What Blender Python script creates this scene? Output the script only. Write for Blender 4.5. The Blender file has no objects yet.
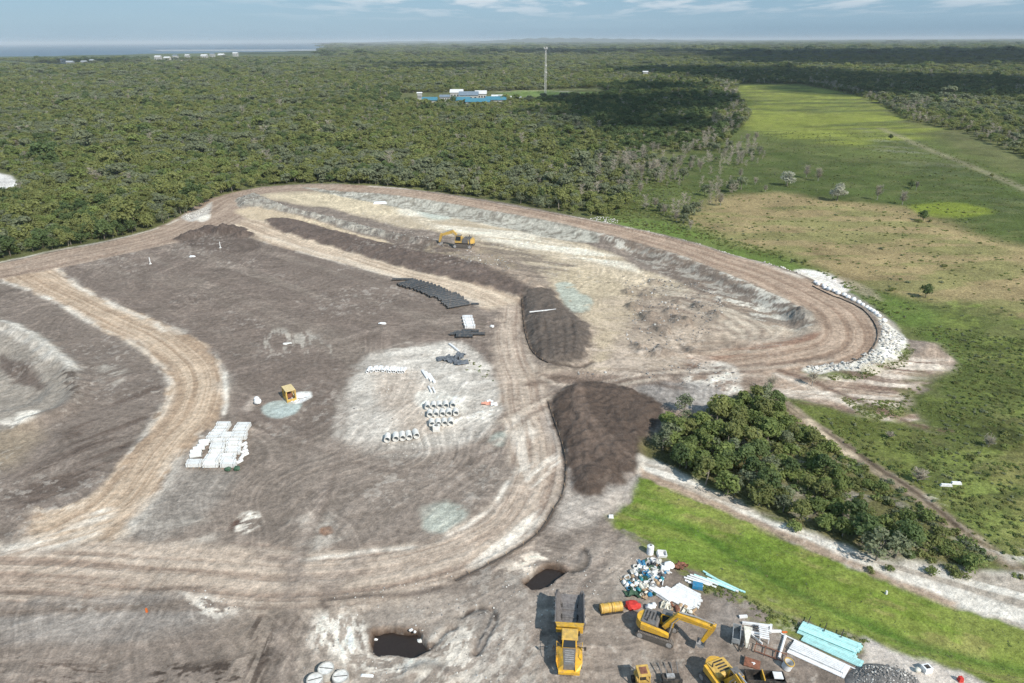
import bpy, bmesh, math, random
import numpy as np
from mathutils import Vector, Matrix, Euler

# ------------------------------------------------------------------ camera, sky, sun, exposure
sc = bpy.context.scene
COL = sc.collection
H = 66.0
PITCH = math.radians(23.8)
ROLL = math.radians(-0.32)
F = 24 / 36 * 1024
cam_d = bpy.data.cameras.new('camera')
cam_d.lens = 24; cam_d.sensor_width = 36; cam_d.clip_start = 0.5; cam_d.clip_end = 200000
cam = bpy.data.objects.new('camera', cam_d); COL.objects.link(cam)
RM = Matrix.Rotation(math.pi / 2 - PITCH, 3, 'X') @ Matrix.Rotation(ROLL, 3, 'Z')
cam.matrix_world = Matrix.Translation((0, 0, H)) @ RM.to_4x4()
sc.camera = cam

SUN_EL = math.radians(42)
SH = math.radians(51)                       # shadows fall to the left and this much away from the camera
sun_dir = Vector((math.cos(SH) * math.cos(SUN_EL), -math.sin(SH) * math.cos(SUN_EL), math.sin(SUN_EL)))
sun_d = bpy.data.lights.new('sun', 'SUN'); sun_d.energy = 4.0; sun_d.angle = math.radians(0.5); sun_d.color = (1.0, 0.95, 0.875)
sun = bpy.data.objects.new('sun', sun_d); COL.objects.link(sun)
sun.rotation_euler = sun_dir.to_track_quat('Z', 'Y').to_euler()
sun.location = (0, 0, 300)

world = bpy.data.worlds.new('World'); sc.world = world; world.use_nodes = True
wt = world.node_tree; wt.nodes.clear()
def wn(t, **k):
    n = wt.nodes.new(t)
    for a, b in k.items(): setattr(n, a, b)
    return n
sky = wn('ShaderNodeTexSky', sky_type='NISHITA', sun_disc=False)
sky.sun_elevation = SUN_EL; sky.sun_rotation = math.atan2(sun_dir.x, sun_dir.y)
sky.air_density = 1.0; sky.dust_density = 0.6; sky.ozone_density = 1.6; sky.altitude = 50
tc = wn('ShaderNodeTexCoord'); sep = wn('ShaderNodeSeparateXYZ')
wt.links.new(tc.outputs['Generated'], sep.inputs[0])
def wm(op, a, b=None, c=None):
    n = wn('ShaderNodeMath', operation=op)
    for i, v in enumerate((a, b, c)):
        if v is None: continue
        if isinstance(v, (int, float)): n.inputs[i].default_value = v
        else: wt.links.new(v, n.inputs[i])
    return n.outputs[0]
zc = wm('MAXIMUM', sep.outputs['Z'], 0.004)
ux = wm('DIVIDE', sep.outputs['X'], wm('ADD', zc, 0.045)); uy = wm('DIVIDE', sep.outputs['Y'], wm('ADD', zc, 0.045))
cmb = wn('ShaderNodeCombineXYZ'); wt.links.new(ux, cmb.inputs[0]); wt.links.new(wm('MULTIPLY', uy, 0.55), cmb.inputs[1])
cn = wn('ShaderNodeTexNoise'); cn.inputs['Scale'].default_value = 1.15; cn.inputs['Detail'].default_value = 7; cn.inputs['Roughness'].default_value = 0.58
wt.links.new(cmb.outputs[0], cn.inputs['Vector'])
cr = wn('ShaderNodeMapRange', interpolation_type='SMOOTHSTEP')
cr.inputs['From Min'].default_value = 0.45; cr.inputs['From Max'].default_value = 0.62
wt.links.new(cn.outputs['Fac'], cr.inputs['Value'])
# clouds thin out right at the horizon and towards the sea on the left
fz = wn('ShaderNodeMapRange', interpolation_type='SMOOTHSTEP'); fz.inputs['From Min'].default_value = 0.018; fz.inputs['From Max'].default_value = 0.05
wt.links.new(sep.outputs['Z'], fz.inputs['Value'])
fx = wn('ShaderNodeMapRange', interpolation_type='SMOOTHSTEP'); fx.inputs['From Min'].default_value = -0.45; fx.inputs['From Max'].default_value = -0.08
wt.links.new(sep.outputs['X'], fx.inputs['Value'])
cf = wm('MULTIPLY', wm('MULTIPLY', cr.outputs[0], fz.outputs[0]), wm('MULTIPLY', fx.outputs[0], 0.8))
mx = wn('ShaderNodeMix', data_type='RGBA')
wt.links.new(cf, mx.inputs[0])
hs = wn('ShaderNodeHueSaturation'); hs.inputs['Saturation'].default_value = 1.0; hs.inputs['Value'].default_value = 1.0
tint = wn('ShaderNodeMix', data_type='RGBA', blend_type='MIX'); tint.inputs[0].default_value = 0.74
wt.links.new(sky.outputs[0], tint.inputs[6]); tint.inputs[7].default_value = (2.15, 4.05, 6.0, 1)
wt.links.new(tint.outputs[2], mx.inputs[6]); mx.inputs[7].default_value = (6.6, 7.2, 7.8, 1)
bg = wn('ShaderNodeBackground'); bg.inputs['Strength'].default_value = 0.085
wt.links.new(mx.outputs[2], bg.inputs['Color'])
wo = wn('ShaderNodeOutputWorld'); wt.links.new(bg.outputs[0], wo.inputs['Surface'])

sc.view_settings.view_transform = 'Standard'; sc.view_settings.look = 'None'
sc.view_settings.exposure = 0.35; sc.view_settings.gamma = 1.0
sc.render.engine = 'CYCLES'
sc.cycles.use_denoising = True; sc.cycles.denoising_prefilter = 'NONE'
sc.cycles.max_bounces = 5; sc.cycles.diffuse_bounces = 2; sc.cycles.glossy_bounces = 2
sc.cycles.transmission_bounces = 3; sc.cycles.transparent_max_bounces = 6; sc.cycles.volume_bounces = 0
sc.cycles.use_adaptive_sampling = True; sc.cycles.adaptive_threshold = 0.02
sc.cycles.caustics_reflective = False; sc.cycles.caustics_refractive = False

# ------------------------------------------------------------------ helpers
K = 1.03                                     # how much brighter than its albedo a level sunlit surface shows
def lin(c):
    c = c / 255.0
    return c / 12.92 if c <= 0.04045 else ((c + 0.055) / 1.055) ** 2.4
def A(r, g, b): return np.array([lin(r) / K, lin(g) / K, lin(b) / K])

def P(px, py, z=0.0):
    d = RM @ Vector(((px - 512) / F, -(py - 341.5) / F, -1))
    if d.z > -1e-4: d.z = -1e-4
    t = (z - H) / d.z
    return Vector((d.x * t, d.y * t, z))
def mpp(px, py):                              # metres per pixel across the view at a ground point
    p = P(px, py); return (p - Vector((0, 0, H))).length * math.cos(math.atan2(math.hypot(px - 512, py - 341.5), F)) / F
def pw(pts):
    return np.array([tuple(P(*p))[:2] for p in pts])

def _h(ix, iy, s):
    h = (ix.astype(np.int64) * 374761393 + iy.astype(np.int64) * 668265263 + s * 1442695041) & 0xffffffff
    h = ((h ^ (h >> 13)) * 1274126177) & 0xffffffff
    return ((h ^ (h >> 16)) & 0xffff) / 65535.0
def vn(x, y, s=0):
    xi = np.floor(x); yi = np.floor(y); fx = x - xi; fy = y - yi
    fx = fx * fx * (3 - 2 * fx); fy = fy * fy * (3 - 2 * fy)
    a = _h(xi, yi, s); b = _h(xi + 1, yi, s); c = _h(xi, yi + 1, s); d = _h(xi + 1, yi + 1, s)
    return (a * (1 - fx) + b * fx) * (1 - fy) + (c * (1 - fx) + d * fx) * fy
def fbm(x, y, s=0, o=4, g=0.5):
    v = 0; a = 1; t = 0
    for i in range(o):
        v = v + a * vn(x + 17.3 * i, y - 9.1 * i, s + i); t += a; a *= g; x = x * 2.03; y = y * 2.03
    return v / t
def ss(a, b, x):
    t = np.clip((x - a) / (b - a), 0, 1); return t * t * (3 - 2 * t)
def crom(pts, n=8, closed=False):
    p = np.array(pts, float); out = []
    N = len(p); rng = range(N if closed else N - 1)
    for i in rng:
        p0 = p[(i - 1) % N] if closed else p[max(i - 1, 0)]
        p1 = p[i]; p2 = p[(i + 1) % N]; p3 = p[(i + 2) % N] if closed else p[min(i + 2, N - 1)]
        for k in range(n):
            t = k / n
            out.append(0.5 * (2 * p1 + (p2 - p0) * t + (2 * p0 - 5 * p1 + 4 * p2 - p3) * t * t + (3 * p1 - p0 - 3 * p2 + p3) * t ** 3))
    if not closed: out.append(p[-1])
    return np.array(out)
def inside(poly, x, y):
    c = np.zeros(x.shape, bool); n = len(poly)
    for i in range(n):
        x1, y1 = poly[i]; x2, y2 = poly[(i + 1) % n]
        if y1 == y2: continue
        m = ((y1 > y) != (y2 > y)) & (x < (x2 - x1) * (y - y1) / (y2 - y1) + x1)
        c ^= m
    return c
def segdist(poly, x, y, closed):
    n = len(poly); best = np.full(x.shape, 1e18); bs = np.zeros(x.shape); sg = np.zeros(x.shape); L = 0
    for i in range(n if closed else n - 1):
        x1, y1 = poly[i]; x2, y2 = poly[(i + 1) % n]
        dx, dy = x2 - x1, y2 - y1; l2 = dx * dx + dy * dy + 1e-12; l = math.sqrt(l2)
        t = np.clip(((x - x1) * dx + (y - y1) * dy) / l2, 0, 1)
        ex = x - x1 - t * dx; ey = y - y1 - t * dy; d = ex * ex + ey * ey
        m = d < best
        best[m] = d[m]; bs[m] = L + t[m] * l; sg[m] = np.sign(dx * ey - dy * ex)[m]
        L += l
    return np.sqrt(best), bs, sg

def link(o): COL.objects.link(o); return o
def tag(o, label=None, cat=None, group=None, kind=None):
    if label: o['label'] = label
    if cat: o['category'] = cat
    if group: o['group'] = group
    if kind: o['kind'] = kind
    return o

# ------------------------------------------------------------------ materials
MATS = {}
def nodes_of(m):
    nt = m.node_tree; return nt, nt.nodes.get('Principled BSDF')
def mat(name, col, rough=0.6, metal=0.0, var=0.12, scale=3.0, bump=0.0, spec=0.3, randval=0.0):
    if name in MATS: return MATS[name]
    m = bpy.data.materials.new(name); m.use_nodes = True; nt, b = nodes_of(m)
    b.inputs['Roughness'].default_value = rough; b.inputs['Metallic'].default_value = metal
    b.inputs['Specular IOR Level'].default_value = spec
    g = nt.nodes.new('ShaderNodeNewGeometry')
    n = nt.nodes.new('ShaderNodeTexNoise'); n.inputs['Scale'].default_value = scale; n.inputs['Detail'].default_value = 5
    nt.links.new(g.outputs['Position'], n.inputs['Vector'])
    r = nt.nodes.new('ShaderNodeMapRange'); r.inputs['From Min'].default_value = 0.3; r.inputs['From Max'].default_value = 0.7
    r.inputs['To Min'].default_value = 1 - var; r.inputs['To Max'].default_value = 1 + var * 0.6
    nt.links.new(n.outputs['Fac'], r.inputs['Value'])
    val = r.outputs[0]
    if randval:
        oi = nt.nodes.new('ShaderNodeObjectInfo'); rr = nt.nodes.new('ShaderNodeMapRange')
        rr.inputs['To Min'].default_value = 1 - randval; rr.inputs['To Max'].default_value = 1 + randval
        nt.links.new(oi.outputs['Random'], rr.inputs['Value'])
        mm = nt.nodes.new('ShaderNodeMath'); mm.operation = 'MULTIPLY'
        nt.links.new(val, mm.inputs[0]); nt.links.new(rr.outputs[0], mm.inputs[1]); val = mm.outputs[0]
    v = nt.nodes.new('ShaderNodeVectorMath'); v.operation = 'SCALE'; v.inputs[0].default_value = tuple(col)[:3]
    nt.links.new(val, v.inputs['Scale']); nt.links.new(v.outputs[0], b.inputs['Base Color'])
    if bump:
        bp = nt.nodes.new('ShaderNodeBump'); bp.inputs['Strength'].default_value = 0.6; bp.inputs['Distance'].default_value = bump
        nt.links.new(n.outputs['Fac'], bp.inputs['Height']); nt.links.new(bp.outputs[0], b.inputs['Normal'])
    MATS[name] = m; return m

def leafmat(name, c1, c2, big=0.02):
    m = bpy.data.materials.new(name); m.use_nodes = True; nt, b = nodes_of(m)
    b.inputs['Roughness'].default_value = 0.65; b.inputs['Specular IOR Level'].default_value = 0.2
    oi = nt.nodes.new('ShaderNodeObjectInfo'); g = nt.nodes.new('ShaderNodeNewGeometry')
    n = nt.nodes.new('ShaderNodeTexNoise'); n.inputs['Scale'].default_value = big; n.inputs['Detail'].default_value = 4
    nt.links.new(g.outputs['Position'], n.inputs['Vector'])
    r = nt.nodes.new('ShaderNodeMapRange'); r.inputs['From Min'].default_value = 0.32; r.inputs['From Max'].default_value = 0.68
    nt.links.new(n.outputs['Fac'], r.inputs['Value'])
    a = nt.nodes.new('ShaderNodeMath'); a.operation = 'MULTIPLY_ADD'; a.inputs[1].default_value = 0.5
    nt.links.new(r.outputs[0], a.inputs[0])
    s = nt.nodes.new('ShaderNodeMath'); s.operation = 'MULTIPLY'; s.inputs[1].default_value = 0.5
    nt.links.new(oi.outputs['Random'], s.inputs[0]); nt.links.new(s.outputs[0], a.inputs[2])
    mx = nt.nodes.new('ShaderNodeMix'); mx.data_type = 'RGBA'
    mx.inputs[6].default_value = (*c1, 1); mx.inputs[7].default_value = (*c2, 1)
    nt.links.new(a.outputs[0], mx.inputs[0])
    wr = nt.nodes.new('ShaderNodeMath'); wr.operation = 'MULTIPLY_ADD'; wr.inputs[1].default_value = 0.34; wr.inputs[2].default_value = 0.86
    fr = nt.nodes.new('ShaderNodeMath'); fr.operation = 'FRACT'
    f2 = nt.nodes.new('ShaderNodeMath'); f2.operation = 'MULTIPLY'; f2.inputs[1].default_value = 13.7
    nt.links.new(oi.outputs['Random'], f2.inputs[0]); nt.links.new(f2.outputs[0], fr.inputs[0]); nt.links.new(fr.outputs[0], wr.inputs[0])
    v = nt.nodes.new('ShaderNodeVectorMath'); v.operation = 'SCALE'
    nt.links.new(mx.outputs[2], v.inputs[0]); nt.links.new(wr.outputs[0], v.inputs['Scale'])
    nt.links.new(v.outputs[0], b.inputs['Base Color'])
    tr = nt.nodes.new('ShaderNodeBsdfTranslucent'); nt.links.new(v.outputs[0], tr.inputs['Color'])
    ms = nt.nodes.new('ShaderNodeMixShader'); ms.inputs[0].default_value = 0.46
    out = nt.nodes['Material Output']
    nt.links.new(b.outputs[0], ms.inputs[1]); nt.links.new(tr.outputs[0], ms.inputs[2]); nt.links.new(ms.outputs[0], out.inputs['Surface'])
    return m

# ------------------------------------------------------------------ the ground: one sheet to the horizon
def ground_grid():
    th = np.concatenate([np.radians(np.linspace(54, 0.16, 760))])
    Y = H / np.tan(th)
    Y = np.concatenate([[-400, -150, -60, 0, 25, 38], Y, [60000]])
    hw = 0.80 * (np.maximum(Y, 20) * 0.915 + 26.7) + 4
    u = np.linspace(-1, 1, 1001)
    u = np.concatenate([[-6, -3, -1.8, -1.3, -1.1], u, [1.1, 1.3, 1.8, 3, 6]])
    X = u[None, :] * hw[:, None]
    YY = np.repeat(Y[:, None], len(u), 1)
    return X, YY
GX, GY = ground_grid()
NR, NC = GX.shape
x = GX.ravel(); y = GY.ravel(); N = x.size
C = np.zeros((N, 3)); Z = np.zeros(N); VEG = np.ones(N); CALM = np.zeros(N)
N1 = fbm(x / 9, y / 9, 1, 5); N2 = fbm(x / 2.2, y / 2.2, 7, 4); N3 = fbm(x / 60, y / 60, 11, 5); N4 = fbm(x / 400, y / 400, 15, 5)
def near(poly, m):
    x0, y0 = poly.min(0) - m; x1, y1 = poly.max(0) + m
    return np.nonzero((x > x0) & (x < x1) & (y > y0) & (y < y1))[0]
def polymask(pts, soft=1.0, warp=0.0, wscale=6.0, smooth=True, world=False, seed=0):
    w = pts if world else pw(pts)
    if smooth: w = crom(w, 5, True)
    i = near(w, soft + warp)
    xs, ys = x[i], y[i]
    d, s, _ = segdist(w, xs, ys, True)
    sd = np.where(inside(w, xs, ys), d, -d)
    if warp: sd = sd + (fbm(xs / wscale, ys / wscale, 31 + seed, 4) - 0.5) * 2 * warp
    return i, ss(-soft, soft, sd), sd
def paint(i, m, col):
    C[i] = C[i] * (1 - m[:, None]) + col * m[:, None]
def fill(pts, col, soft=1.0, warp=1.5, wscale=6.0, op=1.0, patch=None, seed=0, smooth=True, veg=None):
    i, m, sd = polymask(pts, soft, warp, wscale, smooth, seed=seed)
    m = m * op
    if patch:                                  # (scale along, scale across, angle in degrees, threshold, softness)
        a = math.radians(patch[2]); ca, sa = math.cos(a), math.sin(a)
        p = fbm((x[i] * ca + y[i] * sa) / patch[0], (-x[i] * sa + y[i] * ca) / patch[1], 51 + seed, 4, 0.6)
        m = m * ss(patch[3] - patch[4], patch[3] + patch[4], p)
    paint(i, m, np.asarray(col))
    if veg is not None: VEG[i] = VEG[i] * (1 - m) + veg * m
    return i, m, sd
def band(Apts, Bpts, n=60):
    a = crom(pw(Apts), 8); b = crom(pw(Bpts), 8)
    def rs(c):
        l = np.concatenate([[0], np.cumsum(np.hypot(*np.diff(c, axis=0).T))]); t = np.linspace(0, l[-1], n)
        return np.stack([np.interp(t, l, c[:, 0]), np.interp(t, l, c[:, 1])], 1)
    a = rs(a); b = rs(b); c = (a + b) / 2; hw = np.hypot(*(a - b).T) / 2
    return c, hw
def along(c, hw, margin=4.0):
    if np.isscalar(hw): hw = np.full(len(c), float(hw))
    i = near(c, hw.max() + margin)
    d, s, sg = segdist(c, x[i], y[i], False)
    L = np.concatenate([[0], np.cumsum(np.hypot(*np.diff(c, axis=0).T))])
    w = np.interp(s, L, hw)
    return i, d, s, sg, w, L[-1]
def road(c, hw, c1, c2, soft=1.0, freq=0.9, op=1.0, edge=None, rut=0.06, seed=0, ends=6.0, warp=0.8):
    i, d, s, sg, w, L = along(c, hw)
    xs, ys = x[i], y[i]
    m = ss(-soft, soft, w - d + (fbm(xs / 4, ys / 4, 61 + seed, 3) - 0.5) * 2 * warp)
    m = m * ss(0, ends, s + 1e-3) * ss(0, ends, L - s + 1e-3) if ends else m
    across = d * sg + (fbm(s / 40, s * 0, 71 + seed, 3) - 0.5) * 3
    st = fbm(across * freq * 1.6, s / 70, 81 + seed, 4, 0.72)
    t = ss(0.36, 0.64, st * 0.84 + 0.16 * fbm(xs / 4, ys / 4, 91 + seed, 4, 0.65))
    col = c1[None, :] * (1 - t[:, None]) + c2[None, :] * t[:, None]
    mm = (m * op)[:, None]
    C[i] = C[i] * (1 - mm) + col * mm
    VEG[i] *= 1 - m; CALM[i] = np.maximum(CALM[i], 0.6 * m)
    Z[i] += m * (st - 0.5) * rut * 2
    if edge is not None:
        e = np.exp(-((d - w * 0.97) / (0.5 + 2.2 * fbm(s / 12, sg * 3, 107 + seed, 3) ** 2)) ** 2) * ss(0.42, 0.6, fbm(s / 7, sg * 5 + d / 3, 101 + seed, 4, 0.65)) * (ss(0, ends, s) * ss(0, ends, L - s))
        paint(i, e * 0.4, edge)
    return i, m
def line(pts, w, col, op=1.0, seed=0, broken=0.0, dz=0.0, z=0):
    c = crom(pw(pts), 8)
    i, d, s, sg, _, L = along(c, w)
    wob = (fbm(s / 3, s * 0, 111 + seed, 3) - 0.5) * w
    m = np.exp(-((d * sg + wob) / w) ** 2) * op
    if broken: m = m * ss(broken - 0.08, broken + 0.08, fbm(s / 6, s * 0 + 3, 121 + seed, 3))
    if col is not None: paint(i, m, col)
    Z[i] += m * dz
    return i, m
def lump(pts, h, slope=5.0, rough=0.3, rscale=3.0, smooth=True, seed=0, warp=0.8):
    i, m, sd = polymask(pts, 0.01, 0, 1, smooth)
    xs, ys = x[i], y[i]
    sd = sd + (fbm(xs / 5, ys / 5, 131 + seed, 3) - 0.5) * 2 * warp
    k = np.clip(sd / slope, 0, 1); k = k * (2 - k)
    Z[i] += k * h + np.clip(sd, 0, 1) * (fbm(xs / rscale, ys / rscale, 141 + seed, 4) - 0.5) * rough * 2
def pit(pts, depth, wall=0.5, smooth=False, seed=0):
    i, m, sd = polymask(pts, wall, 0.35, 1.5, smooth, seed=seed)
    Z[i] = Z[i] * (1 - m) - depth * m

SOIL = A(130, 120, 113); SOILD = A(112, 102, 96); SOILL = A(150, 141, 133)
TAN = A(172, 154, 138); TAN2 = A(206, 190, 172); RED = A(158, 134, 119); RED2 = A(180, 158, 142)
CREAM = A(200, 187, 164); WHITE = A(228, 222, 214); LG = A(176, 170, 163); DARK = A(88, 78, 72); YEL = A(194, 180, 156)
SAND = A(205, 198, 190)

# far country: scrub, marsh, forest floor
C[:] = A(100, 104, 66) * (0.8 + 0.4 * N3[:, None])
far = ss(700, 2500, y); C[:] = C * (1 - far[:, None]) + (A(92, 102, 70) * (0.7 + 0.6 * N4[:, None])) * far[:, None]
# the marsh on the right
MARSH = [(600, 222), (640, 170), (700, 150), (735, 110), (730, 82), (800, 84), (860, 100), (930, 135), (1060, 190), (1150, 260), (1250, 420), (1250, 700), (1100, 640), (980, 560), (900, 500), (860, 430), (950, 380), (900, 320), (800, 268)]
fill(MARSH, A(92, 102, 56), 12, 10, 40)
fill([(740, 86), (820, 88), (900, 104), (935, 128), (880, 145), (800, 140), (745, 120)], A(130, 138, 64), 14, 14, 50, patch=(120, 22, 8, 0.46, 0.12))
fill([(860, 128), (960, 165), (1060, 215), (1000, 215), (900, 165)], A(126, 128, 108), 8, 8, 30, op=0.6, patch=(80, 10, -28, 0.5, 0.1))
fill([(660, 170), (760, 160), (900, 165), (1040, 235), (1040, 260), (950, 235), (840, 195), (740, 190)], A(98, 104, 66), 10, 10, 30, op=0.8, patch=(60, 14, 5, 0.45, 0.12))
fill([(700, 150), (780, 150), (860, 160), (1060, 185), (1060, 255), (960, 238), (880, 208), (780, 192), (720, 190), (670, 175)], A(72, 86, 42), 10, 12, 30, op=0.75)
fill([(690, 215), (730, 200), (770, 192), (840, 200), (900, 208), (960, 225), (1050, 262), (1060, 330), (980, 318), (900, 300), (850, 284), (790, 268), (740, 250), (705, 235)], A(150, 134, 98), 9, 10, 22)
fill([(690, 215), (760, 200), (900, 215), (1050, 270), (1060, 330), (900, 300), (790, 268)], A(124, 124, 78), 6, 8, 20, op=0.75, patch=(30, 9, 0, 0.53, 0.07), seed=3)
fill([(912, 205), (950, 202), (985, 208), (990, 214), (950, 218), (915, 213)], A(118, 130, 52), 3, 3, 15, seed=4)
fill([(600, 222), (640, 215), (700, 232), (740, 243), (800, 262), (850, 285), (900, 300), (1000, 322), (1060, 345), (1060, 420), (960, 390), (920, 340), (860, 305), (790, 275), (700, 250), (640, 235)], A(96, 116, 56), 6, 6, 18, op=0.9)
fill([(930, 300), (1060, 330), (1200, 420), (1200, 640), (1060, 600), (960, 530), (880, 470), (850, 420), (900, 400), (960, 360)], A(90, 98, 54), 10, 8, 20)
fill([(930, 300), (1060, 330), (1200, 420), (1200, 640), (1060, 600), (960, 530), (880, 470), (850, 420), (900, 400), (960, 360)], A(108, 118, 62), 6, 8, 20, patch=(9, 5, 20, 0.52, 0.08), seed=6)
fill([(930, 300), (1060, 330), (1200, 420), (1200, 640), (1060, 600), (960, 530), (880, 470), (850, 420), (900, 400), (960, 360)], A(70, 76, 44), 6, 8, 20, op=0.8, patch=(5, 3, 0, 0.60, 0.05), seed=8)
fill([(1000, 430), (1060, 430), (1060, 600), (1020, 560), (985, 490)], A(140, 136, 84), 5, 5, 12, op=0.6, patch=(10, 5, 20, 0.48, 0.1), seed=9)
# tracks out in the country
line([(880, 128), (930, 150), (985, 172), (1060, 205)], 3.2, A(160, 150, 128), 0.5)
fill([(-40, 172), (0, 173), (17, 181), (12, 187), (-40, 193)], A(224, 220, 214), 1.5, 1, 8)
fill([(518, 90), (560, 91), (570, 94), (545, 97), (515, 95)], A(110, 128, 70), 6, 3, 20)
fill([(160, 61), (200, 60.5), (200, 62.5), (165, 63.5)], A(176, 156, 128), 20, 5, 40)
line([(500, 91.5), (545, 91), (575, 92)], 7, A(176, 168, 150), 0.8)
fill([(505, 92.5), (600, 92), (600, 95), (520, 97), (500, 99)], A(105, 124, 68), 5, 3, 20)

# site base
SITE = [(-300, 330), (-120, 288), (0, 263), (60, 250), (120, 239), (165, 226), (200, 211), (222, 196), (260, 187), (300, 184), (345, 184), (400, 188), (450, 194), (500, 202), (560, 213), (610, 223), (660, 234), (700, 244), (740, 257), (780, 270), (812, 273), (850, 296), (885, 315), (903, 338), (935, 343), (955, 362), (935, 384), (915, 395), (915, 412), (930, 430), (880, 424), (850, 412), (800, 400), (760, 392), (735, 395), (735, 420), (690, 425), (650, 440), (650, 470), (640, 478), (632, 505), (610, 517), (632, 533), (683, 566), (720, 582), (745, 594), (770, 608), (800, 620), (872, 640), (900, 654), (960, 672), (1010, 695), (1100, 760), (900, 900), (0, 1000), (-400, 800)]
i, m, sd = fill(SITE, SOIL, 0.8, 1.0, 5, veg=0.0, smooth=False)
sw = fbm((x[i] * 0.9 + y[i] * 0.35) / 26, (y[i] * 0.9 - x[i] * 0.35) / 3.2, 5, 5, 0.6)
C[i] *= (0.86 + 0.28 * sw)[:, None] ** (m[:, None])
# big brown paddock in the centre left: fine curved rake marks
cen = pw([(150, 420)])[0]
rr = np.hypot(x[i] - cen[0], (y[i] - cen[1]) * 0.8); rk = fbm(rr / 1.6, np.arctan2(y[i] - cen[1], x[i] - cen[0]) * 6, 9, 4, 0.6)
C[i] *= (0.9 + 0.2 * rk)[:, None]; Z[i] += m * (rk - 0.5) * 0.1 * ss(300, 120, y[i])
fill([(60, 262), (120, 250), (200, 236), (245, 232), (330, 262), (420, 285), (480, 305), (495, 325), (490, 360), (430, 345), (365, 350), (335, 400), (310, 440), (250, 420), (228, 400), (222, 360), (150, 322), (70, 282), (52, 270)], A(118, 107, 101), 2.5, 3, 8, patch=(60, 4, 140, 0.40, 0.15), op=0.8, seed=2)
fill([(270, 330), (300, 330), (330, 345), (322, 360), (285, 356), (262, 350)], LG, 2, 3, 6, op=0.8, patch=(10, 2, 110, 0.53, 0.06), seed=5)
fill([(0, 285), (60, 310), (120, 345), (165, 380), (168, 400), (140, 435), (100, 480), (60, 515), (0, 530), (0, 470), (60, 420), (80, 390), (60, 345), (0, 318)], A(122, 112, 106), 3, 3, 8, op=0.7)
fill([(60, 440), (130, 390), (165, 380), (160, 410), (110, 470), (60, 515), (10, 520)], A(92, 80, 74), 3, 4, 8, op=0.65, patch=(22, 2.5, 50, 0.56, 0.07), seed=12)
fill([(95, 365), (118, 362), (122, 380), (108, 385)], LG, 1.5, 2, 4, op=0.7, patch=(5, 2, 50, 0.45, 0.1), seed=13)
# beige flat and pale spoil at the left edge
fill([(-60, 425), (0, 425), (26, 428), (38, 440), (22, 462), (0, 470), (-60, 475)], A(150, 137, 122), 3, 2, 8)
fill([(-80, 300), (0, 322), (30, 335), (62, 355), (80, 385), (75, 402), (50, 415), (20, 425), (-80, 430)], A(148, 141, 134), 1.5, 1.5, 5)
fill([(0, 420), (30, 412), (40, 418), (20, 428), (0, 428)], WHITE, 1, 1.5, 3, patch=(4, 2, 0, 0.45, 0.1))
fill([(0, 352), (20, 360), (40, 378), (38, 384), (12, 374), (0, 368)], A(96, 85, 80), 1, 1.5, 4, op=0.85)  # shading of the bank, painted into the soil colour
line([(0, 322), (30, 336), (55, 355), (76, 372)], 1.3, A(200, 196, 190), 0.9)
line([(0, 330), (28, 344), (50, 362)], 0.9, A(195, 190, 184), 0.7)

# southern flats
fill([(-60, 590), (120, 592), (240, 590), (250, 620), (130, 636), (60, 640), (-60, 640)], A(150, 144, 140), 2, 3, 8, patch=(60, 3, 0, 0.40, 0.14), op=0.8, seed=14)
fill([(-60, 640), (120, 640), (240, 615), (250, 700), (-60, 720)], A(132, 121, 114), 3, 3, 8, patch=(60, 3, 3, 0.4, 0.14), op=0.7, seed=15)
fill([(185, 588), (240, 586), (246, 605), (225, 618), (200, 612), (188, 602)], WHITE, 1, 1.5, 3, op=0.9, patch=(1.6, .8, -20, 0.47, 0.05), seed=16)
fill([(240, 516), (258, 513), (262, 523), (248, 534), (236, 528)], WHITE, 0.6, 1, 2.5, op=0.9, patch=(3, 1.2, 40, 0.48, 0.08), seed=17)
fill([(232, 520), (246, 514), (246, 528), (230, 528)], A(84, 62, 54), 0.6, 1, 2.5, op=0.8, patch=(3, 1.2, 40, 0.5, 0.08), seed=18)
fill([(295, 520), (320, 512), (345, 524), (340, 545), (315, 552), (300, 545), (302, 530)], SAND, 1.2, 2, 4, op=0.75, patch=(6, 3, 30, 0.40, 0.12), seed=19)
fill([(320, 528), (331, 526), (333, 533), (322, 534)], A(140, 108, 88), 0.3, 0.3, 2)
fill([(130, 520), (200, 520), (210, 545), (170, 552), (130, 550)], SAND, 2, 2, 4, op=0.55, patch=(14, 3, 20, 0.47, 0.1), seed=20)
fill([(150, 470), (200, 470), (240, 472), (225, 500), (160, 540), (140, 530)], A(148, 142, 137), 2, 2, 5, op=0.7)
fill([(215, 560), (320, 590), (360, 620), (310, 690), (250, 700), (225, 650)], A(150, 138, 128), 3, 3, 6, op=0.6)
fill([(250, 560), (278, 560), (282, 700), (252, 700)], A(70, 60, 55), 1, 1.5, 4, op=0.8, patch=(5, .55, 88, 0.53, 0.05), seed=21, smooth=False)
fill([(285, 620), (320, 610), (310, 690), (285, 690)], A(76, 66, 60), 1, 1.5, 4, op=0.7, patch=(3, .6, 80, 0.56, 0.05), seed=22, smooth=False)
fill([(155, 668), (250, 655), (280, 650), (285, 690), (150, 700)], A(66, 57, 52), 1, 1.5, 3, op=0.85, patch=(1.8, .8, 10, 0.55, 0.05), seed=23, smooth=False)
fill([(40, 662), (110, 668), (110, 690), (30, 690)], A(80, 68, 62), 1, 1.5, 3, op=0.8, patch=(3, 0.35, -5, 0.57, 0.04), seed=24, smooth=False)
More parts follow.
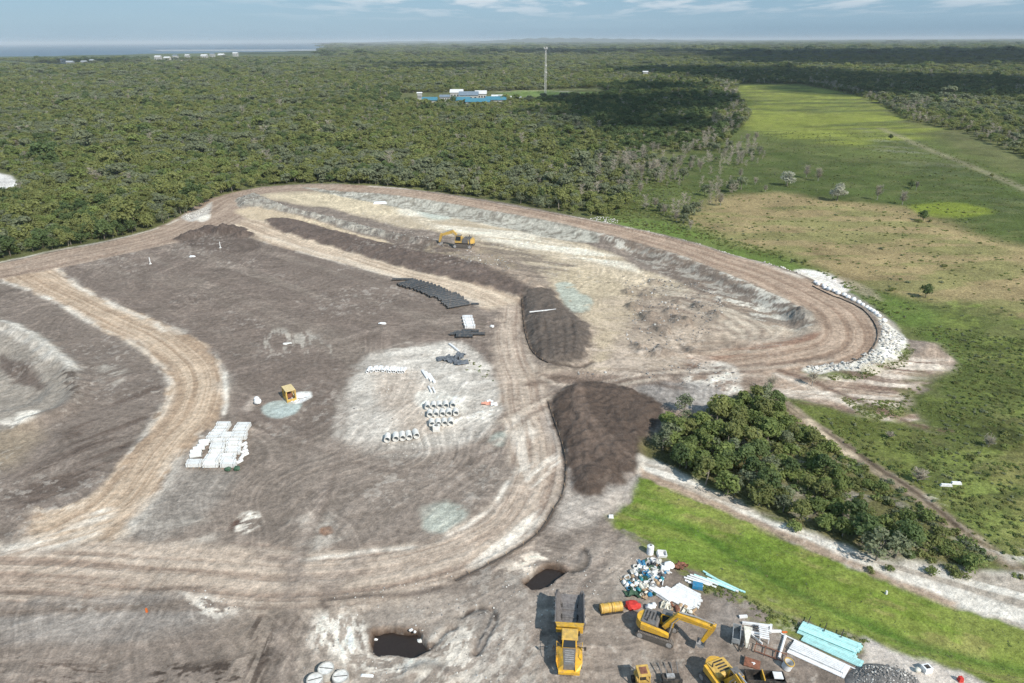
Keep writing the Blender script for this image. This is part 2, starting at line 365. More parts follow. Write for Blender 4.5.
# churned pale ground round the pits and the machines
fill([(320, 608), (380, 598), (470, 590), (540, 560), (600, 535), (640, 545), (640, 600), (640, 700), (300, 700), (310, 640)], A(158, 148, 140), 2, 3, 6, op=0.75)
fill([(320, 608), (360, 602), (372, 630), (372, 658), (345, 660), (318, 640)], WHITE, 1, 1.5, 3, op=0.8, patch=(1.8, .8, 110, 0.49, 0.06), seed=25)
fill([(350, 655), (440, 655), (440, 672), (400, 678), (355, 668)], WHITE, 0.8, 1.5, 3, op=0.75, patch=(2.2, .7, 0, 0.5, 0.06), seed=26)
fill([(425, 640), (520, 630), (530, 690), (410, 690)], WHITE, 1.5, 2, 3, op=0.7, patch=(1.8, .8, 60, 0.54, 0.06), seed=27)
fill([(510, 560), (545, 550), (548, 566), (525, 575), (505, 574)], A(224, 212, 200), 0.8, 1, 2.5, op=0.9, patch=(2.5, 1.5, 0, 0.47, 0.06), seed=28)
fill([(560, 600), (700, 600), (860, 660), (900, 720), (560, 720)], A(146, 134, 126), 3, 3, 5, op=0.5, patch=(7, 3, 100, 0.5, 0.1), seed=29)
fill([(600, 560), (640, 548), (640, 590), (600, 600)], LG, 2, 2, 4, op=0.4, patch=(5, 2, 40, 0.48, 0.1), seed=30)
fill([(730, 600), (780, 618), (800, 640), (740, 640), (715, 620)], A(150, 143, 139), 1, 1.5, 4, op=0.6, patch=(6, 2, 120, 0.45, 0.1), seed=31)
fill([(480, 590), (560, 560), (600, 545), (605, 590), (590, 690), (480, 690)], A(146, 137, 131), 2, 2, 5, op=0.5, patch=(9, 3, 70, 0.5, 0.12), seed=32)

# pale hardstand with the pipe stacks
fill([(365, 358), (400, 350), (440, 343), (470, 347), (490, 368), (502, 400), (500, 422), (470, 443), (430, 455), (395, 458), (350, 450), (335, 430), (342, 400), (360, 375)], A(184, 178, 172), 1.5, 1.6, 6, op=0.95)
fill([(365, 358), (440, 343), (490, 368), (502, 410), (430, 430), (350, 440), (340, 410)], A(212, 207, 201), 2, 2, 5, op=0.7, patch=(8, 3, 20, 0.47, 0.1), seed=33)
fill([(380, 375), (420, 375), (428, 410), (432, 430), (400, 425), (380, 400)], A(176, 156, 140), 3, 2, 5, op=0.45, seed=34)
fill([(418, 392), (438, 390), (462, 400), (462, 412), (420, 408)], A(222, 218, 212), 0.8, 0.6, 3, op=0.9)
fill([(320, 440), (420, 452), (480, 452), (520, 440), (540, 470), (500, 520), (430, 545), (350, 550), (300, 500)], A(142, 132, 125), 3, 3, 6, op=0.65, patch=(40, 3, 18, 0.42, 0.12), seed=35)
fill([(420, 506), (445, 500), (466, 508), (465, 522), (445, 531), (424, 526)], A(170, 175, 168), 0.8, 1, 4, op=0.9, patch=(6, 3, 0, 0.36, 0.06), seed=36)
fill([(492, 437), (505, 432), (506, 446), (496, 446)], A(168, 178, 172), 0.8, 1, 3, op=0.7)
fill([(262, 409), (272, 402), (292, 400), (301, 404), (298, 412), (284, 418), (268, 417)], A(168, 178, 176), 0.5, 0.4, 3, op=0.95)
fill([(273, 410), (290, 404), (300, 406), (292, 414), (278, 417)], A(178, 190, 190), 0.8, 0.4, 3, op=0.8)
fill([(243, 408), (252, 398), (258, 398), (250, 410)], A(176, 164, 156), 0.8, 0.5, 3, op=0.8)
fill([(283, 398), (300, 392), (311, 392), (310, 398), (296, 404)], A(232, 234, 234), 0.4, 0.3, 2)

# haul roads
LEFT_A = [(-14, 268), (4, 280), (47, 297), (98, 325), (133, 340), (156, 360), (168, 375), (170, 391), (160, 414), (141, 438), (109, 482), (90, 504), (59, 518), (0, 533), (-60, 545)]
LEFT_B = [(46, 258), (74, 283), (109, 303), (148, 319), (184, 336), (207, 350), (221, 367), (225, 391), (222, 414), (203, 430), (184, 451), (156, 490), (138, 525), (110, 552), (60, 568)]
c, hw = band(LEFT_A, LEFT_B)
road(c, hw, A(164, 144, 126), A(194, 176, 158), 0.8, 0.8, edge=WHITE, rut=0.14, seed=1, warp=1.6)
line([(6, 282), (47, 298), (98, 326), (130, 342)], 1.0, WHITE, 0.6, broken=0.45, seed=1)
line([(74, 284), (95, 296), (112, 305), (150, 321), (168, 334)], 0.9, WHITE, 0.55, broken=0.46, seed=2)
line([(225, 372), (226, 395), (224, 414)], 0.5, WHITE, 0.8, broken=0.3, seed=3)
SOUTH_A = [(-80, 548), (0, 549), (100, 548), (200, 556), (260, 562), (330, 556), (359, 553), (417, 547), (456, 533), (491, 510), (507, 482), (511, 450), (507, 425), (500, 390), (497, 350), (496, 325), (503, 302)]
SOUTH_B = [(-80, 588), (0, 587), (100, 586), (200, 586), (300, 596), (370, 598), (417, 594), (456, 580), (495, 560), (534, 537), (554, 510), (565, 475), (561, 439), (549, 410), (546, 380), (530, 360), (521, 335), (524, 300)]
c, hw = band(SOUTH_A, SOUTH_B)
road(c, hw, A(150, 134, 123), A(184, 170, 158), freq=0.8, edge=None, rut=0.14, seed=2, warp=2.2, soft=1.6)
fill([(520, 470), (560, 455), (565, 480), (550, 512), (520, 540), (480, 565), (470, 560), (505, 535), (530, 500)], WHITE, 1, 1.5, 4, op=0.75, patch=(14, 2.2, 50, 0.46, 0.1), seed=37)
fill([(508, 420), (530, 420), (530, 470), (512, 480)], WHITE, 1, 1.5, 4, op=0.5, patch=(18, 1.5, 95, 0.5, 0.1), seed=38)
line([(300, 560), (359, 553), (417, 546), (456, 532), (491, 509), (508, 482)], 0.45, WHITE, 0.7, broken=0.42, seed=4)
line([(325, 608), (330, 600), (417, 594), (440, 588)], 0.5, A(90, 80, 75), 0.7, seed=5)
line([(0, 592), (80, 590), (200, 588)], 0.35, A(110, 98, 90), 0.7, broken=0.4, seed=6)
line([(0, 612), (60, 611), (120, 609)], 0.35, A(110, 98, 90), 0.5, broken=0.4, seed=7)
fill([(0, 545), (60, 530), (100, 505), (110, 520), (60, 548), (0, 556)], WHITE, 1.5, 2, 5, op=0.7, patch=(25, 2, 28, 0.5, 0.1), seed=39)
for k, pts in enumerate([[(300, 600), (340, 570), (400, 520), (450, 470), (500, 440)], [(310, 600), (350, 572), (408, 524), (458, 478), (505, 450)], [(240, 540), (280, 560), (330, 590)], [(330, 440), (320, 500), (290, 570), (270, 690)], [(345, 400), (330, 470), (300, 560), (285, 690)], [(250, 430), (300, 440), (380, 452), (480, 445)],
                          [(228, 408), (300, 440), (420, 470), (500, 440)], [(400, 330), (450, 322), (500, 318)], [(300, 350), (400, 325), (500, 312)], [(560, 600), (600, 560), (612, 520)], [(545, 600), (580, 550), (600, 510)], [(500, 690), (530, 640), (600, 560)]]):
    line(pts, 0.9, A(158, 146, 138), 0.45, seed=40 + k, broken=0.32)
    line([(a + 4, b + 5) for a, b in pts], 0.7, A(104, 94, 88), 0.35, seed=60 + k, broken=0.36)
UP_A = [(222, 204), (262, 220), (300, 235), (340, 246), (390, 260), (440, 272), (480, 283), (505, 290), (530, 300)]
UP_B = [(205, 228), (250, 228), (290, 240), (330, 252), (370, 265), (410, 278), (450, 290), (478, 302), (500, 318)]
c, hw = band(UP_A, UP_B); road(c, hw, A(172, 154, 138), A(206, 190, 172), 0.8, 0.5, edge=WHITE, seed=3)
line([(265, 236), (300, 247), (350, 262), (400, 278), (440, 290)], 1.2, A(212, 200, 186), 0.7, seed=8)
PER_A = [(-160, 296), (0, 264), (60, 251), (120, 240), (165, 227), (200, 212), (222, 197), (260, 188), (300, 185), (345, 185), (380, 187)]
PER_B = [(-160, 312), (0, 279), (50, 270), (100, 259), (160, 246), (205, 234), (240, 216), (256, 202), (290, 191.5), (345, 190.5), (380, 192)]
c, hw = band(PER_A, PER_B); road(c, hw, A(144, 127, 115), A(170, 153, 140), 0.8, 0.45, edge=None, seed=4)
line([(-30, 269), (0, 262.5), (60, 249.5), (120, 238.5), (165, 225.5), (182, 217)], 0.8, A(206, 200, 190), 0.8, broken=0.3, seed=9)
fill([(182, 216), (202, 208), (212, 202), (208, 214), (192, 222)], A(190, 186, 182), 1, 0.8, 4)
fill([(198, 218), (210, 214), (208, 220), (200, 222)], WHITE, 0.8, 0.5, 3)

# upper cream pad, its bank and the topsoil windrow
fill([(252, 196), (300, 191), (345, 192), (400, 203), (450, 212), (500, 224), (560, 238), (610, 252), (640, 268), (690, 290), (660, 300), (600, 300), (560, 290), (520, 262), (480, 246), (440, 232), (390, 225), (330, 208), (290, 203)], A(184, 171, 152), 2, 2, 8)
fill([(270, 196), (345, 194), (420, 210), (380, 216), (320, 206)], CREAM, 3, 3, 8, op=0.9)
fill([(400, 205), (500, 226), (600, 252), (640, 272), (600, 262), (500, 242), (420, 222)], A(224, 218, 206), 3, 3, 8, op=0.85, patch=(60, 5, -20, 0.40, 0.12), seed=41)
fill([(415, 210), (432, 208), (452, 214), (450, 219), (430, 219)], A(184, 198, 194), 2, 1, 6, op=0.6)
fill([(236, 210), (262, 208), (300, 216), (350, 232), (400, 243), (440, 252), (440, 259), (400, 252), (350, 243), (300, 228), (250, 219)], A(194, 178, 156), 1.5, 1.5, 6)
BANK = [(235, 200), (255, 194), (290, 203, 2.4), (330, 212, 2.4), (390, 227, 2.4), (440, 236, 2.4), (440, 248), (400, 241), (350, 230), (300, 214), (262, 208), (240, 208)]
WIND = [(264, 220), (290, 219), (330, 229), (400, 247), (450, 256), (500, 268), (530, 278), (545, 290), (520, 296), (490, 288), (440, 277), (390, 264), (340, 249), (300, 238), (280, 231)]
i, m, sd = fill(WIND, A(104, 93, 88), 1, 1.2, 4)
# central churned zone, yellow sand, puddles
fill([(470, 245), (520, 262), (560, 285), (600, 298), (640, 300), (700, 292), (760, 315), (835, 330), (830, 350), (740, 360), (680, 372), (620, 376), (545, 380), (530, 370), (590, 345), (570, 310), (530, 290), (490, 270)], A(160, 146, 134), 3, 3, 8)
fill([(480, 240), (560, 262), (620, 282), (600, 300), (540, 284), (490, 262)], A(120, 110, 102), 2, 4, 8, op=0.8, patch=(16, 3, -25, 0.48, 0.08), seed=42)
fill([(600, 290), (680, 285), (730, 300), (735, 330), (680, 350), (625, 350), (605, 320)], A(126, 114, 105), 3, 4, 6, op=0.75, patch=(6, 2.2, -15, 0.50, 0.06), seed=142)
fill([(552, 275), (580, 268), (610, 275), (630, 292), (640, 310), (620, 345), (605, 372), (590, 362), (595, 335), (575, 312), (556, 296)], YEL, 2.5, 3.5, 5, op=0.62)
fill([(600, 300), (680, 300), (760, 320), (830, 335), (760, 352), (680, 368), (640, 372), (620, 350)], A(180, 166, 152), 2, 2, 6, op=0.6, patch=(14, 2.2, -12, 0.45, 0.1), seed=43)
fill([(650, 285), (700, 292), (760, 315), (800, 332), (760, 345), (720, 325), (680, 305)], A(196, 186, 172), 2, 2, 6, op=0.7, patch=(26, 2, -25, 0.47, 0.1), seed=44)
for k in range(9):
    t = k / 9
    line([(690 - 20 * t, 288 + 22 * t), (750 - 30 * t, 306 + 22 * t), (790 - 60 * t, 326 + 16 * t), (760 - 60 * t, 345 + 6 * t), (700 - 30 * t, 352 + 4 * t), (640, 352)], 0.8, (A(120, 106, 98), A(206, 194, 180))[k % 2], 0.5, seed=80 + k, broken=0.35, dz=0.15)
fill([(555, 287), (562, 282), (575, 285), (578, 293), (590, 297), (594, 306), (582, 312), (568, 309), (562, 298)], A(174, 182, 174), 0.8, 1.2, 4, op=0.85, patch=(5, 3, 0, 0.38, 0.07), seed=45)
fill([(700, 350), (760, 345), (820, 338), (835, 345), (800, 356), (740, 364), (690, 368)], A(138, 104, 88), 1.5, 2, 6, op=0.75, patch=(40, 2.2, 4, 0.42, 0.1), seed=46)
fill([(680, 345), (730, 340), (830, 350), (830, 360), (740, 366), (680, 362)], A(150, 132, 118), 1.5, 2, 6, op=0.5, patch=(40, 2.2, 4, 0.42, 0.1), seed=47)
# raised perimeter road on the right
zr = 2.4
RP_A = [(330, 183.5, 0), (380, 186, 1.5), (420, 190, zr), (500, 203, zr), (560, 214, zr), (620, 226, zr), (680, 240, zr), (740, 258, zr), (790, 272, zr), (830, 290, zr), (858, 308, zr), (874, 325, 2), (878, 343, 1.5), (868, 358, 1), (840, 367, 0.5), (800, 374, 0), (740, 376, 0)]
RP_B = [(330, 189.5, 0), (380, 192, 1.5), (420, 197, zr), (500, 211, zr), (560, 222, zr), (620, 236, zr), (680, 253, zr), (740, 276, zr), (785, 295, zr), (812, 312, zr), (822, 324, zr), (818, 335, 2), (806, 342, 1.2), (790, 347, 0.6), (770, 352, 0), (740, 357, 0), (700, 362, 0)]
c_r, hw_r = band(RP_A, RP_B)
FACE1 = [(300, 187), (345, 189, 1), (420, 197, zr), (500, 211, zr), (560, 222, zr), (600, 232, zr), (598, 243), (560, 240), (500, 227), (450, 217), (400, 208), (345, 197)]
FACE2 = [(600, 232, zr), (640, 242, zr), (680, 253, zr), (740, 276, zr), (785, 295, zr), (812, 312, zr), (822, 322, zr), (815, 330, 0), (798, 331), (770, 326), (730, 308), (700, 290), (660, 272), (620, 250), (598, 240)]
def raise_road():
    i, d, s, sg, w, L = along(c_r, hw_r + 0.8, 14)
    up = ss(0, 70, s) * ss(0, 60, L - s)
    Z[i] = Z[i] * (1 - ss(4, 0, d - w)) + up * 2.0 * ss(5.5, 0.0, d - w)
raise_road()
fill(FACE1, A(176, 174, 166), 0.8, 0.8, 3, smooth=False)
fill(FACE1, A(138, 134, 126), 0.8, 0.8, 3, smooth=False, patch=(2.5, 1.4, 0, 0.54, 0.06), seed=50)
fill(FACE2, A(128, 118, 110), 0.8, 1.6, 4, smooth=False, op=0.8)
fill(FACE2, A(150, 136, 124), 0.8, 1.6, 4, smooth=False, patch=(14, 3, -30, 0.52, 0.06), seed=49)
fill(FACE2, A(196, 192, 184), 0.8, 0.8, 3, smooth=False, patch=(3.5, 1.8, -35, 0.54, 0.06), seed=51)
fill([(620, 240), (700, 270), (760, 300), (700, 292), (640, 262)], A(104, 94, 88), 1, 1, 4, op=0.5, smooth=False)
road(c_r, hw_r, A(146, 126, 112), A(176, 157, 142), 0.7, 0.5, rut=0.12, seed=5, warp=0.4)
line([(370, 185, 1), (420, 189, 2), (500, 202, 2), (560, 213, 2), (600, 221, 2), (640, 229, 2), (700, 243, 2), (760, 262, 2), (800, 277, 2)], 1.3, A(214, 206, 196), 0.85, broken=0.28, seed=10)
fill([(796, 272), (830, 278), (838, 285), (880, 312), (905, 338), (900, 355), (880, 368), (830, 374), (808, 374), (806, 369), (850, 366), (876, 352), (882, 335), (868, 315), (840, 296)], A(160, 154, 146), 1, 1, 4)
fill([(796, 272), (812, 270), (835, 276), (850, 288), (830, 290)], WHITE, 1, 1.5, 5)
fill([(880, 322), (905, 338), (900, 356), (880, 369), (830, 375), (808, 375), (806, 369), (850, 366), (876, 353), (882, 335)], A(214, 212, 206), .8, .8, 3)
fill([(835, 276), (870, 288), (880, 300), (850, 290)], A(176, 160, 140), 1.5, 1.5, 4, op=0.6)
fill([(808, 372), (850, 372), (885, 362), (905, 345), (912, 350), (895, 368), (850, 380), (812, 380)], A(104, 114, 64), 1, 1, 3, op=0.8, patch=(4, 2, 10, 0.45, 0.1), seed=52)
# junction and outer tracks on the right
fill([(690, 372), (760, 372), (812, 380), (870, 378), (905, 360), (935, 344), (952, 362), (935, 382), (905, 394), (915, 412), (930, 430), (880, 424), (850, 412), (800, 400), (740, 392), (700, 386)], A(172, 154, 140), 2, 2, 6, op=0.9)
fill([(690, 372), (812, 380), (905, 360), (952, 362), (905, 400), (930, 430), (850, 412), (740, 392)], A(206, 196, 186), 2, 2, 6, op=0.8, patch=(20, 2.6, -12, 0.50, 0.08), seed=53)
fill([(690, 366), (812, 376), (905, 360), (952, 362), (905, 400), (930, 430), (850, 412), (740, 392)], A(112, 92, 82), 2, 2, 6, op=0.8, patch=(26, 2, -14, 0.56, 0.06), seed=54)
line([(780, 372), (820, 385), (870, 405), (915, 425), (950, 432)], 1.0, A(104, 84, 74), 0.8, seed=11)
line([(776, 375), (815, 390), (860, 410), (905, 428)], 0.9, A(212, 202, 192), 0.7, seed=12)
fill([(845, 398), (880, 408), (905, 405), (900, 425), (870, 420)], A(104, 116, 60), 2, 2, 4, op=0.7, patch=(4, 2.5, 0, 0.5, 0.08), seed=55)
fill([(905, 385), (950, 370), (1000, 400), (960, 440), (915, 425)], A(88, 98, 52), 3, 3, 5, op=0.8, patch=(5, 3, 0, 0.44, 0.08), seed=56)
# pale sand by the bush and the brown haul junction
fill([(540, 376), (620, 372), (700, 380), (690, 372), (745, 372), (775, 388), (760, 402), (730, 412), (690, 425), (655, 410), (620, 386), (560, 386)], A(140, 124, 114), 2, 2, 5, op=0.8)
fill([(688, 372), (715, 362), (738, 368), (740, 385), (728, 405), (705, 405), (695, 390)], WHITE, 1.2, 2.2, 4, op=0.9, patch=(6, 3, 40, 0.42, 0.08), seed=57)
fill([(640, 385), (700, 382), (735, 398), (730, 412), (690, 412), (655, 400)], A(148, 144, 142), 1.5, 2, 5, op=0.85)
fill([(590, 345), (700, 350), (700, 375), (600, 375)], A(196, 182, 170), 1.5, 2, 4, op=0.6, patch=(8, 2, -10, 0.55, 0.06), seed=58)
line([(530, 385), (560, 378), (600, 383), (640, 382), (680, 388)], 1.2, A(96, 82, 74), 0.7, seed=13)
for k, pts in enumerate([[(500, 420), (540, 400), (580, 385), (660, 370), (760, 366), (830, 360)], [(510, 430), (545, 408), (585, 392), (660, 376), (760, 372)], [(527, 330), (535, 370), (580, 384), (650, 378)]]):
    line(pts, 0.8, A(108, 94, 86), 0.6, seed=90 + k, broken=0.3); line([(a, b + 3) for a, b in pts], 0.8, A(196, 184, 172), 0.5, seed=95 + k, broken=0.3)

# stockpiles
PILE1 = [(552, 398), (565, 386), (590, 381), (615, 384), (640, 392), (662, 405), (655, 430), (643, 455), (641, 470), (628, 476), (625, 485), (606, 487), (602, 495), (585, 497), (570, 490), (566, 470), (560, 440), (552, 420)]
fill([(545, 410), (640, 470), (650, 475), (632, 505), (608, 517), (560, 530), (555, 510), (568, 480)], A(172, 164, 158), 1.5, 1.5, 5, op=0.85)
i, m, sd = fill(PILE1, A(88, 77, 71), 0.9, 1.4, 2.5, smooth=False); CALM[i] = np.maximum(CALM[i], m * 0.85)
lump(PILE1, 1.1, 5, 0.55, 2.2, smooth=False)
for k in range(9):
    t = k / 8
    line([(575 + 6 * t, 384), (570 + 20 * t, 410 + 10 * t), (580 + 50 * t, 470 - 10 * t)], 0.5, A(116, 102, 94), 0.5, seed=130 + k, broken=0.42, dz=0.15)
line([(548, 402), (552, 415), (561, 440), (565, 470), (562, 495), (553, 510), (534, 537), (495, 560), (456, 580)], 0.45, A(78, 68, 62), 0.85, seed=14, dz=-0.15)
PILE2 = [(523, 294), (535, 291), (552, 290), (560, 302), (575, 316), (591, 328), (590, 345), (584, 357), (565, 361), (545, 358), (534, 348), (527, 325)]
i, m, sd = fill(PILE2, A(100, 92, 87), 1.0, 1.8, 3); CALM[i] = np.maximum(CALM[i], m * 0.8)
lump(PILE2, 1.1, 4, 0.55, 2.0, seed=2)
line([(521, 296), (524, 320), (530, 345), (545, 360), (575, 366), (592, 362)], 0.8, A(70, 60, 55), 0.75, seed=15, dz=-0.4)
for k in range(5):
    line([(535 + 9 * k, 322), (538 + 9 * k, 340), (540 + 8 * k, 357)], 0.4, A(78, 70, 66), 0.5, seed=150 + k, dz=-0.2)
lump(BANK, 1.7, 4, 0.5, 2.0, smooth=False, seed=3)
fill(BANK, A(166, 162, 154), 0.8, 1.0, 4, smooth=False)
fill([(385, 226, 2), (440, 236, 2), (470, 248), (440, 256), (400, 248), (385, 240)], A(112, 102, 96), 1, 1, 4, smooth=False)
fill(BANK, A(128, 122, 116), 0.8, 1.0, 4, smooth=False, patch=(2.4, 1.6, 0, 0.54, 0.06), seed=59)
lump(WIND, 0.9, 4, 0.6, 2.2, seed=4)
fill([(430, 245), (480, 246), (520, 265), (500, 268), (460, 258), (430, 256)], A(150, 138, 122), 1.2, 1.5, 4, op=0.8, patch=(5, 2.5, 0, 0.5, 0.1), seed=60)
MOUNDS = [(634, 308, 10, 1.6), (650, 318, 14, 2.0), (668, 312, 9, 1.2), (682, 322, 13, 2.0), (700, 308, 14, 1.8), (716, 316, 11, 1.4), (662, 330, 12, 1.4), (640, 348, 11, 1.4), (662, 352, 13, 1.6), (690, 350, 9, 1.0), (655, 283, 8, 1.0), (700, 285, 7, 0.8), (628, 292, 7, 0.9), (644, 296, 7, 0.9), (676, 302, 6, 1.0), (800, 322, 16, 1.6)]
for k, (px, py, r, h) in enumerate(MOUNDS):
    p = P(px, py); rm = r * mpp(px, py)
    i = near(np.array([[p.x, p.y]]), rm * 1.6)
    d = np.hypot(x[i] - p.x, (y[i] - p.y) / 1.3) / rm + (fbm(x[i] / 2.5, y[i] / 2.5, 160 + k, 3) - 0.5) * 0.9
    m = ss(1, 0.25, d)
    Z[i] += m * h * 0.6 + m * (fbm(x[i] / 1.6, y[i] / 1.6, 170 + k, 4, 0.6) - 0.5) * 1.5
    paint(i, ss(1.3, 0.6, d) * 0.62, A(122, 111, 103) * (0.85 + 0.3 * (k % 3) / 2))
for k, (px, py, w) in enumerate([(187, 237, 6), (197, 234, 7), (209, 230, 8), (221, 232, 7), (232, 231, 8), (243, 235, 6)]):
    p = P(px, py); i = near(np.array([[p.x, p.y]]), w * 1.5)
    w *= 0.72; d = np.hypot(x[i] - p.x, y[i] - p.y) / w + (fbm(x[i] / 2, y[i] / 2, 180 + k, 3) - 0.5) * 0.5
    Z[i] += ss(1, 0.1, d) * 1.9 * (0.7 + 0.6 * fbm(x[i] / 1.3, y[i] / 1.3, 188 + k, 3)); paint(i, ss(1.1, 0.8, d), A(94, 84, 80))
fill([(175, 238), (245, 234), (262, 246), (240, 252), (200, 248)], A(98, 88, 83), 2, 2, 5, op=0.75)
# the left spoil bank and the ditches
line([(0, 325), (30, 338), (55, 356), (74, 378), (74, 398), (60, 412), (30, 422)], 2.2, None, 1, dz=1.3)
lump([(-60, 350), (0, 346), (30, 362), (52, 380), (48, 396), (20, 408), (-60, 415)], -1.6, 6, 0.3, 3, seed=9)
fill([(62, 372), (78, 376), (80, 400), (70, 402)], A(88, 78, 72), 0.5, 0.6, 2, op=0.8, patch=(2, 1, 0, 0.5, 0.06), seed=61)
line([(462, 616), (478, 609), (493, 611), (495, 622), (488, 634), (482, 648), (476, 654)], 0.35, A(70, 62, 58), 0.9, dz=-0.3, seed=16)
line([(493, 609), (486, 625), (478, 640), (476, 652)], 0.35, A(90, 82, 78), 0.8, dz=-0.4, seed=17)
fill([(476, 612), (492, 612), (492, 630), (480, 650), (474, 640)], A(134, 128, 124), 0.5, 0.4, 2, op=0.8)
line([(428, 648), (438, 640), (445, 632), (455, 628)], 0.35, A(80, 72, 68), 0.8, dz=-0.4, seed=18)
fill([(578, 556), (587, 548), (590, 556), (584, 568), (578, 568)], A(108, 102, 98), 0.3, 0.4, 1.5, op=0.8)
line([(584, 548), (588, 556), (583, 568), (572, 572)], 0.4, A(84, 78, 74), 0.8, dz=-0.3, seed=19)
line([(410, 672), (425, 668), (440, 672), (452, 680)], 0.8, A(120, 110, 104), 0.5, dz=0.8, seed=20)
PIT1 = [(373, 631), (392, 628), (405, 630), (418, 629), (424, 640), (428, 650), (414, 656), (398, 652), (380, 655), (371, 650)]
PIT2 = [(546, 564), (560, 566), (567, 570), (556, 578), (548, 585), (532, 588), (524, 581), (535, 572)]
for pp, sd_ in ((PIT1, 1), (PIT2, 2)):
    cx = sum(a for a, b in pp) / len(pp); cy = sum(b for a, b in pp) / len(pp)
    fill([(cx + (a - cx) * 1.12, cy + (b - cy) * 1.16) for a, b in pp], A(112, 94, 82), 0.6, 0.6, 2, op=0.8, seed=sd_)
    fill(pp, A(62, 50, 43), 0.25, 0.3, 1.5, smooth=False)
    pit(pp, 1.0, 0.3)

# bush, tracks, sand, mown strip (lower right)
fill([(645, 440), (690, 425), (735, 395), (770, 395), (830, 440), (900, 495), (990, 560), (960, 580), (860, 560), (760, 510), (650, 464)], A(98, 96, 62), 2, 3, 6)
fill([(780, 400), (850, 415), (930, 432), (960, 440), (900, 440), (930, 480), (960, 530), (880, 478), (830, 440)], A(96, 104, 54), 2, 3, 6)
fill([(735, 440), (830, 460), (900, 500), (990, 560), (900, 560), (800, 520)], A(150, 142, 130), 2, 3, 5, op=0.8, patch=(7, 4, -30, 0.54, 0.06), seed=62)
c = crom(pw([(735, 376), (761, 390), (800, 417), (835, 441), (874, 468), (921, 499), (960, 531), (1015, 566), (1080, 610)]), 8)
road(c, 1.7, A(112, 98, 86), A(156, 141, 128), 0.8, 0.9, seed=7, edge=None, op=0.85)
line([(810, 422), (836, 447), (850, 455)], 1.0, A(206, 190, 170), 0.8, seed=21)
line([(806, 418), (845, 444), (880, 468), (921, 497), (960, 529)], 0.5, A(72, 60, 54), 0.7, broken=0.4, seed=22)
WTOP = [(643, 458), (683, 474), (722, 493), (757, 512), (796, 528), (827, 540), (874, 560), (921, 562), (950, 566), (991, 574), (1030, 574), (1100, 600)]
WBOT = [(1100, 670), (1024, 628), (957, 608), (897, 586), (843, 563), (780, 535), (702, 500), (660, 484), (640, 476)]
fill(WTOP + WBOT, A(212, 208, 202), 1, 1.2, 4, smooth=False, veg=0)
fill(WTOP + WBOT, A(158, 148, 138), 1, 1.2, 4, smooth=False, patch=(30, 1.6, -27, 0.52, 0.08), seed=63, op=0.8)
fill([(640, 468), (700, 494), (780, 529), (843, 557), (897, 580), (957, 602), (957, 611), (897, 589), (843, 566), (780, 538), (702, 503), (640, 480)], A(160, 140, 124), 0.6, 0.5, 3, op=0.9, smooth=False)
fill([(930, 500), (960, 498), (985, 520), (1040, 560), (1000, 560), (950, 530)], A(206, 200, 192), 1.2, 2, 4, op=0.7, patch=(9, 2, -35, 0.55, 0.07), seed=64)
GRASS = [(640, 479), (702, 503), (780, 538), (843, 566), (897, 589), (957, 611), (1024, 631), (1120, 675), (1120, 760), (1010, 690), (960, 670), (900, 653), (872, 638), (800, 619), (770, 607), (745, 593), (720, 581), (683, 567), (659, 551), (632, 533), (608, 517), (630, 504)]
i, m, sd = fill(GRASS, A(112, 130, 56), 0.5, 1.3, 2.0, smooth=False, veg=0.6)
fill(GRASS, A(128, 138, 70), 1, 1, 3, smooth=False, patch=(22, 3, -28, 0.50, 0.1), op=0.7, seed=65)
fill(GRASS, A(138, 132, 84), 1, 1, 3, smooth=False, patch=(5, 1.8, -28, 0.61, 0.06), op=0.6, seed=69)
fill(GRASS, A(94, 118, 48), 1, 1, 3, smooth=False, patch=(12, 4, -28, 0.56, 0.08), op=0.6, seed=66)
c = crom(pw([(625, 506), (660, 516), (700, 530), (750, 562), (800, 590), (860, 618), (930, 645), (1030, 668)]), 8)
i, d, s, sg, w, L = along(c, 1.0, 8); paint(i, np.exp(-(d / 0.9) ** 2) * 0.6, A(68, 102, 40)); Z[i] -= np.exp(-(d / 2.6) ** 2) * 0.7
fill([(608, 519), (683, 568), (745, 595), (800, 621), (872, 640), (860, 665), (800, 640), (760, 620), (700, 590), (650, 552)], A(112, 122, 60), 1, 1.5, 3, smooth=False, patch=(3, 1.8, -25, 0.42, 0.07), op=0.9, seed=67)
fill([(690, 568), (800, 610), (900, 645), (900, 660), (800, 630), (690, 580)], A(146, 136, 116), 1, 1.5, 3, smooth=False, patch=(7, 1.8, -27, 0.52, 0.07), op=0.7, seed=68)
fill([(868, 636), (900, 652), (960, 668), (1010, 695), (900, 700), (865, 664)], A(196, 188, 182), 0.8, 1, 3, smooth=False)

# wheel scuffs and pale scrapes over all the bare ground
i = np.nonzero((VEG < 0.5) & (y > 40) & (y < 420))[0]; xs, ys = x[i], y[i]
bare = (1 - VEG[i])
wx = xs + (fbm(xs / 45, ys / 45, 401, 3) - 0.5) * 55; wy = ys + (fbm(xs / 45, ys / 45, 405, 3) - 0.5) * 55
for k, an in enumerate((-24, 12, 58, 100)):
    a = math.radians(an); U = wx * math.cos(a) + wy * math.sin(a); W = -wx * math.sin(a) + wy * math.cos(a)
    zone = ss(0.47, 0.60, fbm(xs / 30, ys / 30, 410 + k, 3))
    q = fbm(U / 14, W / 0.75, 420 + k, 4, 0.7)
    lt_ = ss(0.54, 0.66, q) * zone * bare; dk_ = ss(0.46, 0.34, q) * zone * bare
    C[i] = C[i] * (1 + (0.19 * lt_ - 0.12 * dk_) * (1 - CALM[i]))[:, None]; Z[i] += (q - 0.5) * 0.12 * zone * bare
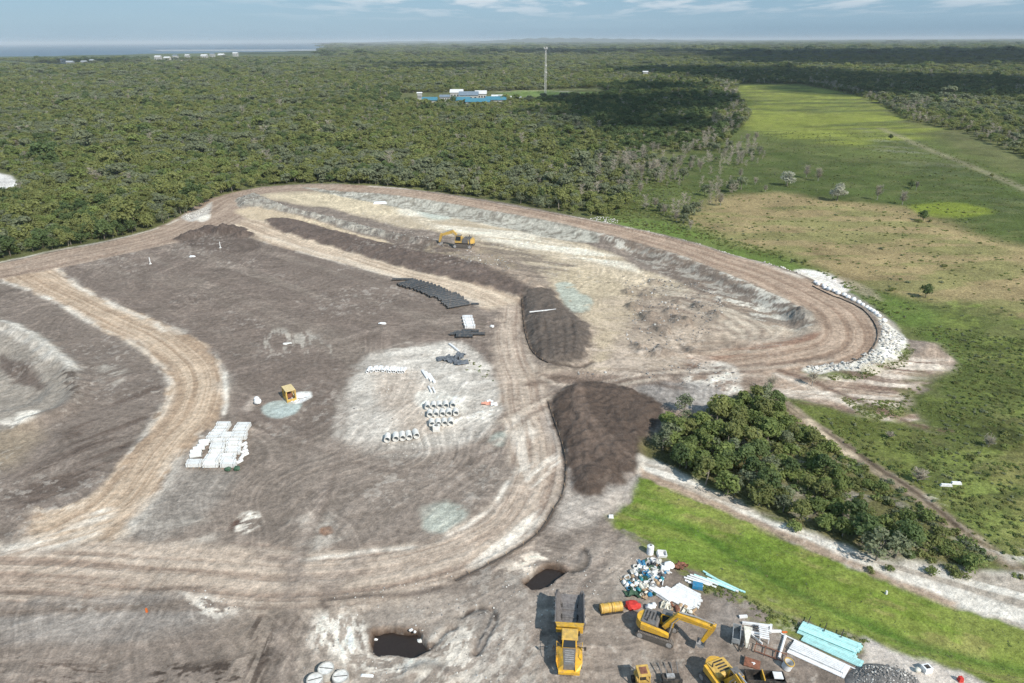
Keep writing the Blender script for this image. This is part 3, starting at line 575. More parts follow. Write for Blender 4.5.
sp = fbm(xs / 1.3, ys / 1.3, 430, 4, 0.7); spz = ss(0.50, 0.64, fbm(xs / 18, ys / 18, 434, 4, 0.6))
paint(i, ss(0.58, 0.66, sp) * spz * 0.27 * bare * (1 - CALM[i]), A(206, 200, 194))
paint(i, ss(0.60, 0.68, fbm(xs / 0.9, ys / 0.9, 438, 4, 0.7)) * ss(0.45, 0.62, fbm(xs / 14, ys / 14, 442, 3)) * 0.25 * bare * (1 - CALM[i]), A(84, 76, 72))
ve = VEG > 0.3; i = np.nonzero(ve & (y < 2500))[0]; xs, ys = x[i], y[i]
C[i] *= (1 + VEG[i] * (0.55 * (fbm(xs / 4.5, ys / 4.5, 450, 4, 0.65) - 0.5) + 0.7 * (fbm(xs / 24, ys / 24, 454, 4, 0.6) - 0.5)))[:, None]
tn_ = ss(0.5, 0.66, fbm(xs / 12, ys / 7, 458, 4, 0.65)) * VEG[i]; paint(i, tn_ * 0.16, A(142, 134, 96))
C *= 1 - (1 - VEG[:, None]) * np.array([-0.01, 0.012, 0.07])[None, :]
# general roughness and grain
Z += (N2 - 0.5) * 0.16 * ss(500, 150, y) + (N1 - 0.5) * 0.5 * ss(900, 200, y)
C *= (0.93 + 0.14 * N2[:, None] * ss(600, 100, y)[:, None] + 0.0)
# the shore: the land dips under the sea on the far left
SHORE_PX = [(-60, 57.5), (100, 54.5), (200, 52.5), (262, 51.5), (330, 50)]
shore_w = [P(a, b + (-0.0)) for a, b in SHORE_PX]
xs_ = x / np.maximum(y, 1)
shx = np.array([p.x / p.y for p in shore_w]); shy = np.array([p.y for p in shore_w])
sy = np.interp(xs_, shx, shy)
k = ss(0.97, 1.03, y / sy) * ss(-0.235, -0.265, xs_) * (y > 1500)
Z -= 6 * k
Z[:] = np.where(y < 45, Z * 0, Z)
C = np.clip(C, 0.004, 0.75)

gm = bpy.data.meshes.new('ground')
V = np.stack([x, y, Z], 1).astype(np.float32)
r, c_ = np.meshgrid(np.arange(NR - 1), np.arange(NC - 1), indexing='ij')
a = (r * NC + c_).ravel()
FQ = np.stack([a, a + 1, a + 1 + NC, a + NC], 1).astype(np.int32)
gm.vertices.add(N); gm.vertices.foreach_set('co', V.ravel())
gm.loops.add(FQ.size); gm.loops.foreach_set('vertex_index', FQ.ravel())
gm.polygons.add(len(FQ)); gm.polygons.foreach_set('loop_start', np.arange(0, FQ.size, 4, dtype=np.int32))
gm.polygons.foreach_set('loop_total', np.full(len(FQ), 4, dtype=np.int32)) if bpy.app.version < (4, 0, 0) else None
gm.update(calc_edges=True)
gm.polygons.foreach_set('use_smooth', np.ones(len(FQ), bool))
ca = gm.attributes.new('soil', 'FLOAT_COLOR', 'POINT')
ca.data.foreach_set('color', np.concatenate([C, VEG[:, None]], 1).astype(np.float32).ravel())
ground = link(bpy.data.objects.new('ground', gm)); tag(ground, kind='structure')

m = bpy.data.materials.new('ground'); m.use_nodes = True; nt, b = nodes_of(m)
b.inputs['Roughness'].default_value = 0.95; b.inputs['Specular IOR Level'].default_value = 0.12
at = nt.nodes.new('ShaderNodeAttribute'); at.attribute_name = 'soil'
g = nt.nodes.new('ShaderNodeNewGeometry')
def gnoise(scale, det, rough):
    n = nt.nodes.new('ShaderNodeTexNoise'); n.inputs['Scale'].default_value = scale; n.inputs['Detail'].default_value = det; n.inputs['Roughness'].default_value = rough
    nt.links.new(g.outputs['Position'], n.inputs['Vector']); return n
na = gnoise(0.9, 8, 0.68); nb = gnoise(0.12, 6, 0.6)
def rng(n, lo, hi, a=0.3, b_=0.7):
    r = nt.nodes.new('ShaderNodeMapRange'); r.inputs['From Min'].default_value = a; r.inputs['From Max'].default_value = b_
    r.inputs['To Min'].default_value = lo; r.inputs['To Max'].default_value = hi; nt.links.new(n, r.inputs['Value']); return r.outputs[0]
def mth(op, a_, b_):
    n = nt.nodes.new('ShaderNodeMath'); n.operation = op
    for k_, v_ in enumerate((a_, b_)):
        if isinstance(v_, (int, float)): n.inputs[k_].default_value = v_
        else: nt.links.new(v_, n.inputs[k_])
    return n.outputs[0]
nc = gnoise(4.2, 5, 0.7)
va = mth('MULTIPLY', mth('MULTIPLY', rng(na.outputs['Fac'], 0.78, 1.2, 0.38, 0.62), rng(nc.outputs['Fac'], 0.86, 1.14, 0.38, 0.62)), rng(nb.outputs['Fac'], 0.90, 1.10, 0.38, 0.62))
# grassy ground is blotchier than bare soil
ng = gnoise(2.2, 6, 0.75)
vg = mth('ADD', mth('MULTIPLY', mth('SUBTRACT', rng(ng.outputs['Fac'], 0.55, 1.45, 0.32, 0.68), 1.0), at.outputs['Alpha']), 1.0)
v = nt.nodes.new('ShaderNodeVectorMath'); v.operation = 'SCALE'
nt.links.new(at.outputs['Color'], v.inputs[0]); nt.links.new(mth('MULTIPLY', va, vg), v.inputs['Scale'])
nt.links.new(v.outputs[0], b.inputs['Base Color'])
bp = nt.nodes.new('ShaderNodeBump'); bp.inputs['Strength'].default_value = 0.8; bp.inputs['Distance'].default_value = 0.35
nt.links.new(na.outputs['Fac'], bp.inputs['Height']); nt.links.new(bp.outputs[0], b.inputs['Normal'])
gm.materials.append(m)

def gz(X_, Y_):
    """ground height under a point"""
    th = math.degrees(math.atan2(H, Y_)) if Y_ > 0 else 54
    r0 = int(np.searchsorted(GY[:, 0], Y_)) ; r0 = min(max(r0, 1), NR - 1)
    best = 0
    row = r0 - 1 if abs(GY[r0 - 1, 0] - Y_) < abs(GY[r0, 0] - Y_) else r0
    c0 = int(np.argmin(np.abs(GX[row] - X_)))
    return float(Z[row * NC + c0])
def PG(px, py):
    p = P(px, py)
    for _ in range(2): p = P(px, py, gz(p.x, p.y))
    return p
# ------------------------------------------------------------------ trees and scrub
rnd = random.Random(7)
def meshfrom(name, verts, faces, m, smooth=False):
    me = bpy.data.meshes.new(name); me.from_pydata([tuple(v) for v in verts], [], faces); me.materials.append(m)
    if smooth: me.polygons.foreach_set('use_smooth', np.ones(len(me.polygons), bool))
    me.update(); return me
LEAF_G = leafmat('leaf_olive', (0.200, 0.225, 0.082), (0.290, 0.310, 0.112))
LEAF_D = leafmat('leaf_dark', (0.105, 0.155, 0.062), (0.165, 0.215, 0.080))
LEAF_B = leafmat('leaf_bright', (0.160, 0.215, 0.072), (0.265, 0.310, 0.100))
LEAF_Y = leafmat('leaf_grey_green', (0.2, 0.232, 0.14), (0.262, 0.285, 0.165))
TWIG = leafmat('dead_twigs', (0.48, 0.43, 0.35), (0.58, 0.53, 0.44))
LEAF_P = leafmat('leaf_pale', (0.42, 0.42, 0.34), (0.5, 0.5, 0.4))
BARK = mat('bark', (0.25, 0.22, 0.18), 0.9, var=0.3, scale=2)
BARK_D = mat('bark_dark', (0.12, 0.10, 0.08), 0.9, var=0.3, scale=2)
def crown(nm, seed, R, Hc, base, nblob, nleaf, leaf, m, flat=0.75, gap=0.0):
    r = random.Random(seed); V = []; Fc = []
    blobs = []
    for k in range(nblob):
        a = r.uniform(0, 6.283); q = math.sqrt(r.random()) * 0.78
        zz = r.random() ** 0.8
        rr = R * q * math.sqrt(max(0.15, 1 - (zz * 0.9 - 0.15) ** 2))
        blobs.append((rr * math.cos(a), rr * math.sin(a), base + zz * Hc * 0.82 * (1 - 0.35 * q), R * r.uniform(0.26, 0.46)))
    for bx, by, bz, br in blobs:
        for _ in range(nleaf):
            d = Vector((r.gauss(0, 1), r.gauss(0, 1), r.gauss(0.25, 1))).normalized()
            q = r.uniform(0.7, 1.08) * br
            c = Vector((bx, by, bz)) + Vector((d.x * q, d.y * q, d.z * q * flat))
            n = (d + Vector((r.gauss(0, .42), r.gauss(0, .42), r.gauss(0.4, .42)))).normalized()
            t = n.orthogonal().normalized(); t = Matrix.Rotation(r.uniform(0, 6.28), 3, n) @ t; u = n.cross(t)
            s = leaf * r.uniform(0.6, 1.3); s2 = s * r.uniform(0.5, 0.9)
            i = len(V); V += [c - t * s, c - u * s2 * 0.8 + n * s * 0.15, c + t * s, c + u * s2]; Fc.append((i, i + 1, i + 2, i + 3))
    return meshfrom(nm, V, Fc, m), blobs
def tube(V, Fc, a, b, r1, r2, n=5):
    a = Vector(a); b = Vector(b); d = (b - a).normalized(); t = d.orthogonal().normalized(); u = d.cross(t)
    i = len(V)
    for c, r in ((a, r1), (b, r2)):
        for k in range(n):
            an = 6.28318 * k / n; V.append(c + (t * math.cos(an) + u * math.sin(an)) * r)
    for k in range(n): Fc.append((i + k, i + (k + 1) % n, i + n + (k + 1) % n, i + n + k))
def trunk(nm, seed, base, R, blobs, m, r0=0.16):
    r = random.Random(seed); V = []; Fc = []
    mid = Vector((r.uniform(-.2, .2), r.uniform(-.2, .2), base * 0.55))
    tube(V, Fc, (0, 0, -0.4), mid, r0, r0 * 0.75, 6)
    fork = mid + Vector((r.uniform(-.2, .2), r.uniform(-.2, .2), base * 0.45)); tube(V, Fc, mid, fork, r0 * 0.75, r0 * 0.6, 6)
    for bx, by, bz, br in blobs[:9]:
        e = Vector((bx, by, bz)); k = fork.lerp(e, 0.5) + Vector((r.uniform(-.3, .3), r.uniform(-.3, .3), -0.2))
        tube(V, Fc, fork, k, r0 * 0.45, r0 * 0.28, 4); tube(V, Fc, k, e, r0 * 0.28, r0 * 0.1, 4)
    return meshfrom(nm, V, Fc, m, True)
def deadcrown(nm, seed, Hc, R, m, n=90):
    r = random.Random(seed); V = []; Fc = []
    for k in range(n):
        a = r.uniform(0, 6.28); z0 = r.uniform(0.25, 0.8) * Hc; L = R * r.uniform(0.4, 1.0) * (1.1 - z0 / Hc * 0.4)
        e = Vector((math.cos(a) * L, math.sin(a) * L, z0 + L * r.uniform(0.4, 1.0)))
        tube(V, Fc, (math.cos(a) * 0.05, math.sin(a) * 0.05, z0), e, 0.06, 0.02, 3)
        for _ in range(3):
            t = r.uniform(0.35, 0.9); b0 = Vector((0, 0, z0)).lerp(e, t)
            tube(V, Fc, b0, b0 + Vector((r.gauss(0, .5), r.gauss(0, .5), r.uniform(.2, .9))) * R * 0.4, 0.035, 0.015, 3)
    return meshfrom(nm, V, Fc, m)
# near trees: (crown mesh, trunk mesh)
KINDS = {}
def kind(key, n, Rr, Hr, br, nb, nl, leaf, m, bark=BARK, r0=0.15, **kw):
    KINDS[key] = []
    for k in range(n):
        R = rnd.uniform(*Rr); Hc = rnd.uniform(*Hr); b_ = rnd.uniform(*br)
        cm, bl = crown(key + '_crown', hash(key) % 1 + 1000 * len(KINDS) + k, R, Hc, b_, nb, nl, leaf, m, **kw)
        KINDS[key].append((cm, trunk(key + '_trunk', 50 + k, b_ + Hc * 0.15, R, bl, bark, r0)))
kind('paperbark', 4, (1.9, 2.6), (2.8, 3.8), (1.6, 2.6), 20, 46, 0.25, LEAF_G)
kind('dark_tree', 3, (1.9, 2.5), (2.8, 3.6), (1.2, 2.0), 20, 46, 0.25, LEAF_D, BARK_D)
kind('green_tree', 3, (1.7, 2.4), (2.4, 3.4), (1.0, 1.8), 20, 46, 0.25, LEAF_B)
kind('grey_tree', 3, (1.6, 2.3), (2.6, 3.6), (1.2, 2.0), 16, 34, 0.22, LEAF_Y)
kind('pale_tree', 2, (1.8, 2.2), (3.0, 3.8), (1.2, 1.6), 18, 40, 0.22, LEAF_P)
kind('round_shrub', 3, (1.0, 1.5), (1.0, 1.6), (0.1, 0.3), 12, 34, 0.17, LEAF_B, r0=0.06)
kind('dull_shrub', 3, (0.9, 1.4), (0.8, 1.2), (0.1, 0.3), 10, 30, 0.16, LEAF_G, r0=0.06)
KINDS['dead_tree'] = [(deadcrown('dead_tree_crown', k, 5.5, 2.0, TWIG), trunk('dead_tree_trunk', 90 + k, 3.6, 1.5, [(0, 0, 5.2, .1)], mat('grey_trunk', (0.34, 0.32, 0.29), 0.9), 0.12)) for k in range(3)]
KINDS['bare_shrub'] = [(deadcrown('bare_shrub_crown', 20 + k, 1.7, 1.3, TWIG, 70), trunk('bare_shrub_trunk', 95 + k, 0.6, 0.6, [(0, 0, 1.3, .1)], MATS['grey_trunk'], 0.05)) for k in range(2)]
ntree = [0]
def tree(name, key, px, py, s, label, cat, group, base=None, rs=None):
    r = rs or rnd
    p = base if base is not None else PG(px, py)
    root = bpy.data.objects.new(name, None); link(root)
    root.location = p; root.rotation_euler = (0, 0, r.uniform(0, 6.28)); root.scale = (s * r.uniform(.92, 1.1), s * r.uniform(.92, 1.1), s * r.uniform(0.88, 1.12))
    tag(root, label, cat, group)
    cm, tm = r.choice(KINDS[key])
    for nm, me in (('crown', cm), ('trunk', tm)):
        o = link(bpy.data.objects.new(nm, me)); o.parent = root
    ntree[0] += 1
    return root

# ---- wide woodland, built as one counted-by-nobody mass
def far_protos():
    cl = bpy.data.collections.new('woodland_kinds'); out = []
    spec = [('a', LEAF_G, 5), ('b', LEAF_G, 5), ('c', LEAF_G, 5), ('d', LEAF_Y, 4), ('e', LEAF_D, 5), ('f', LEAF_B, 5), ('g', LEAF_D, 5)]
    for k, (n_, mt, _) in enumerate(spec):
        r = random.Random(300 + k)
        cm, bl = crown('woodland_crown', 300 + k, r.uniform(2.0, 2.6), r.uniform(2.4, 3.2), r.uniform(1.6, 2.6), 15, 34, 0.34, mt)
        V = [v.co.copy() for v in cm.vertices]; Fc = [tuple(p.vertices) for p in cm.polygons]; nf = len(Fc)
        tube(V, Fc, (0, 0, -1), (0.1, 0, 3.0), 0.16, 0.1, 4)
        me = meshfrom('woodland_tree', V, Fc, mt); me.materials.append(BARK)
        me.polygons.foreach_set('material_index', np.array([0] * nf + [1] * (len(Fc) - nf), dtype=np.int32)); 
        o = bpy.data.objects.new('%02d_tree' % k, me); cl.objects.link(o); out.append(o)
    dm = deadcrown('woodland_dead', 5, 6.0, 1.6, TWIG, 34); o = bpy.data.objects.new('07_dead', dm); cl.objects.link(o)
    return cl
WOOD = far_protos()
def scatter_group(cl):
    ng_ = bpy.data.node_groups.new('scatter', 'GeometryNodeTree')
    ng_.interface.new_socket('Geometry', in_out='INPUT', socket_type='NodeSocketGeometry')
    ng_.interface.new_socket('Geometry', in_out='OUTPUT', socket_type='NodeSocketGeometry')
    nn = ng_.nodes; gi = nn.new('NodeGroupInput'); go = nn.new('NodeGroupOutput')
    ip = nn.new('GeometryNodeInstanceOnPoints'); ci = nn.new('GeometryNodeCollectionInfo')
    ci.inputs['Collection'].default_value = cl; ci.inputs['Separate Children'].default_value = True; ci.inputs['Reset Children'].default_value = True
    ip.inputs['Pick Instance'].default_value = True
    def attr(nm, t):
        a = nn.new('GeometryNodeInputNamedAttribute'); a.data_type = t; a.inputs['Name'].default_value = nm; return [o for o in a.outputs if o.enabled and o.name == 'Attribute'][0]
    L = ng_.links.new
    L(gi.outputs[0], ip.inputs['Points']); L(ci.outputs[0], ip.inputs['Instance'])
    L(attr('pick', 'INT'), ip.inputs['Instance Index'])
    L(attr('turn', 'FLOAT_VECTOR'), ip.inputs['Rotation']); L(attr('size', 'FLOAT_VECTOR'), ip.inputs['Scale'])
    L(ip.outputs[0], go.inputs[0])
    return ng_
def scatter(name, pts, pick, turn, size, cl, label, cat, group=None):
    me = bpy.data.meshes.new(name); me.vertices.add(len(pts)); me.vertices.foreach_set('co', np.asarray(pts, np.float32).ravel())
    a = me.attributes.new('pick', 'INT', 'POINT'); a.data.foreach_set('value', np.asarray(pick, np.int32))
    a = me.attributes.new('turn', 'FLOAT_VECTOR', 'POINT'); a.data.foreach_set('vector', np.asarray(turn, np.float32).ravel())
    a = me.attributes.new('size', 'FLOAT_VECTOR', 'POINT'); a.data.foreach_set('vector', np.asarray(size, np.float32).ravel())
    o = link(bpy.data.objects.new(name, me)); md = o.modifiers.new('scatter', 'NODES'); md.node_group = scatter_group(cl)
    tag(o, label, cat, group, 'stuff'); return o
rs_ = np.random.RandomState(5)
def jitter(x0, x1, y0, y1, s):
    gx, gy = np.meshgrid(np.arange(x0, x1, s), np.arange(y0, y1, s)); n = gx.size
    return gx.ravel() + rs_.uniform(-.5, .5, n) * s, gy.ravel() + rs_.uniform(-.5, .5, n) * s
def pin(px_pts, X_, Y_): return inside(pw(px_pts), X_, Y_)
def pixel_of(X_, Y_, Zv=0):
    """where a ground point shows in the photograph's frame (only to leave out what it cannot see)"""
    q = np.stack([X_, Y_, np.full_like(X_, Zv) - H]) ; R_ = np.array(RM.transposed()); c = R_ @ q
    return 512 + F * c[0] / -c[2], 341.5 - F * c[1] / -c[2]
SITE_W = pw(SITE)
MARSH_W = pw([(590, 240), (622, 215), (640, 170), (655, 155), (720, 150), (750, 118), (735, 92), (738, 84), (800, 84), (850, 94), (885, 106), (905, 120), (960, 132), (1040, 165), (1150, 215), (1300, 300), (1400, 900), (700, 900)])
CLR = [pw(q) for q in ([(-60, 168), (0, 169), (26, 181), (16, 195), (-60, 200)], [(400, 93), (470, 92), (600, 88), (612, 94), (560, 99), (480, 105), (400, 103)],
                        [(-80, 60), (-5, 60), (40, 63), (95, 64), (60, 67), (-40, 64)], [(150, 59), (220, 61), (180, 63.5), (140, 61)])]
EDGE_TREES = []
def woods():
    P_, pk, tn, sz = [], [], [], []
    for (y0, y1, sp, scl, zs) in ((150, 420, 3.5, 1.0, 1.0), (420, 800, 4.5, 1.17, 1.08), (800, 1500, 6.6, 1.6, 1.15), (1500, 3200, 14, 3.0, 1.6), (3200, 7000, 46, 9, 3.0), (7000, 15000, 150, 24, 3.5), (15000, 30000, 420, 60, 4.5)):
        hwid = 0.86 * (y1 * 0.915 + 27)
        X_, Y_ = jitter(-hwid, hwid, y0, y1, sp)
        k = np.abs(X_) < 0.82 * (Y_ * 0.915 + 27) + 12
        X_, Y_ = X_[k], Y_[k]
        k = ~inside(SITE_W, X_, Y_) & ~inside(MARSH_W, X_, Y_)
        for cpoly in CLR: k &= ~inside(cpoly, X_, Y_)
        if y0 < 3000:
            k &= ~((Y_ > 1500) & (Y_ > np.interp(X_ / Y_, shx, shy) * 0.99) & (X_ / Y_ < -0.24))
        else: k &= X_ / Y_ > -0.235 + 0.03 * rs_.uniform(-1, 1, len(X_))
        X_, Y_ = X_[k], Y_[k]; n = len(X_)
        d, _, _ = segdist(SITE_W, X_, Y_, True) if y0 < 500 else (np.full(n, 99), 0, 0)
        if y0 < 500:
            k = d > 2.2; X_, Y_, d = X_[k], Y_[k], d[k]; n = len(X_)
        px, py = pixel_of(X_, Y_)
        # thinner, dying trees towards the marsh
        n1 = fbm(X_ / 70, Y_ / 70, 201, 3); n2 = fbm(X_ / 18, Y_ / 18, 205, 3)
        gap = fbm(X_ / 9, Y_ / 9, 209, 2)
        keep = (gap > 0.24) | (Y_ > 1500)
        mdist = np.full(n, 999.0)
        if y0 < 1500:
            mdist, _, _ = segdist(MARSH_W, X_, Y_, True)
            keep &= ~((mdist < 25) & (rs_.uniform(0, 1, n) < 0.45) & (py > 130))
        X_, Y_, n1, n2, px, py, d, mdist = [q[keep] for q in (X_, Y_, n1, n2, px, py, d, mdist)]; n = len(X_)
        u = rs_.uniform(0, 1, n)
        p = np.select([u < 0.2, u < 0.42, u < 0.62, u < 0.76], [0, 1, 2, 3], 5)
        p = np.where((n1 > 0.56) & (u > 0.35), 3, p); p = np.where((n2 > 0.62) & (u > 0.5), 4, p)
        dark = pin([(560, 110), (600, 84), (700, 84), (745, 100), (735, 140), (690, 165), (640, 165), (590, 130)], X_, Y_) | pin([(350, 88), (400, 90), (400, 104), (355, 104)], X_, Y_) | pin([(20, 56), (100, 56), (135, 62), (50, 63)], X_, Y_) | pin([(98, 55), (155, 53.5), (158, 62), (100, 62)], X_, Y_) | pin([(185, 55), (330, 52), (340, 57), (200, 59)], X_, Y_) | pin([(660, 74), (800, 74), (1060, 84), (1060, 102), (900, 100), (760, 86)], X_, Y_)
        p = np.where(dark & (u > 0.25), 4 + 2 * (u > 0.6), p)
        p = np.where((rs_.uniform(0, 1, n) < 0.035 + 0.3 * (mdist < 22)) & (Y_ < 1500) & ((py < 200)), 7, p)
        s = scl * np.exp(rs_.normal(0, 0.24, n)) * (0.75 + 0.5 * n1) * np.where(rs_.uniform(0, 1, n) < 0.03, 1.5 if y0 < 800 else 1.15, 1.0)
        zz = np.array([gz(a, b) if b < 1400 else 0 for a, b in zip(X_, Y_)]) if y0 < 500 else np.zeros(n)
        P_.append(np.stack([X_, Y_, zz - 0.2], 1)); pk.append(p)
        tn.append(np.stack([0 * s, 0 * s, rs_.uniform(0, 6.28, n)], 1)); sz.append(np.stack([s, s, (0.82 if y0 < 800 else 1) * s * zs / scl * rs_.uniform(0.85, 1.2, n) * (1 if y0 < 800 else 1.0)], 1))
        if y0 == 150: EDGE_TREES.append((X_, Y_, px, py, d))
    return P_, pk, tn, sz
P_, pk, tn, sz = woods()
# the front row along the earthworks is taken out and built tree by tree
X_, Y_, px, py, d = EDGE_TREES[0]
cand = np.nonzero((d < 14) & (px > 4) & (px < 1020) & (py > 185) & (py < 262))[0]
score = py[cand] + rs_.uniform(0, 8, len(cand))
sel = cand[np.argsort(-score)][:125]
msk = np.ones(len(X_), bool); msk[sel] = False
EDGE = [(X_[j], Y_[j], px[j], py[j], float(P_[0][j][2]), int(pk[0][j]), float(sz[0][j][0])) for j in sel]
P_[0], pk[0], tn[0], sz[0] = P_[0][msk], pk[0][msk], tn[0][msk], sz[0][msk]
scatter('woodland', np.concatenate(P_), np.concatenate(pk), np.concatenate(tn), np.concatenate(sz), WOOD,
        'dense olive green paperbark woodland stretching from the earthworks to the horizon', 'woodland')
def ordinal(n): return {1: 'first', 2: 'second', 3: 'third', 4: 'fourth', 5: 'fifth', 6: 'sixth', 7: 'seventh', 8: 'eighth', 9: 'ninth', 10: 'tenth', 11: 'eleventh', 12: 'twelfth'}.get(n) or (str(n) + ('th' if 10 < n % 100 < 14 else {1: 'st', 2: 'nd', 3: 'rd'}.get(n % 10, 'th')))
EDGE.sort(key=lambda e: e[2])
keys = ['paperbark', 'paperbark', 'paperbark', 'grey_tree', 'dark_tree', 'green_tree', 'dark_tree', 'dead_tree']
desc = {'dull_shrub': 'dull low shrub', 'round_shrub': 'bright low shrub', 'paperbark': 'olive green paperbark', 'grey_tree': 'grey green thin tree', 'dark_tree': 'dark bushy tree', 'green_tree': 'fresh green tree', 'dead_tree': 'bare grey tree'}
cnt = {}
for X0, Y0, px0, py0, z0, pk0, s0 in EDGE:
    k = keys[pk0]
    where = ('on the forest edge at the far left' if px0 < 90 else 'on the forest edge before the road bend' if px0 < 215 else
             'on the forest edge behind the cream pad' if px0 < 350 else 'on the forest edge above the rocky bank' if px0 < 480 else 'at the forest corner by white rocks')
    cnt[(k, where)] = cnt.get((k, where), 0) + 1
    tree('forest_tree', k, px0, py0, s0 * 1.02, f'{ordinal(cnt[(k, where)])} {desc[k]} from the left {where}', 'tree', desc[k] + 's ' + where, base=Vector((X0, Y0, z0)))

# ---- the bush beside the mown strip, tree by tree
BUSH = [(646, 442), (652, 428), (672, 422), (700, 420), (728, 410), (748, 398), (772, 400), (797, 428), (818, 450), (842, 474), (846, 500), (832, 528), (800, 524), (765, 510), (735, 499), (700, 483), (672, 470), (652, 456)]
bw = pw(BUSH)
X_, Y_ = jitter(bw[:, 0].min(), bw[:, 0].max(), bw[:, 1].min(), bw[:, 1].max(), 2.85)
k = inside(bw, X_, Y_); X_, Y_ = X_[k], Y_[k]
px, py = pixel_of(X_, Y_)
order = np.argsort(px)
for j in order:
    u = rnd.random()
    kk = 'green_tree' if u < 0.56 else 'dark_tree' if u < 0.66 else 'paperbark' if u < 0.86 else 'grey_tree'
    thin = px[j] > 765 + (py[j] - 400) * 0.1
    shrub_ = thin and rnd.random() < 0.4
    if shrub_: kk = 'dull_shrub' if rnd.random() < .5 else 'round_shrub'
    back = py[j] < 455 + (px[j] - 700) * 0.45
    sz_ = rnd.uniform(1.1, 1.5) if shrub_ else rnd.uniform(0.85, 1.12) * (rnd.uniform(0.5, 0.85) if thin else 1.0)
    where = ('rear' if back else 'front') + (' left end of the bush' if px[j] < 690 else ' middle of the bush' if px[j] < 760 else ' right half of the bush')
    cnt[(kk, where)] = cnt.get((kk, where), 0) + 1
    tree('bush_shrub' if shrub_ else 'bush_tree', kk, 0, 0, sz_ * 1.05, f'{ordinal(cnt[(kk, where)])} {desc[kk]} from the left in the {where}', 'shrub' if shrub_ else 'tree', desc[kk] + 's in the ' + where, base=Vector((X_[j], Y_[j], gz(X_[j], Y_[j]) - 0.1)))
singles = [('bush_tree', 'grey_tree', 684, 413, 0.9, 'lone slender tree on the pale sand behind the bush'),
    ('bush_tree', 'grey_tree', 876, 560, 1.15, 'large grey green tree overhanging the white sand track'), ('bush_tree', 'grey_tree', 895, 558, 1.1, 'grey green tree on the right side of the large one by the white sand'),
    ('bush_tree', 'dark_tree', 905, 548, 1.0, 'dark tree behind the large grey green tree by the white sand'), ('bush_tree', 'dark_tree', 862, 543, 1.0, 'dark tree left of the large grey green tree by the white sand'),
    ('bush_tree', 'green_tree', 880, 536, 0.9, 'fresh green tree behind the pair of grey green trees'), ('bush_tree', 'green_tree', 842, 536, 0.85, 'fresh green tree above the narrow gap of white sand'),
    ('bush_tree', 'green_tree', 826, 530, 0.7, 'small green tree at the foot of the bush by the white gap'), ('bush_tree', 'paperbark', 800, 520, 0.8, 'olive tree at the foot of the bush over the pale verge'),
    ('bush_tree', 'grey_tree', 782, 512, 0.8, 'small grey green tree on the lower edge of the bush'), ('bush_tree', 'dark_tree', 852, 522, 0.8, 'dark small tree in the thin end of the bush'),
    ('round_shrub', 'round_shrub', 793, 530, 1.0, 'round bright green shrub on the verge of the white sand'), ('round_shrub', 'round_shrub', 931, 573, 0.75, 'round green shrub alone on the white sand'),
    ('round_shrub', 'round_shrub', 973, 570, 1.45, 'largest round shrub beside the white sand track on the right'), ('round_shrub', 'dull_shrub', 952, 574, 1.0, 'low dull shrub left of the largest round shrub'),
    ('round_shrub', 'dull_shrub', 960, 578, 0.9, 'low dull shrub at the edge of the sand below the largest shrub'), ('round_shrub', 'round_shrub', 945, 556, 1.1, 'green shrub behind the white sand near the diagonal track'),
    ('round_shrub', 'dull_shrub', 936, 543, 1.1, 'dull shrub left of the diagonal track end'), ('round_shrub', 'round_shrub', 918, 538, 1.1, 'green shrub in the thin end of the bush'),
    ('round_shrub', 'dull_shrub', 870, 572, 0.6, 'tiny dull shrub on the sand below the grey green pair'), ('round_shrub', 'round_shrub', 889, 571, 0.55, 'small green shrub with reddish tips under the large tree'),
    ('bush_tree', 'grey_tree', 846, 414, 0.0, '')]
for nm, kk, a, b_, s, lb in singles:
    if s: tree(nm, kk, a, b_, s, lb, 'tree' if 'tree' in nm else 'shrub', None)
tree('dead_tree', 'bare_shrub', 918, 482, 1.15, 'bare grey bush, the larger of two, on the green heath', 'shrub', None)
tree('dead_tree', 'bare_shrub', 988, 447, 0.95, 'bare pale bush on the right of the green heath', 'shrub', None)
tree('dead_tree', 'bare_shrub', 889, 438, 0.7, 'small bare grey bush just above the diagonal track', 'shrub', None)
tree('dead_tree', 'dead_tree', 812, 386, 0.65, 'bare thin tree standing at the junction of the dirt tracks', 'tree', None)
tree('dead_tree', 'dead_tree', 770, 392, 0.7, 'bare grey tree over the white sand behind the bush', 'tree', None)
for k, (a, b_) in enumerate([(868, 487), (895, 520), (912, 528), (925, 520), (942, 535), (885, 530), (950, 548), (832, 452), (812, 436), (812, 465), (825, 478), (845, 490), (860, 500), (838, 505), (872, 515), (890, 505), (858, 485), (880, 490), (905, 520), (800, 440), (820, 452), (788, 425), (842, 470)]):
    tree('round_shrub', rnd.choice(['dull_shrub', 'round_shrub', 'dull_shrub']), a, b_, rnd.uniform(0.8, 1.2), ordinal(k + 1) + ' low shrub in the thin sandy scrub right of the bush', 'shrub', 'low shrubs right of the bush')
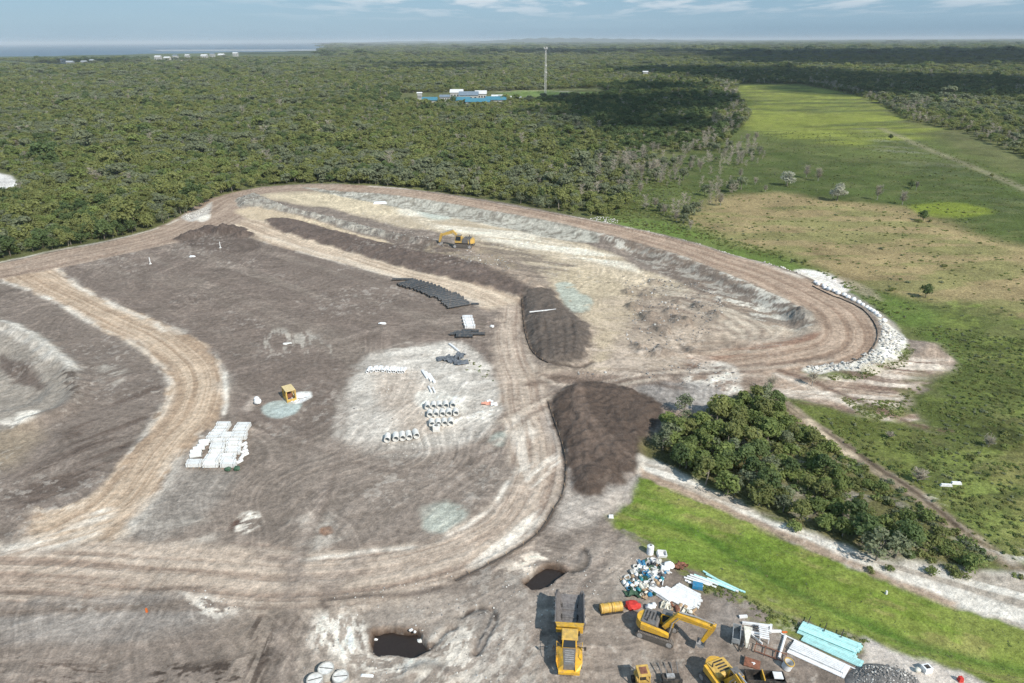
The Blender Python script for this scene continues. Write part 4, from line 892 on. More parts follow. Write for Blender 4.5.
# ---- marsh: pale and dead trees, dark bushes
pale = [(787, 186, 1.9, 'pale round paperbark in the marsh, left of two'), (837, 201, 1.8, 'pale round paperbark in the marsh, standing before the tan grass')]
for a, b_, s, lb in pale:
    t_ = tree('marsh_tree', 'pale_tree', a, b_, s, lb, 'tree', None)
dd = [(720, 206, 1.0), (806, 178, 1.15), (818, 181, 1.2), (877, 200, 1.15), (902, 205, 1.2), (916, 190, .8), (740, 178, 0.9), (755, 185, .8), (690, 170, 1.0), (700, 172, 1.0), (652, 176, 1.3), (641, 178, 1.2), (657, 170, 1.2), (756, 140, 1.1), (747, 142, 1.1), (664, 215, .8), (676, 222, .8), (655, 208, .9), (690, 230, .7), (765, 192, .7), (640, 195, 1.0)]
for k, (a, b_, s) in enumerate(sorted(dd)):
    tree('dead_tree', 'dead_tree', a, b_, s, ordinal(k + 1) + ' bare grey marsh tree counted from the left', 'tree', 'bare grey trees in the marsh')
dk = [(796, 262, 1.0, 'small dark bush by the road, left of a pair'), (804, 263, 1.3, 'dark bush by the road, right of a pair'), (774, 254, .9, 'dark bush at the marsh edge near the road'), (892, 291, 1.1, 'dark low bush with a long shadow on the tan grass'),
      (925, 298, 1.6, 'largest dark bush on the edge of the green heath'), (918, 222, 1.4, 'dark bush in the tan marsh, left of a cluster'), (923, 221, 1.7, 'tallest dark bush of the cluster in the tan marsh'), (930, 222, 1.0, 'dark bush at the right of the marsh cluster'),
      (911, 188, 1.6, 'dark bush beyond the pale marsh trees'), (991, 176, 1.3, 'dark bush far out on the right of the marsh'), (988, 181, 1.2, 'second dark bush far out on the right of the marsh'), (890, 140, 1.6, 'dark bush on the yellow green flat'), (880, 158, 1.2, 'tiny dark bush below the yellow green flat'), (836, 141, 1.1, 'tiny dark bush left on the yellow green flat')]
for a, b_, s, lb in dk: tree('marsh_shrub', 'dark_tree' if s > 1.5 else 'dull_shrub', a, b_, s * (0.55 if s > 1.5 else 0.9), lb, 'shrub', None)

dp_ = pw([(615, 165), (690, 148), (745, 140), (770, 165), (735, 195), (700, 215), (690, 232), (650, 225)])
X_, Y_ = jitter(dp_[:, 0].min(), dp_[:, 0].max(), dp_[:, 1].min(), dp_[:, 1].max(), 6.0); k = inside(dp_, X_, Y_) & (fbm(X_ / 25, Y_ / 25, 215, 3) > 0.45); X_, Y_ = X_[k], Y_[k]; n = len(X_); s_ = rs_.uniform(.6, 1.5, n)
scatter('dead_paperbarks', np.stack([X_, Y_, 0 * X_ - .1], 1), np.where(rs_.uniform(0, 1, n) < .75, 7, 3), np.stack([0 * s_, 0 * s_, rs_.uniform(0, 6, n)], 1), np.stack([s_, s_, s_], 1), WOOD, 'thin grey dying paperbarks standing at the wet edge of the marsh', 'dead trees')
# ---- ground cover: heath, reeds, weeds
def cover_protos(nm, specs):
    cl = bpy.data.collections.new(nm)
    for k, (mt, R, Hh, nb, nl, lf) in enumerate(specs):
        cm, bl = crown('tuft', 400 + k + len(nm), R, Hh, 0.0, nb, nl, lf, mt); o = bpy.data.objects.new('%02d_tuft' % k, cm); cl.objects.link(o)
    return cl
HEATH = cover_protos('heath_kinds', [(LEAF_G, .7, .6, 6, 14, .16), (LEAF_B, .7, .6, 6, 14, .16), (LEAF_D, .6, .7, 6, 14, .15), (LEAF_Y, .6, .5, 5, 12, .15)])
def cover(name, polys, sp, s0, s1, w, thr, label, seed, squash=1.0, avoid=()):
    PP, PK, TT, SS = [], [], [], []
    for q in polys:
        wq = pw(q); X_, Y_ = jitter(wq[:, 0].min(), wq[:, 0].max(), wq[:, 1].min(), wq[:, 1].max(), sp)
        k = inside(wq, X_, Y_) & (fbm(X_ / 5, Y_ / 5, seed, 3) > thr) & (np.abs(X_) < 0.8 * (Y_ * .915 + 27) + 4)
        for a in avoid: k &= ~inside(a, X_, Y_)
        X_, Y_ = X_[k], Y_[k]; n = len(X_)
        u = rs_.uniform(0, 1, n) + (fbm(X_ / 14, Y_ / 14, seed + 3, 3) - 0.5)
        cw = np.cumsum(w); PK.append(np.clip(np.searchsorted(cw, np.clip(u, 0, .999)), 0, 3))
        PP.append(np.stack([X_, Y_, np.array([gz(a, b) for a, b in zip(X_, Y_)]) - 0.05], 1))
        s = rs_.uniform(s0, s1, n) * np.where(rs_.uniform(0, 1, n) < .05, 1.7, 1); TT.append(np.stack([0 * s, 0 * s, rs_.uniform(0, 6.28, n)], 1)); SS.append(np.stack([s, s, s * squash], 1))
    return scatter(name, np.concatenate(PP), np.concatenate(PK), np.concatenate(TT), np.concatenate(SS), HEATH, label, 'ground cover')
DIAG = crom(pw([(735, 376), (761, 390), (800, 417), (835, 441), (874, 468), (921, 499), (960, 531), (1015, 566), (1080, 610)]), 4)
nrm = np.stack([-np.gradient(DIAG[:, 1]), np.gradient(DIAG[:, 0])], 1); nrm /= np.linalg.norm(nrm, axis=1)[:, None]
DIAGP = np.concatenate([DIAG + nrm * 1.0, (DIAG - nrm * 1.0)[::-1]])
cover('heath', [[(905, 330), (930, 325), (1030, 340), (1160, 400), (1200, 640), (1040, 600), (990, 555), (930, 503), (880, 468), (840, 440), (815, 415), (870, 420), (935, 434), (950, 385), (958, 362), (935, 340)]], 1.3, 0.4, 1.0, (.40, .40, .10, .10), 0.30, 'low green heath covering the ground right of the dirt tracks', 220, 0.8, [DIAGP])
cover('scrub', [[(735, 425), (768, 393), (810, 422), (880, 472), (960, 530), (1000, 562), (930, 562), (870, 545), (820, 520), (780, 470)]], 1.1, 0.5, 1.7, (.40, .38, .06, .16), 0.30, 'thin olive scrub growing between the bush and the diagonal track', 230, 0.8, [DIAGP])
cover('reed_belt', [[(604, 218), (650, 190), (700, 225), (750, 243), (800, 262), (850, 283), (905, 318), (895, 322), (850, 290), (812, 268), (740, 251), (700, 240), (640, 229)], [(560, 190), (620, 150), (665, 165), (700, 200), (690, 225), (640, 215), (600, 216)]], 1.7, 0.5, 1.2, (.35, .40, .05, .20), 0.34, 'bright green reeds and scrub along the outside of the perimeter road', 240, 0.8)
cover('marsh_tussocks', [[(640, 170), (700, 150), (760, 130), (900, 135), (1060, 190), (1160, 260), (1200, 330), (1030, 340), (900, 310), (800, 262), (700, 235), (660, 215)]], 3.2, 0.25, 1.2, (.36, .30, .10, .24), 0.47, 'grass tussocks and low bushes dotted over the marsh', 245, 0.7)
cover('mown_grass_tufts', [[(640, 480), (702, 504), (780, 539), (843, 567), (897, 590), (957, 612), (1024, 632), (1060, 650), (1060, 700), (1010, 688), (960, 668), (900, 651), (872, 636), (800, 617), (770, 605), (745, 591), (720, 579), (683, 565), (659, 549), (632, 531), (610, 517), (632, 504)]], .62, 0.12, 0.3, (.3, .6, .0, .1), 0.46, 'short tufts in the mown green strip', 247, 0.5)
cover('weeds', [[(683, 569), (745, 596), (800, 622), (868, 641), (862, 652), (800, 630), (765, 620), (728, 602), (690, 583)], [(860, 380), (905, 366), (915, 350), (908, 344), (895, 362), (850, 376), (810, 378), (815, 381)], [(840, 398), (905, 402), (900, 428), (860, 416)]], 0.6, 0.25, 0.7, (.35, .4, .1, .15), 0.40, 'ragged weeds between the mown strip and the stored pipes', 250, 0.7)
cover('scrub_regrowth', [[(780, 398), (850, 415), (935, 432), (960, 440), (905, 440), (860, 440), (800, 415)], [(895, 392), (950, 378), (960, 420), (915, 415)]], 1.5, 0.4, 1.0, (.4, .3, .2, .1), 0.48, 'patchy regrowth below the outer dirt tracks', 260, 0.7, [DIAGP])
cover('pad_weeds', [[(460, 356), (480, 358), (498, 385), (502, 405), (485, 402), (470, 380)]], 1.3, 0.25, 0.65, (.35, .45, .1, .1), 0.60, 'scattered weeds on the right edge of the pale hardstand', 270, 0.6)
# ------------------------------------------------------------------ mesh kit
class MB:
    def __init__(s): s.v = []; s.f = []; s.M = Matrix.Identity(4)
    def at(s, loc=(0, 0, 0), rz=0, rx=0, ry=0):
        s.M = Matrix.Translation(loc) @ Euler((rx, ry, rz)).to_matrix().to_4x4(); return s
    def add(s, vs, fs):
        i = len(s.v); s.v += [s.M @ Vector(p) for p in vs]; s.f += [tuple(i + k for k in q) for q in fs]; return s
    def box(s, c, d, taper=1.0, ty=None):
        cx, cy, cz = c; a, b, h = d[0] / 2, d[1] / 2, d[2] / 2; t = taper; u = ty or taper
        return s.add([(cx - a, cy - b, cz - h), (cx + a, cy - b, cz - h), (cx + a, cy + b, cz - h), (cx - a, cy + b, cz - h),
                      (cx - a * t, cy - b * u, cz + h), (cx + a * t, cy - b * u, cz + h), (cx + a * t, cy + b * u, cz + h), (cx - a * t, cy + b * u, cz + h)],
                     [(0, 3, 2, 1), (4, 5, 6, 7), (0, 1, 5, 4), (1, 2, 6, 5), (2, 3, 7, 6), (3, 0, 4, 7)])
    def cyl(s, a, b, r, r2=None, n=12, caps=True):
        a = Vector(a); b = Vector(b); r2 = r if r2 is None else r2; d = (b - a).normalized(); t = d.orthogonal().normalized(); u = d.cross(t)
        vs = [c + (t * math.cos(6.28318 * k / n) + u * math.sin(6.28318 * k / n)) * q for c, q in ((a, r), (b, r2)) for k in range(n)]
        fs = [(k, (k + 1) % n, n + (k + 1) % n, n + k) for k in range(n)]
        if caps: fs += [tuple(range(n))[::-1], tuple(range(n, 2 * n))]
        return s.add(vs, fs)
    def pipe(s, a, b, r, ri, n=16):
        a = Vector(a); b = Vector(b); d = (b - a).normalized(); t = d.orthogonal().normalized(); u = d.cross(t); vs = []
        for c, q in ((a, r), (b, r), (b, ri), (a, ri)):
            vs += [c + (t * math.cos(6.28318 * k / n) + u * math.sin(6.28318 * k / n)) * q for k in range(n)]
        fs = [(j * n + k, j * n + (k + 1) % n, ((j + 1) % 4) * n + (k + 1) % n, ((j + 1) % 4) * n + k) for j in range(4) for k in range(n)]
        return s.add(vs, fs)
    def prism(s, prof, y0, y1):                # profile in x,z pushed out along y
        n = len(prof); vs = [(a, y0, b) for a, b in prof] + [(a, y1, b) for a, b in prof]
        fs = [(k, (k + 1) % n, n + (k + 1) % n, n + k) for k in range(n)] + [tuple(range(n))[::-1], tuple(range(n, 2 * n))]
        return s.add(vs, fs)
    def bar(s, a, b, w, h=None):
        a = Vector(a); b = Vector(b); h = h or w; d = (b - a).normalized(); up = Vector((0, 0, 1)) if abs(d.z) < 0.95 else Vector((1, 0, 0))
        t = d.cross(up).normalized() * w / 2; u = t.cross(d).normalized() * h / 2
        vs = [c + i * t + j * u for c in (a, b) for i, j in ((-1, -1), (1, -1), (1, 1), (-1, 1))]
        return s.add(vs, [(0, 1, 2, 3), (7, 6, 5, 4), (0, 4, 5, 1), (1, 5, 6, 2), (2, 6, 7, 3), (3, 7, 4, 0)])
    def blob(s, c, d, seed=0, jag=0.25, sub=1, flat=True):
        bm = bmesh.new(); bmesh.ops.create_icosphere(bm, subdivisions=sub, radius=1); r = random.Random(seed)
        vs = []
        for v in bm.verts:
            k = 1 + r.uniform(-jag, jag); z = v.co.z * k
            if flat: z = max(z, -0.45)
            vs.append((c[0] + v.co.x * k * d[0] / 2, c[1] + v.co.y * k * d[1] / 2, c[2] + z * d[2] / 2))
        fs = [tuple(v.index for v in f.verts) for f in bm.faces]; bm.free(); return s.add(vs, fs)
    def sheet(s, w, l, nx, ny, amp, seed=0, thick=0.02):
        r = random.Random(seed); vs = []
        for side in (1, 0):
            r = random.Random(seed)
            for j in range(ny + 1):
                for i in range(nx + 1): vs.append(((i / nx - .5) * w + r.uniform(-.03, .03) * w, (j / ny - .5) * l + r.uniform(-.03, .03) * l, 0.03 + abs(r.gauss(0, amp)) + side * thick))
        n = (nx + 1) * (ny + 1); fs = []
        for j in range(ny):
            for i in range(nx):
                a = j * (nx + 1) + i; q = (a, a + 1, a + nx + 2, a + nx + 1); fs += [q, tuple(n + k for k in q[::-1])]
        return s.add(vs, fs)
    def mesh(s, name, m, smooth=False):
        me = bpy.data.meshes.new(name); me.from_pydata([tuple(p) for p in s.v], [], s.f)
        bm = bmesh.new(); bm.from_mesh(me); bmesh.ops.recalc_face_normals(bm, faces=bm.faces); bm.to_mesh(me); bm.free()
        me.materials.append(m)
        if smooth:
            me.polygons.foreach_set('use_smooth', np.ones(len(me.polygons), bool))
            try: me.set_sharp_from_angle(angle=math.radians(40))
            except Exception: pass
        me.update(); return me
    def build(s, name, m, parent=None, smooth=False):
        o = link(bpy.data.objects.new(name, s.mesh(name, m, smooth)))
        if parent is not None: o.parent = parent
        return o
def thing(name, loc, rz, label, cat, group=None, scale=None):
    o = link(bpy.data.objects.new(name, None)); o.location = loc; o.rotation_euler = (0, 0, rz)
    if scale: o.scale = scale if not isinstance(scale, (int, float)) else (scale,) * 3
    return tag(o, label, cat, group)
def dup(root, loc, rz, label, group=None, scale=None, tilt=None):
    r = root.copy(); COL.objects.link(r); r.location = loc; r.rotation_euler = (tilt[0] if tilt else 0, tilt[1] if tilt else 0, rz)
    if scale: r.scale = scale if not isinstance(scale, (int, float)) else (scale,) * 3
    r['label'] = label
    if group: r['group'] = group
    for ch in list(root.children):
        c = ch.copy(); COL.objects.link(c); c.parent = r
        for g_ in ch.children:
            d_ = g_.copy(); COL.objects.link(d_); d_.parent = c
    return r
def yaw(a, b):
    p = P(*a); q = P(*b); return math.atan2(q.y - p.y, q.x - p.x)

M_YEL = mat('machine_yellow', (0.74, 0.42, 0.035), 0.42, var=0.22, scale=2.5, spec=0.5)
def dusty(m_, amt=0.55):
    nt_ = m_.node_tree; b_ = nt_.nodes['Principled BSDF']; src = b_.inputs['Base Color'].links[0].from_socket
    g_ = nt_.nodes.new('ShaderNodeNewGeometry'); n_ = nt_.nodes.new('ShaderNodeTexNoise'); n_.inputs['Scale'].default_value = 1.7; n_.inputs['Detail'].default_value = 8; n_.inputs['Roughness'].default_value = 0.7
    nt_.links.new(g_.outputs['Position'], n_.inputs['Vector']); r_ = nt_.nodes.new('ShaderNodeMapRange'); r_.inputs['From Min'].default_value = 0.46; r_.inputs['From Max'].default_value = 0.68; r_.inputs['To Max'].default_value = amt
    nt_.links.new(n_.outputs['Fac'], r_.inputs['Value']); x_ = nt_.nodes.new('ShaderNodeMix'); x_.data_type = 'RGBA'; x_.inputs[7].default_value = (0.24, 0.19, 0.15, 1)
    nt_.links.new(r_.outputs[0], x_.inputs[0]); nt_.links.new(src, x_.inputs[6]); nt_.links.new(x_.outputs[2], b_.inputs['Base Color'])
dusty(M_YEL)
M_YEL2 = mat('machine_yellow_pale', (0.62, 0.40, 0.10), 0.5, var=0.25, scale=2.5)
M_BLK = mat('machine_black', (0.035, 0.034, 0.033), 0.6, var=0.3, scale=4)
M_GRY = mat('machine_grey', (0.16, 0.155, 0.15), 0.55, var=0.3, scale=3)
M_STEEL = mat('worn_steel', (0.22, 0.20, 0.19), 0.5, 0.3, var=0.35, scale=3)
M_LSTEEL = mat('bright_steel', (0.45, 0.44, 0.43), 0.45, 0.3, var=0.3, scale=4)
M_TYRE = mat('tyre', (0.04, 0.037, 0.034), 0.9, var=0.3, scale=6)
M_GLASS = mat('cab_glass', (0.03, 0.04, 0.05), 0.12, var=0.05, spec=0.7)
M_CONC = mat('concrete', (0.70, 0.69, 0.65), 0.85, var=0.25, scale=2.5, bump=0.02)
M_CONCD = mat('concrete_dirty', (0.46, 0.44, 0.40), 0.9, var=0.3, scale=2.5, bump=0.02)
M_WHT = mat('white_plastic', (0.80, 0.81, 0.81), 0.5, var=0.10, scale=3, randval=0.07)
M_WRAP = mat('white_wrap', (0.78, 0.79, 0.77), 0.6, var=0.14, scale=4, bump=0.03, randval=0.08)
M_CREAM = mat('cream_wrap', (0.72, 0.70, 0.60), 0.6, var=0.2, scale=4, bump=0.04, randval=0.05)
M_AQUA = mat('aqua_pipe', (0.46, 0.78, 0.76), 0.45, var=0.12, scale=3, randval=0.16)
M_BPIPE = mat('black_pipe', (0.045, 0.054, 0.062), 0.45, var=0.25, scale=4, spec=0.5)
M_RED = mat('red_tarp', (0.55, 0.045, 0.035), 0.6, var=0.2, scale=3)
M_RUST = mat('rust', (0.24, 0.105, 0.065), 0.85, var=0.4, scale=4)
M_BLUE = mat('blue_plastic', (0.03, 0.22, 0.40), 0.5, var=0.15, scale=3)
M_TEAL = mat('teal_plastic', (0.03, 0.25, 0.30), 0.5, var=0.2, scale=3)
M_BRIGHTY = mat('bright_yellow', (0.70, 0.62, 0.05), 0.5)
M_ORANGE = mat('orange_paint', (0.65, 0.16, 0.04), 0.6)
M_WOOD = mat('timber', (0.42, 0.30, 0.19), 0.8, var=0.3, scale=5)
M_GREEN = mat('dark_green_plastic', (0.05, 0.10, 0.06), 0.6)
M_CABLE = mat('dark_cloth', (0.05, 0.055, 0.065), 0.8, var=0.3, scale=3)
M_ROCKW = mat('white_rock', (0.56, 0.54, 0.50), 0.9, var=0.25, scale=1.5, bump=0.05, randval=0.2)
M_ROCKG = mat('grey_rock', (0.25, 0.235, 0.22), 0.9, var=0.3, scale=1.5, bump=0.05, randval=0.3)

for m_ in (M_YEL2, M_GRY, M_BLK, M_BLUE, M_TEAL, M_CREAM, M_BPIPE): dusty(m_, 0.45)
for m_ in (M_WHT, M_WRAP, M_AQUA): dusty(m_, 0.3)
# ------------------------------------------------------------------ far things: sea, hills, unseen shadow-casting clouds, haze, mast, buildings
sea = MB().add([(-90000, 2000, -1.6), (-100, 2000, -1.6), (-100, 59000, -1.6), (-90000, 59000, -1.6)], [(0, 1, 2, 3)]).build('sea', mat('sea_water', (0.06, 0.10, 0.135), 0.35, var=0.25, scale=0.0012, spec=0.4)); tag(sea, kind='structure')
flat = MB()
def farpoly(pts, z): return [tuple(P(a, b))[:2] + (z,) for a, b in pts]
q = farpoly([(150, 49.6), (330, 49), (335, 50.4), (250, 51), (160, 51)], -1.2)
o = MB().add(q, [tuple(range(len(q)))]).build('tidal_flat', mat('wet_sand', (0.30, 0.32, 0.33), 0.7, var=0.3, scale=0.01)); tag(o, kind='structure')
def ridge(name, pts, dist, depth, base=-4):
    n = 90; xs = np.linspace(pts[0][0], pts[-1][0], n); hs = np.interp(xs, [p[0] for p in pts], [p[1] for p in pts]); V_ = []; F_ = []
    for i in range(n):
        X0_ = (xs[i] - 512) / F * dist / math.cos(0); h = hs[i] * (1 + 0.1 * math.sin(i * 1.3) * (hs[i] > 0)) 
        for t, k in ((-1, 0), (-.5, .62), (0, 1), (.5, .6), (1, 0)): V_.append((X0_, dist + t * depth, base + (h - base) * k))
    for i in range(n - 1):
        for j in range(4): a = i * 5 + j; F_.append((a, a + 1, a + 6, a + 5))
    o = MB().add(V_, F_).build(name, mat('far_forest_hill', (0.07, 0.085, 0.05), 0.95, var=0.3, scale=0.003), smooth=True); tag(o, kind='structure')
ridge('hills', [(440, 0), (480, 30), (505, 80), (540, 120), (570, 112), (610, 90), (650, 70), (700, 0)], 19500, 1500)
ridge('far_hills', [(330, 0), (350, 40), (380, 30), (420, 70), (450, 60), (500, 70), (700, 60), (760, 0)], 26000, 1500)

M_CLOUD = mat('shadow_cloud', (0.8, 0.8, 0.8), 1.0, var=0.03, scale=0.01)
_nt = M_CLOUD.node_tree; _t = _nt.nodes.new('ShaderNodeBsdfTransparent'); _m = _nt.nodes.new('ShaderNodeMixShader'); _m.inputs[0].default_value = 0.27  # see-through share sets how dark the cast shadows fall
_nt.links.new(_t.outputs[0], _m.inputs[1]); _nt.links.new(_nt.nodes['Principled BSDF'].outputs[0], _m.inputs[2]); _nt.links.new(_m.outputs[0], _nt.nodes['Material Output'].inputs['Surface'])
def shadow_cloud(name, pts, alt, n, r0, r1, seed, label):  # added out of view; its outline is the shadow wanted on the ground
    r = random.Random(seed); w = pw(pts); V_ = MB(); off = Vector((sun_dir.x, sun_dir.y)) * alt / sun_dir.z
    x0, y0 = w.min(0); x1, y1 = w.max(0); k = 0; t = 0
    while k < n and t < 20000:
        t += 1; X_ = r.uniform(x0, x1); Y_ = r.uniform(y0, y1)
        if not inside(w, np.array([X_]), np.array([Y_]))[0]: continue
        a = r.uniform(r0, r1); V_.at(loc=(X_ + off.x, Y_ + off.y, alt + r.uniform(0, 0.3) * a)); V_.blob((0, 0, 0), (2 * a, 2 * a * 0.8, 0.9 * a), seed=seed * 100 + k, jag=0.1, sub=2); k += 1
    o = V_.build(name, M_CLOUD, smooth=True); tag(o, label, kind='structure')
shadow_cloud('shadow_cloud', [(545, 106), (590, 87), (670, 86), (715, 98), (708, 122), (680, 146), (630, 152), (585, 130)], 900, 52, 30, 70, 1, 'unseen cumulus shaped to shade the dark forest left of the marsh')
shadow_cloud('shadow_cloud', [(640, 71.5), (760, 70), (900, 77), (1120, 84), (1120, 100), (960, 97), (860, 92), (740, 80)], 900, 110, 70, 150, 2, 'long unseen cumulus bank shaped to shade the dark belt of forest')
shadow_cloud('shadow_cloud', [(700, 53), (1150, 51), (1150, 64), (860, 66), (720, 61)], 900, 130, 180, 360, 3, 'widest unseen cumulus bank shaped to shade the far plain')
shadow_cloud('shadow_cloud', [(350, 65), (480, 65), (480, 70), (400, 71)], 900, 26, 50, 110, 5, 'small unseen cumulus shaped to shade the middle distance forest')
shadow_cloud('shadow_cloud', [(240, 52), (330, 51), (330, 54), (250, 55)], 900, 24, 120, 200, 6, 'unseen cumulus shaped to shade the shore beyond the forest')
shadow_cloud('shadow_cloud', [(40, 62), (110, 61), (120, 66), (50, 66)], 900, 18, 60, 120, 7, 'small unseen cumulus shaped to shade the land round the seaside houses')
shadow_cloud('shadow_cloud', [(500, 52), (680, 51), (640, 55), (500, 56)], 900, 50, 150, 280, 8, 'unseen cumulus bank shaped to shade the plain beyond the mast')

# the air
hz = MB().box((0, 26000, 58), (130000, 70000, 132)); hz = hz.build('haze', bpy.data.materials.new('haze')); tag(hz, kind='stuff')
hm = hz.data.materials[0]; hm.use_nodes = True; nt2 = hm.node_tree; nt2.nodes.clear()
pv = nt2.nodes.new('ShaderNodeVolumePrincipled'); pv.inputs['Density'].default_value = 5.5e-5; pv.inputs['Color'].default_value = (0.86, 0.94, 1.0, 1); pv.inputs['Anisotropy'].default_value = 0.0
oo = nt2.nodes.new('ShaderNodeOutputMaterial'); nt2.links.new(pv.outputs[0], oo.inputs['Volume'])

# radio mast
def mast():
    b = P(545, 98); hgt = 57
    root = thing('radio_mast', b, 0, 'tall white lattice radio mast rising above the forest beside the oval', 'mast')
    m_ = mat('mast_paint', (0.62, 0.61, 0.58), 0.6)
    for k in range(3):
        a = 2.094 * k; MB().bar((1.5 * math.cos(a), 1.5 * math.sin(a), 0), (0.9 * math.cos(a), 0.9 * math.sin(a), hgt), 0.28).build('leg', m_, root)
    br = MB()
    for j in range(24):
        z0, z1 = j * hgt / 24, (j + 1) * hgt / 24; r0, r1 = 1.5 - 0.6 * j / 24, 1.5 - 0.6 * (j + 1) / 24
        for k in range(3):
            a, c = 2.094 * k, 2.094 * (k + 1); br.bar((r0 * math.cos(a), r0 * math.sin(a), z0), (r1 * math.cos(c), r1 * math.sin(c), z1), 0.12); br.bar((r0 * math.cos(a), r0 * math.sin(a), z0), (r0 * math.cos(c), r0 * math.sin(c), z0), 0.1)
    br.build('bracing', m_, root)['kind'] = 'stuff'
    MB().cyl((0, 0, hgt - 1), (0, 0, hgt - 0.7), 1.9, n=10).build('head_platform', m_, root)
    for k in range(6):
        a = 1.047 * k; MB().box((2.1 * math.cos(a), 2.1 * math.sin(a), hgt + 0.4), (0.5, 0.5, 2.4)).build('antenna_panel', m_, root)
    for z_ in (38, 30): MB().cyl((0.8, -1.2, z_), (0.9, -1.7, z_), 0.8, n=12).build('dish', m_, root)
mast()
M_ROOFB = mat('blue_metal_roof', (0.06, 0.20, 0.27), 0.45, var=0.1, scale=0.3); M_ROOFG = mat('grey_metal_roof', (0.17, 0.22, 0.27), 0.5, var=0.1, scale=0.3)
M_ROOFW = mat('white_metal_roof', (0.62, 0.63, 0.63), 0.5, var=0.08, scale=0.3); M_WALL = mat('pale_wall', (0.42, 0.42, 0.40), 0.8, var=0.1, scale=0.3); M_PANE = mat('dark_pane', (0.04, 0.05, 0.06), 0.2)
def building(px, py, w, d_, h, roof, label, rz=0.0, cat='building', group=None, gable=True, nwin=4, name='school_building'):
    root = thing(name, P(px, py), rz, label, cat, group)
    MB().box((0, 0, h / 2), (w, d_, h)).build('wall', M_WALL, root)
    e = 0.8
    if gable: MB().prism([(-w / 2 - e, h), (-w / 2 - e, h + 0.25), (0, 0)], 0, 0) if False else None
    rb = MB(); rb.add([(-w / 2 - e, -d_ / 2 - e, h), (w / 2 + e, -d_ / 2 - e, h), (w / 2 + e, d_ / 2 + e, h), (-w / 2 - e, d_ / 2 + e, h), (-w / 2 - e, 0, h + d_ * 0.22), (w / 2 + e, 0, h + d_ * 0.22)],
                      [(0, 1, 5, 4), (2, 3, 4, 5), (0, 4, 3), (1, 2, 5), (0, 3, 2, 1)]).build('roof', roof, root)
    for k in range(nwin):
        fr = MB().box((-w / 2 + (k + .5) * w / nwin, -d_ / 2 - 0.06, h * 0.55), (w / nwin * 0.55, 0.1, h * 0.4)).build('window', M_ROOFW, root)
        MB().box((-w / 2 + (k + .5) * w / nwin, -d_ / 2 - 0.13, h * 0.55), (w / nwin * 0.47, 0.03, h * 0.33)).build('pane', M_PANE, fr)
    return root
bl = [(430, 104.5, 16, 14, 5, M_ROOFB, 'small teal roofed building left of the big tree'), (445, 101, 11, 10, 5, M_ROOFG, 'small grey roofed building behind the big tree'),
      (457, 98.5, 15, 16, 7.5, M_ROOFW, 'white peaked hall roof on the left behind the blue roofs'), (469, 100.5, 22, 18, 6.5, M_ROOFG, 'slate blue hall roof between two white peaks'), (481, 99.5, 13, 16, 7, M_ROOFW, 'white peaked roof right of the slate blue hall'),
      (461, 104.5, 20, 15, 5, M_ROOFB, 'blue roofed classroom block, front left'), (478, 106, 26, 15, 5, M_ROOFB, 'longest blue roofed classroom block in the front row'), (496, 104.5, 22, 15, 5.5, M_ROOFB, 'blue roofed classroom block, front right'),
      (498, 101.3, 14, 9, 5.5, M_ROOFW, 'white roofed building behind the front right blue block'), (515, 102, 13, 10, 4.5, M_ROOFW, 'white roofed shed nearest the mast'), (420, 101, 5, 5, 9, M_WHT, 'little white tower left of the teal roof'), (409, 106, 12, 7, 3, M_ROOFG, 'low grey shed at the left end of the school')]
for a in bl: building(*a)
for a in [(71, 65.6, 26, 18, 12, M_ROOFW, 'white house left of a pair before the sea'), (85, 65.6, 20, 16, 13, M_ROOFW, 'white house in the middle before the sea'), (93, 65.2, 14, 16, 16, M_ROOFW, 'tall narrow white house before the sea'),
          (159, 61.8, 26, 24, 19, M_ROOFW, 'white roofed house right of the dark shore trees'), (168, 61.8, 26, 24, 15, M_ROOFW, 'longer white house beside the sandy field'), (205, 59.5, 30, 30, 16, M_ROOFW, 'small pale house near the shore, left'),
          (222, 58.8, 30, 30, 17, M_ROOFW, 'small pale house near the shore, right'), (645, 77, 12, 10, 10, M_ROOFW, 'lone white house in the forest right of the mast'), (176, 59.6, 24, 20, 17, M_ROOFG, 'grey roofed house right of the long white house'), (188, 59.2, 22, 20, 17, M_ROOFW, 'tiny white house before the dark shore trees'), (213, 58.0, 26, 22, 18, M_ROOFG, 'tiny grey house between two pale shore houses'), (236, 57.2, 28, 24, 19, M_ROOFW, 'last pale house near the end of the shore'), (64, 63.6, 20, 14, 14, M_ROOFG, 'grey house at the left end of the seaside houses')]:
    a = (a[0], a[1], a[2] * .75, a[3] * .8, a[4] * .92) + a[5:]
    building(*a, cat='house', nwin=3, name='far_house')
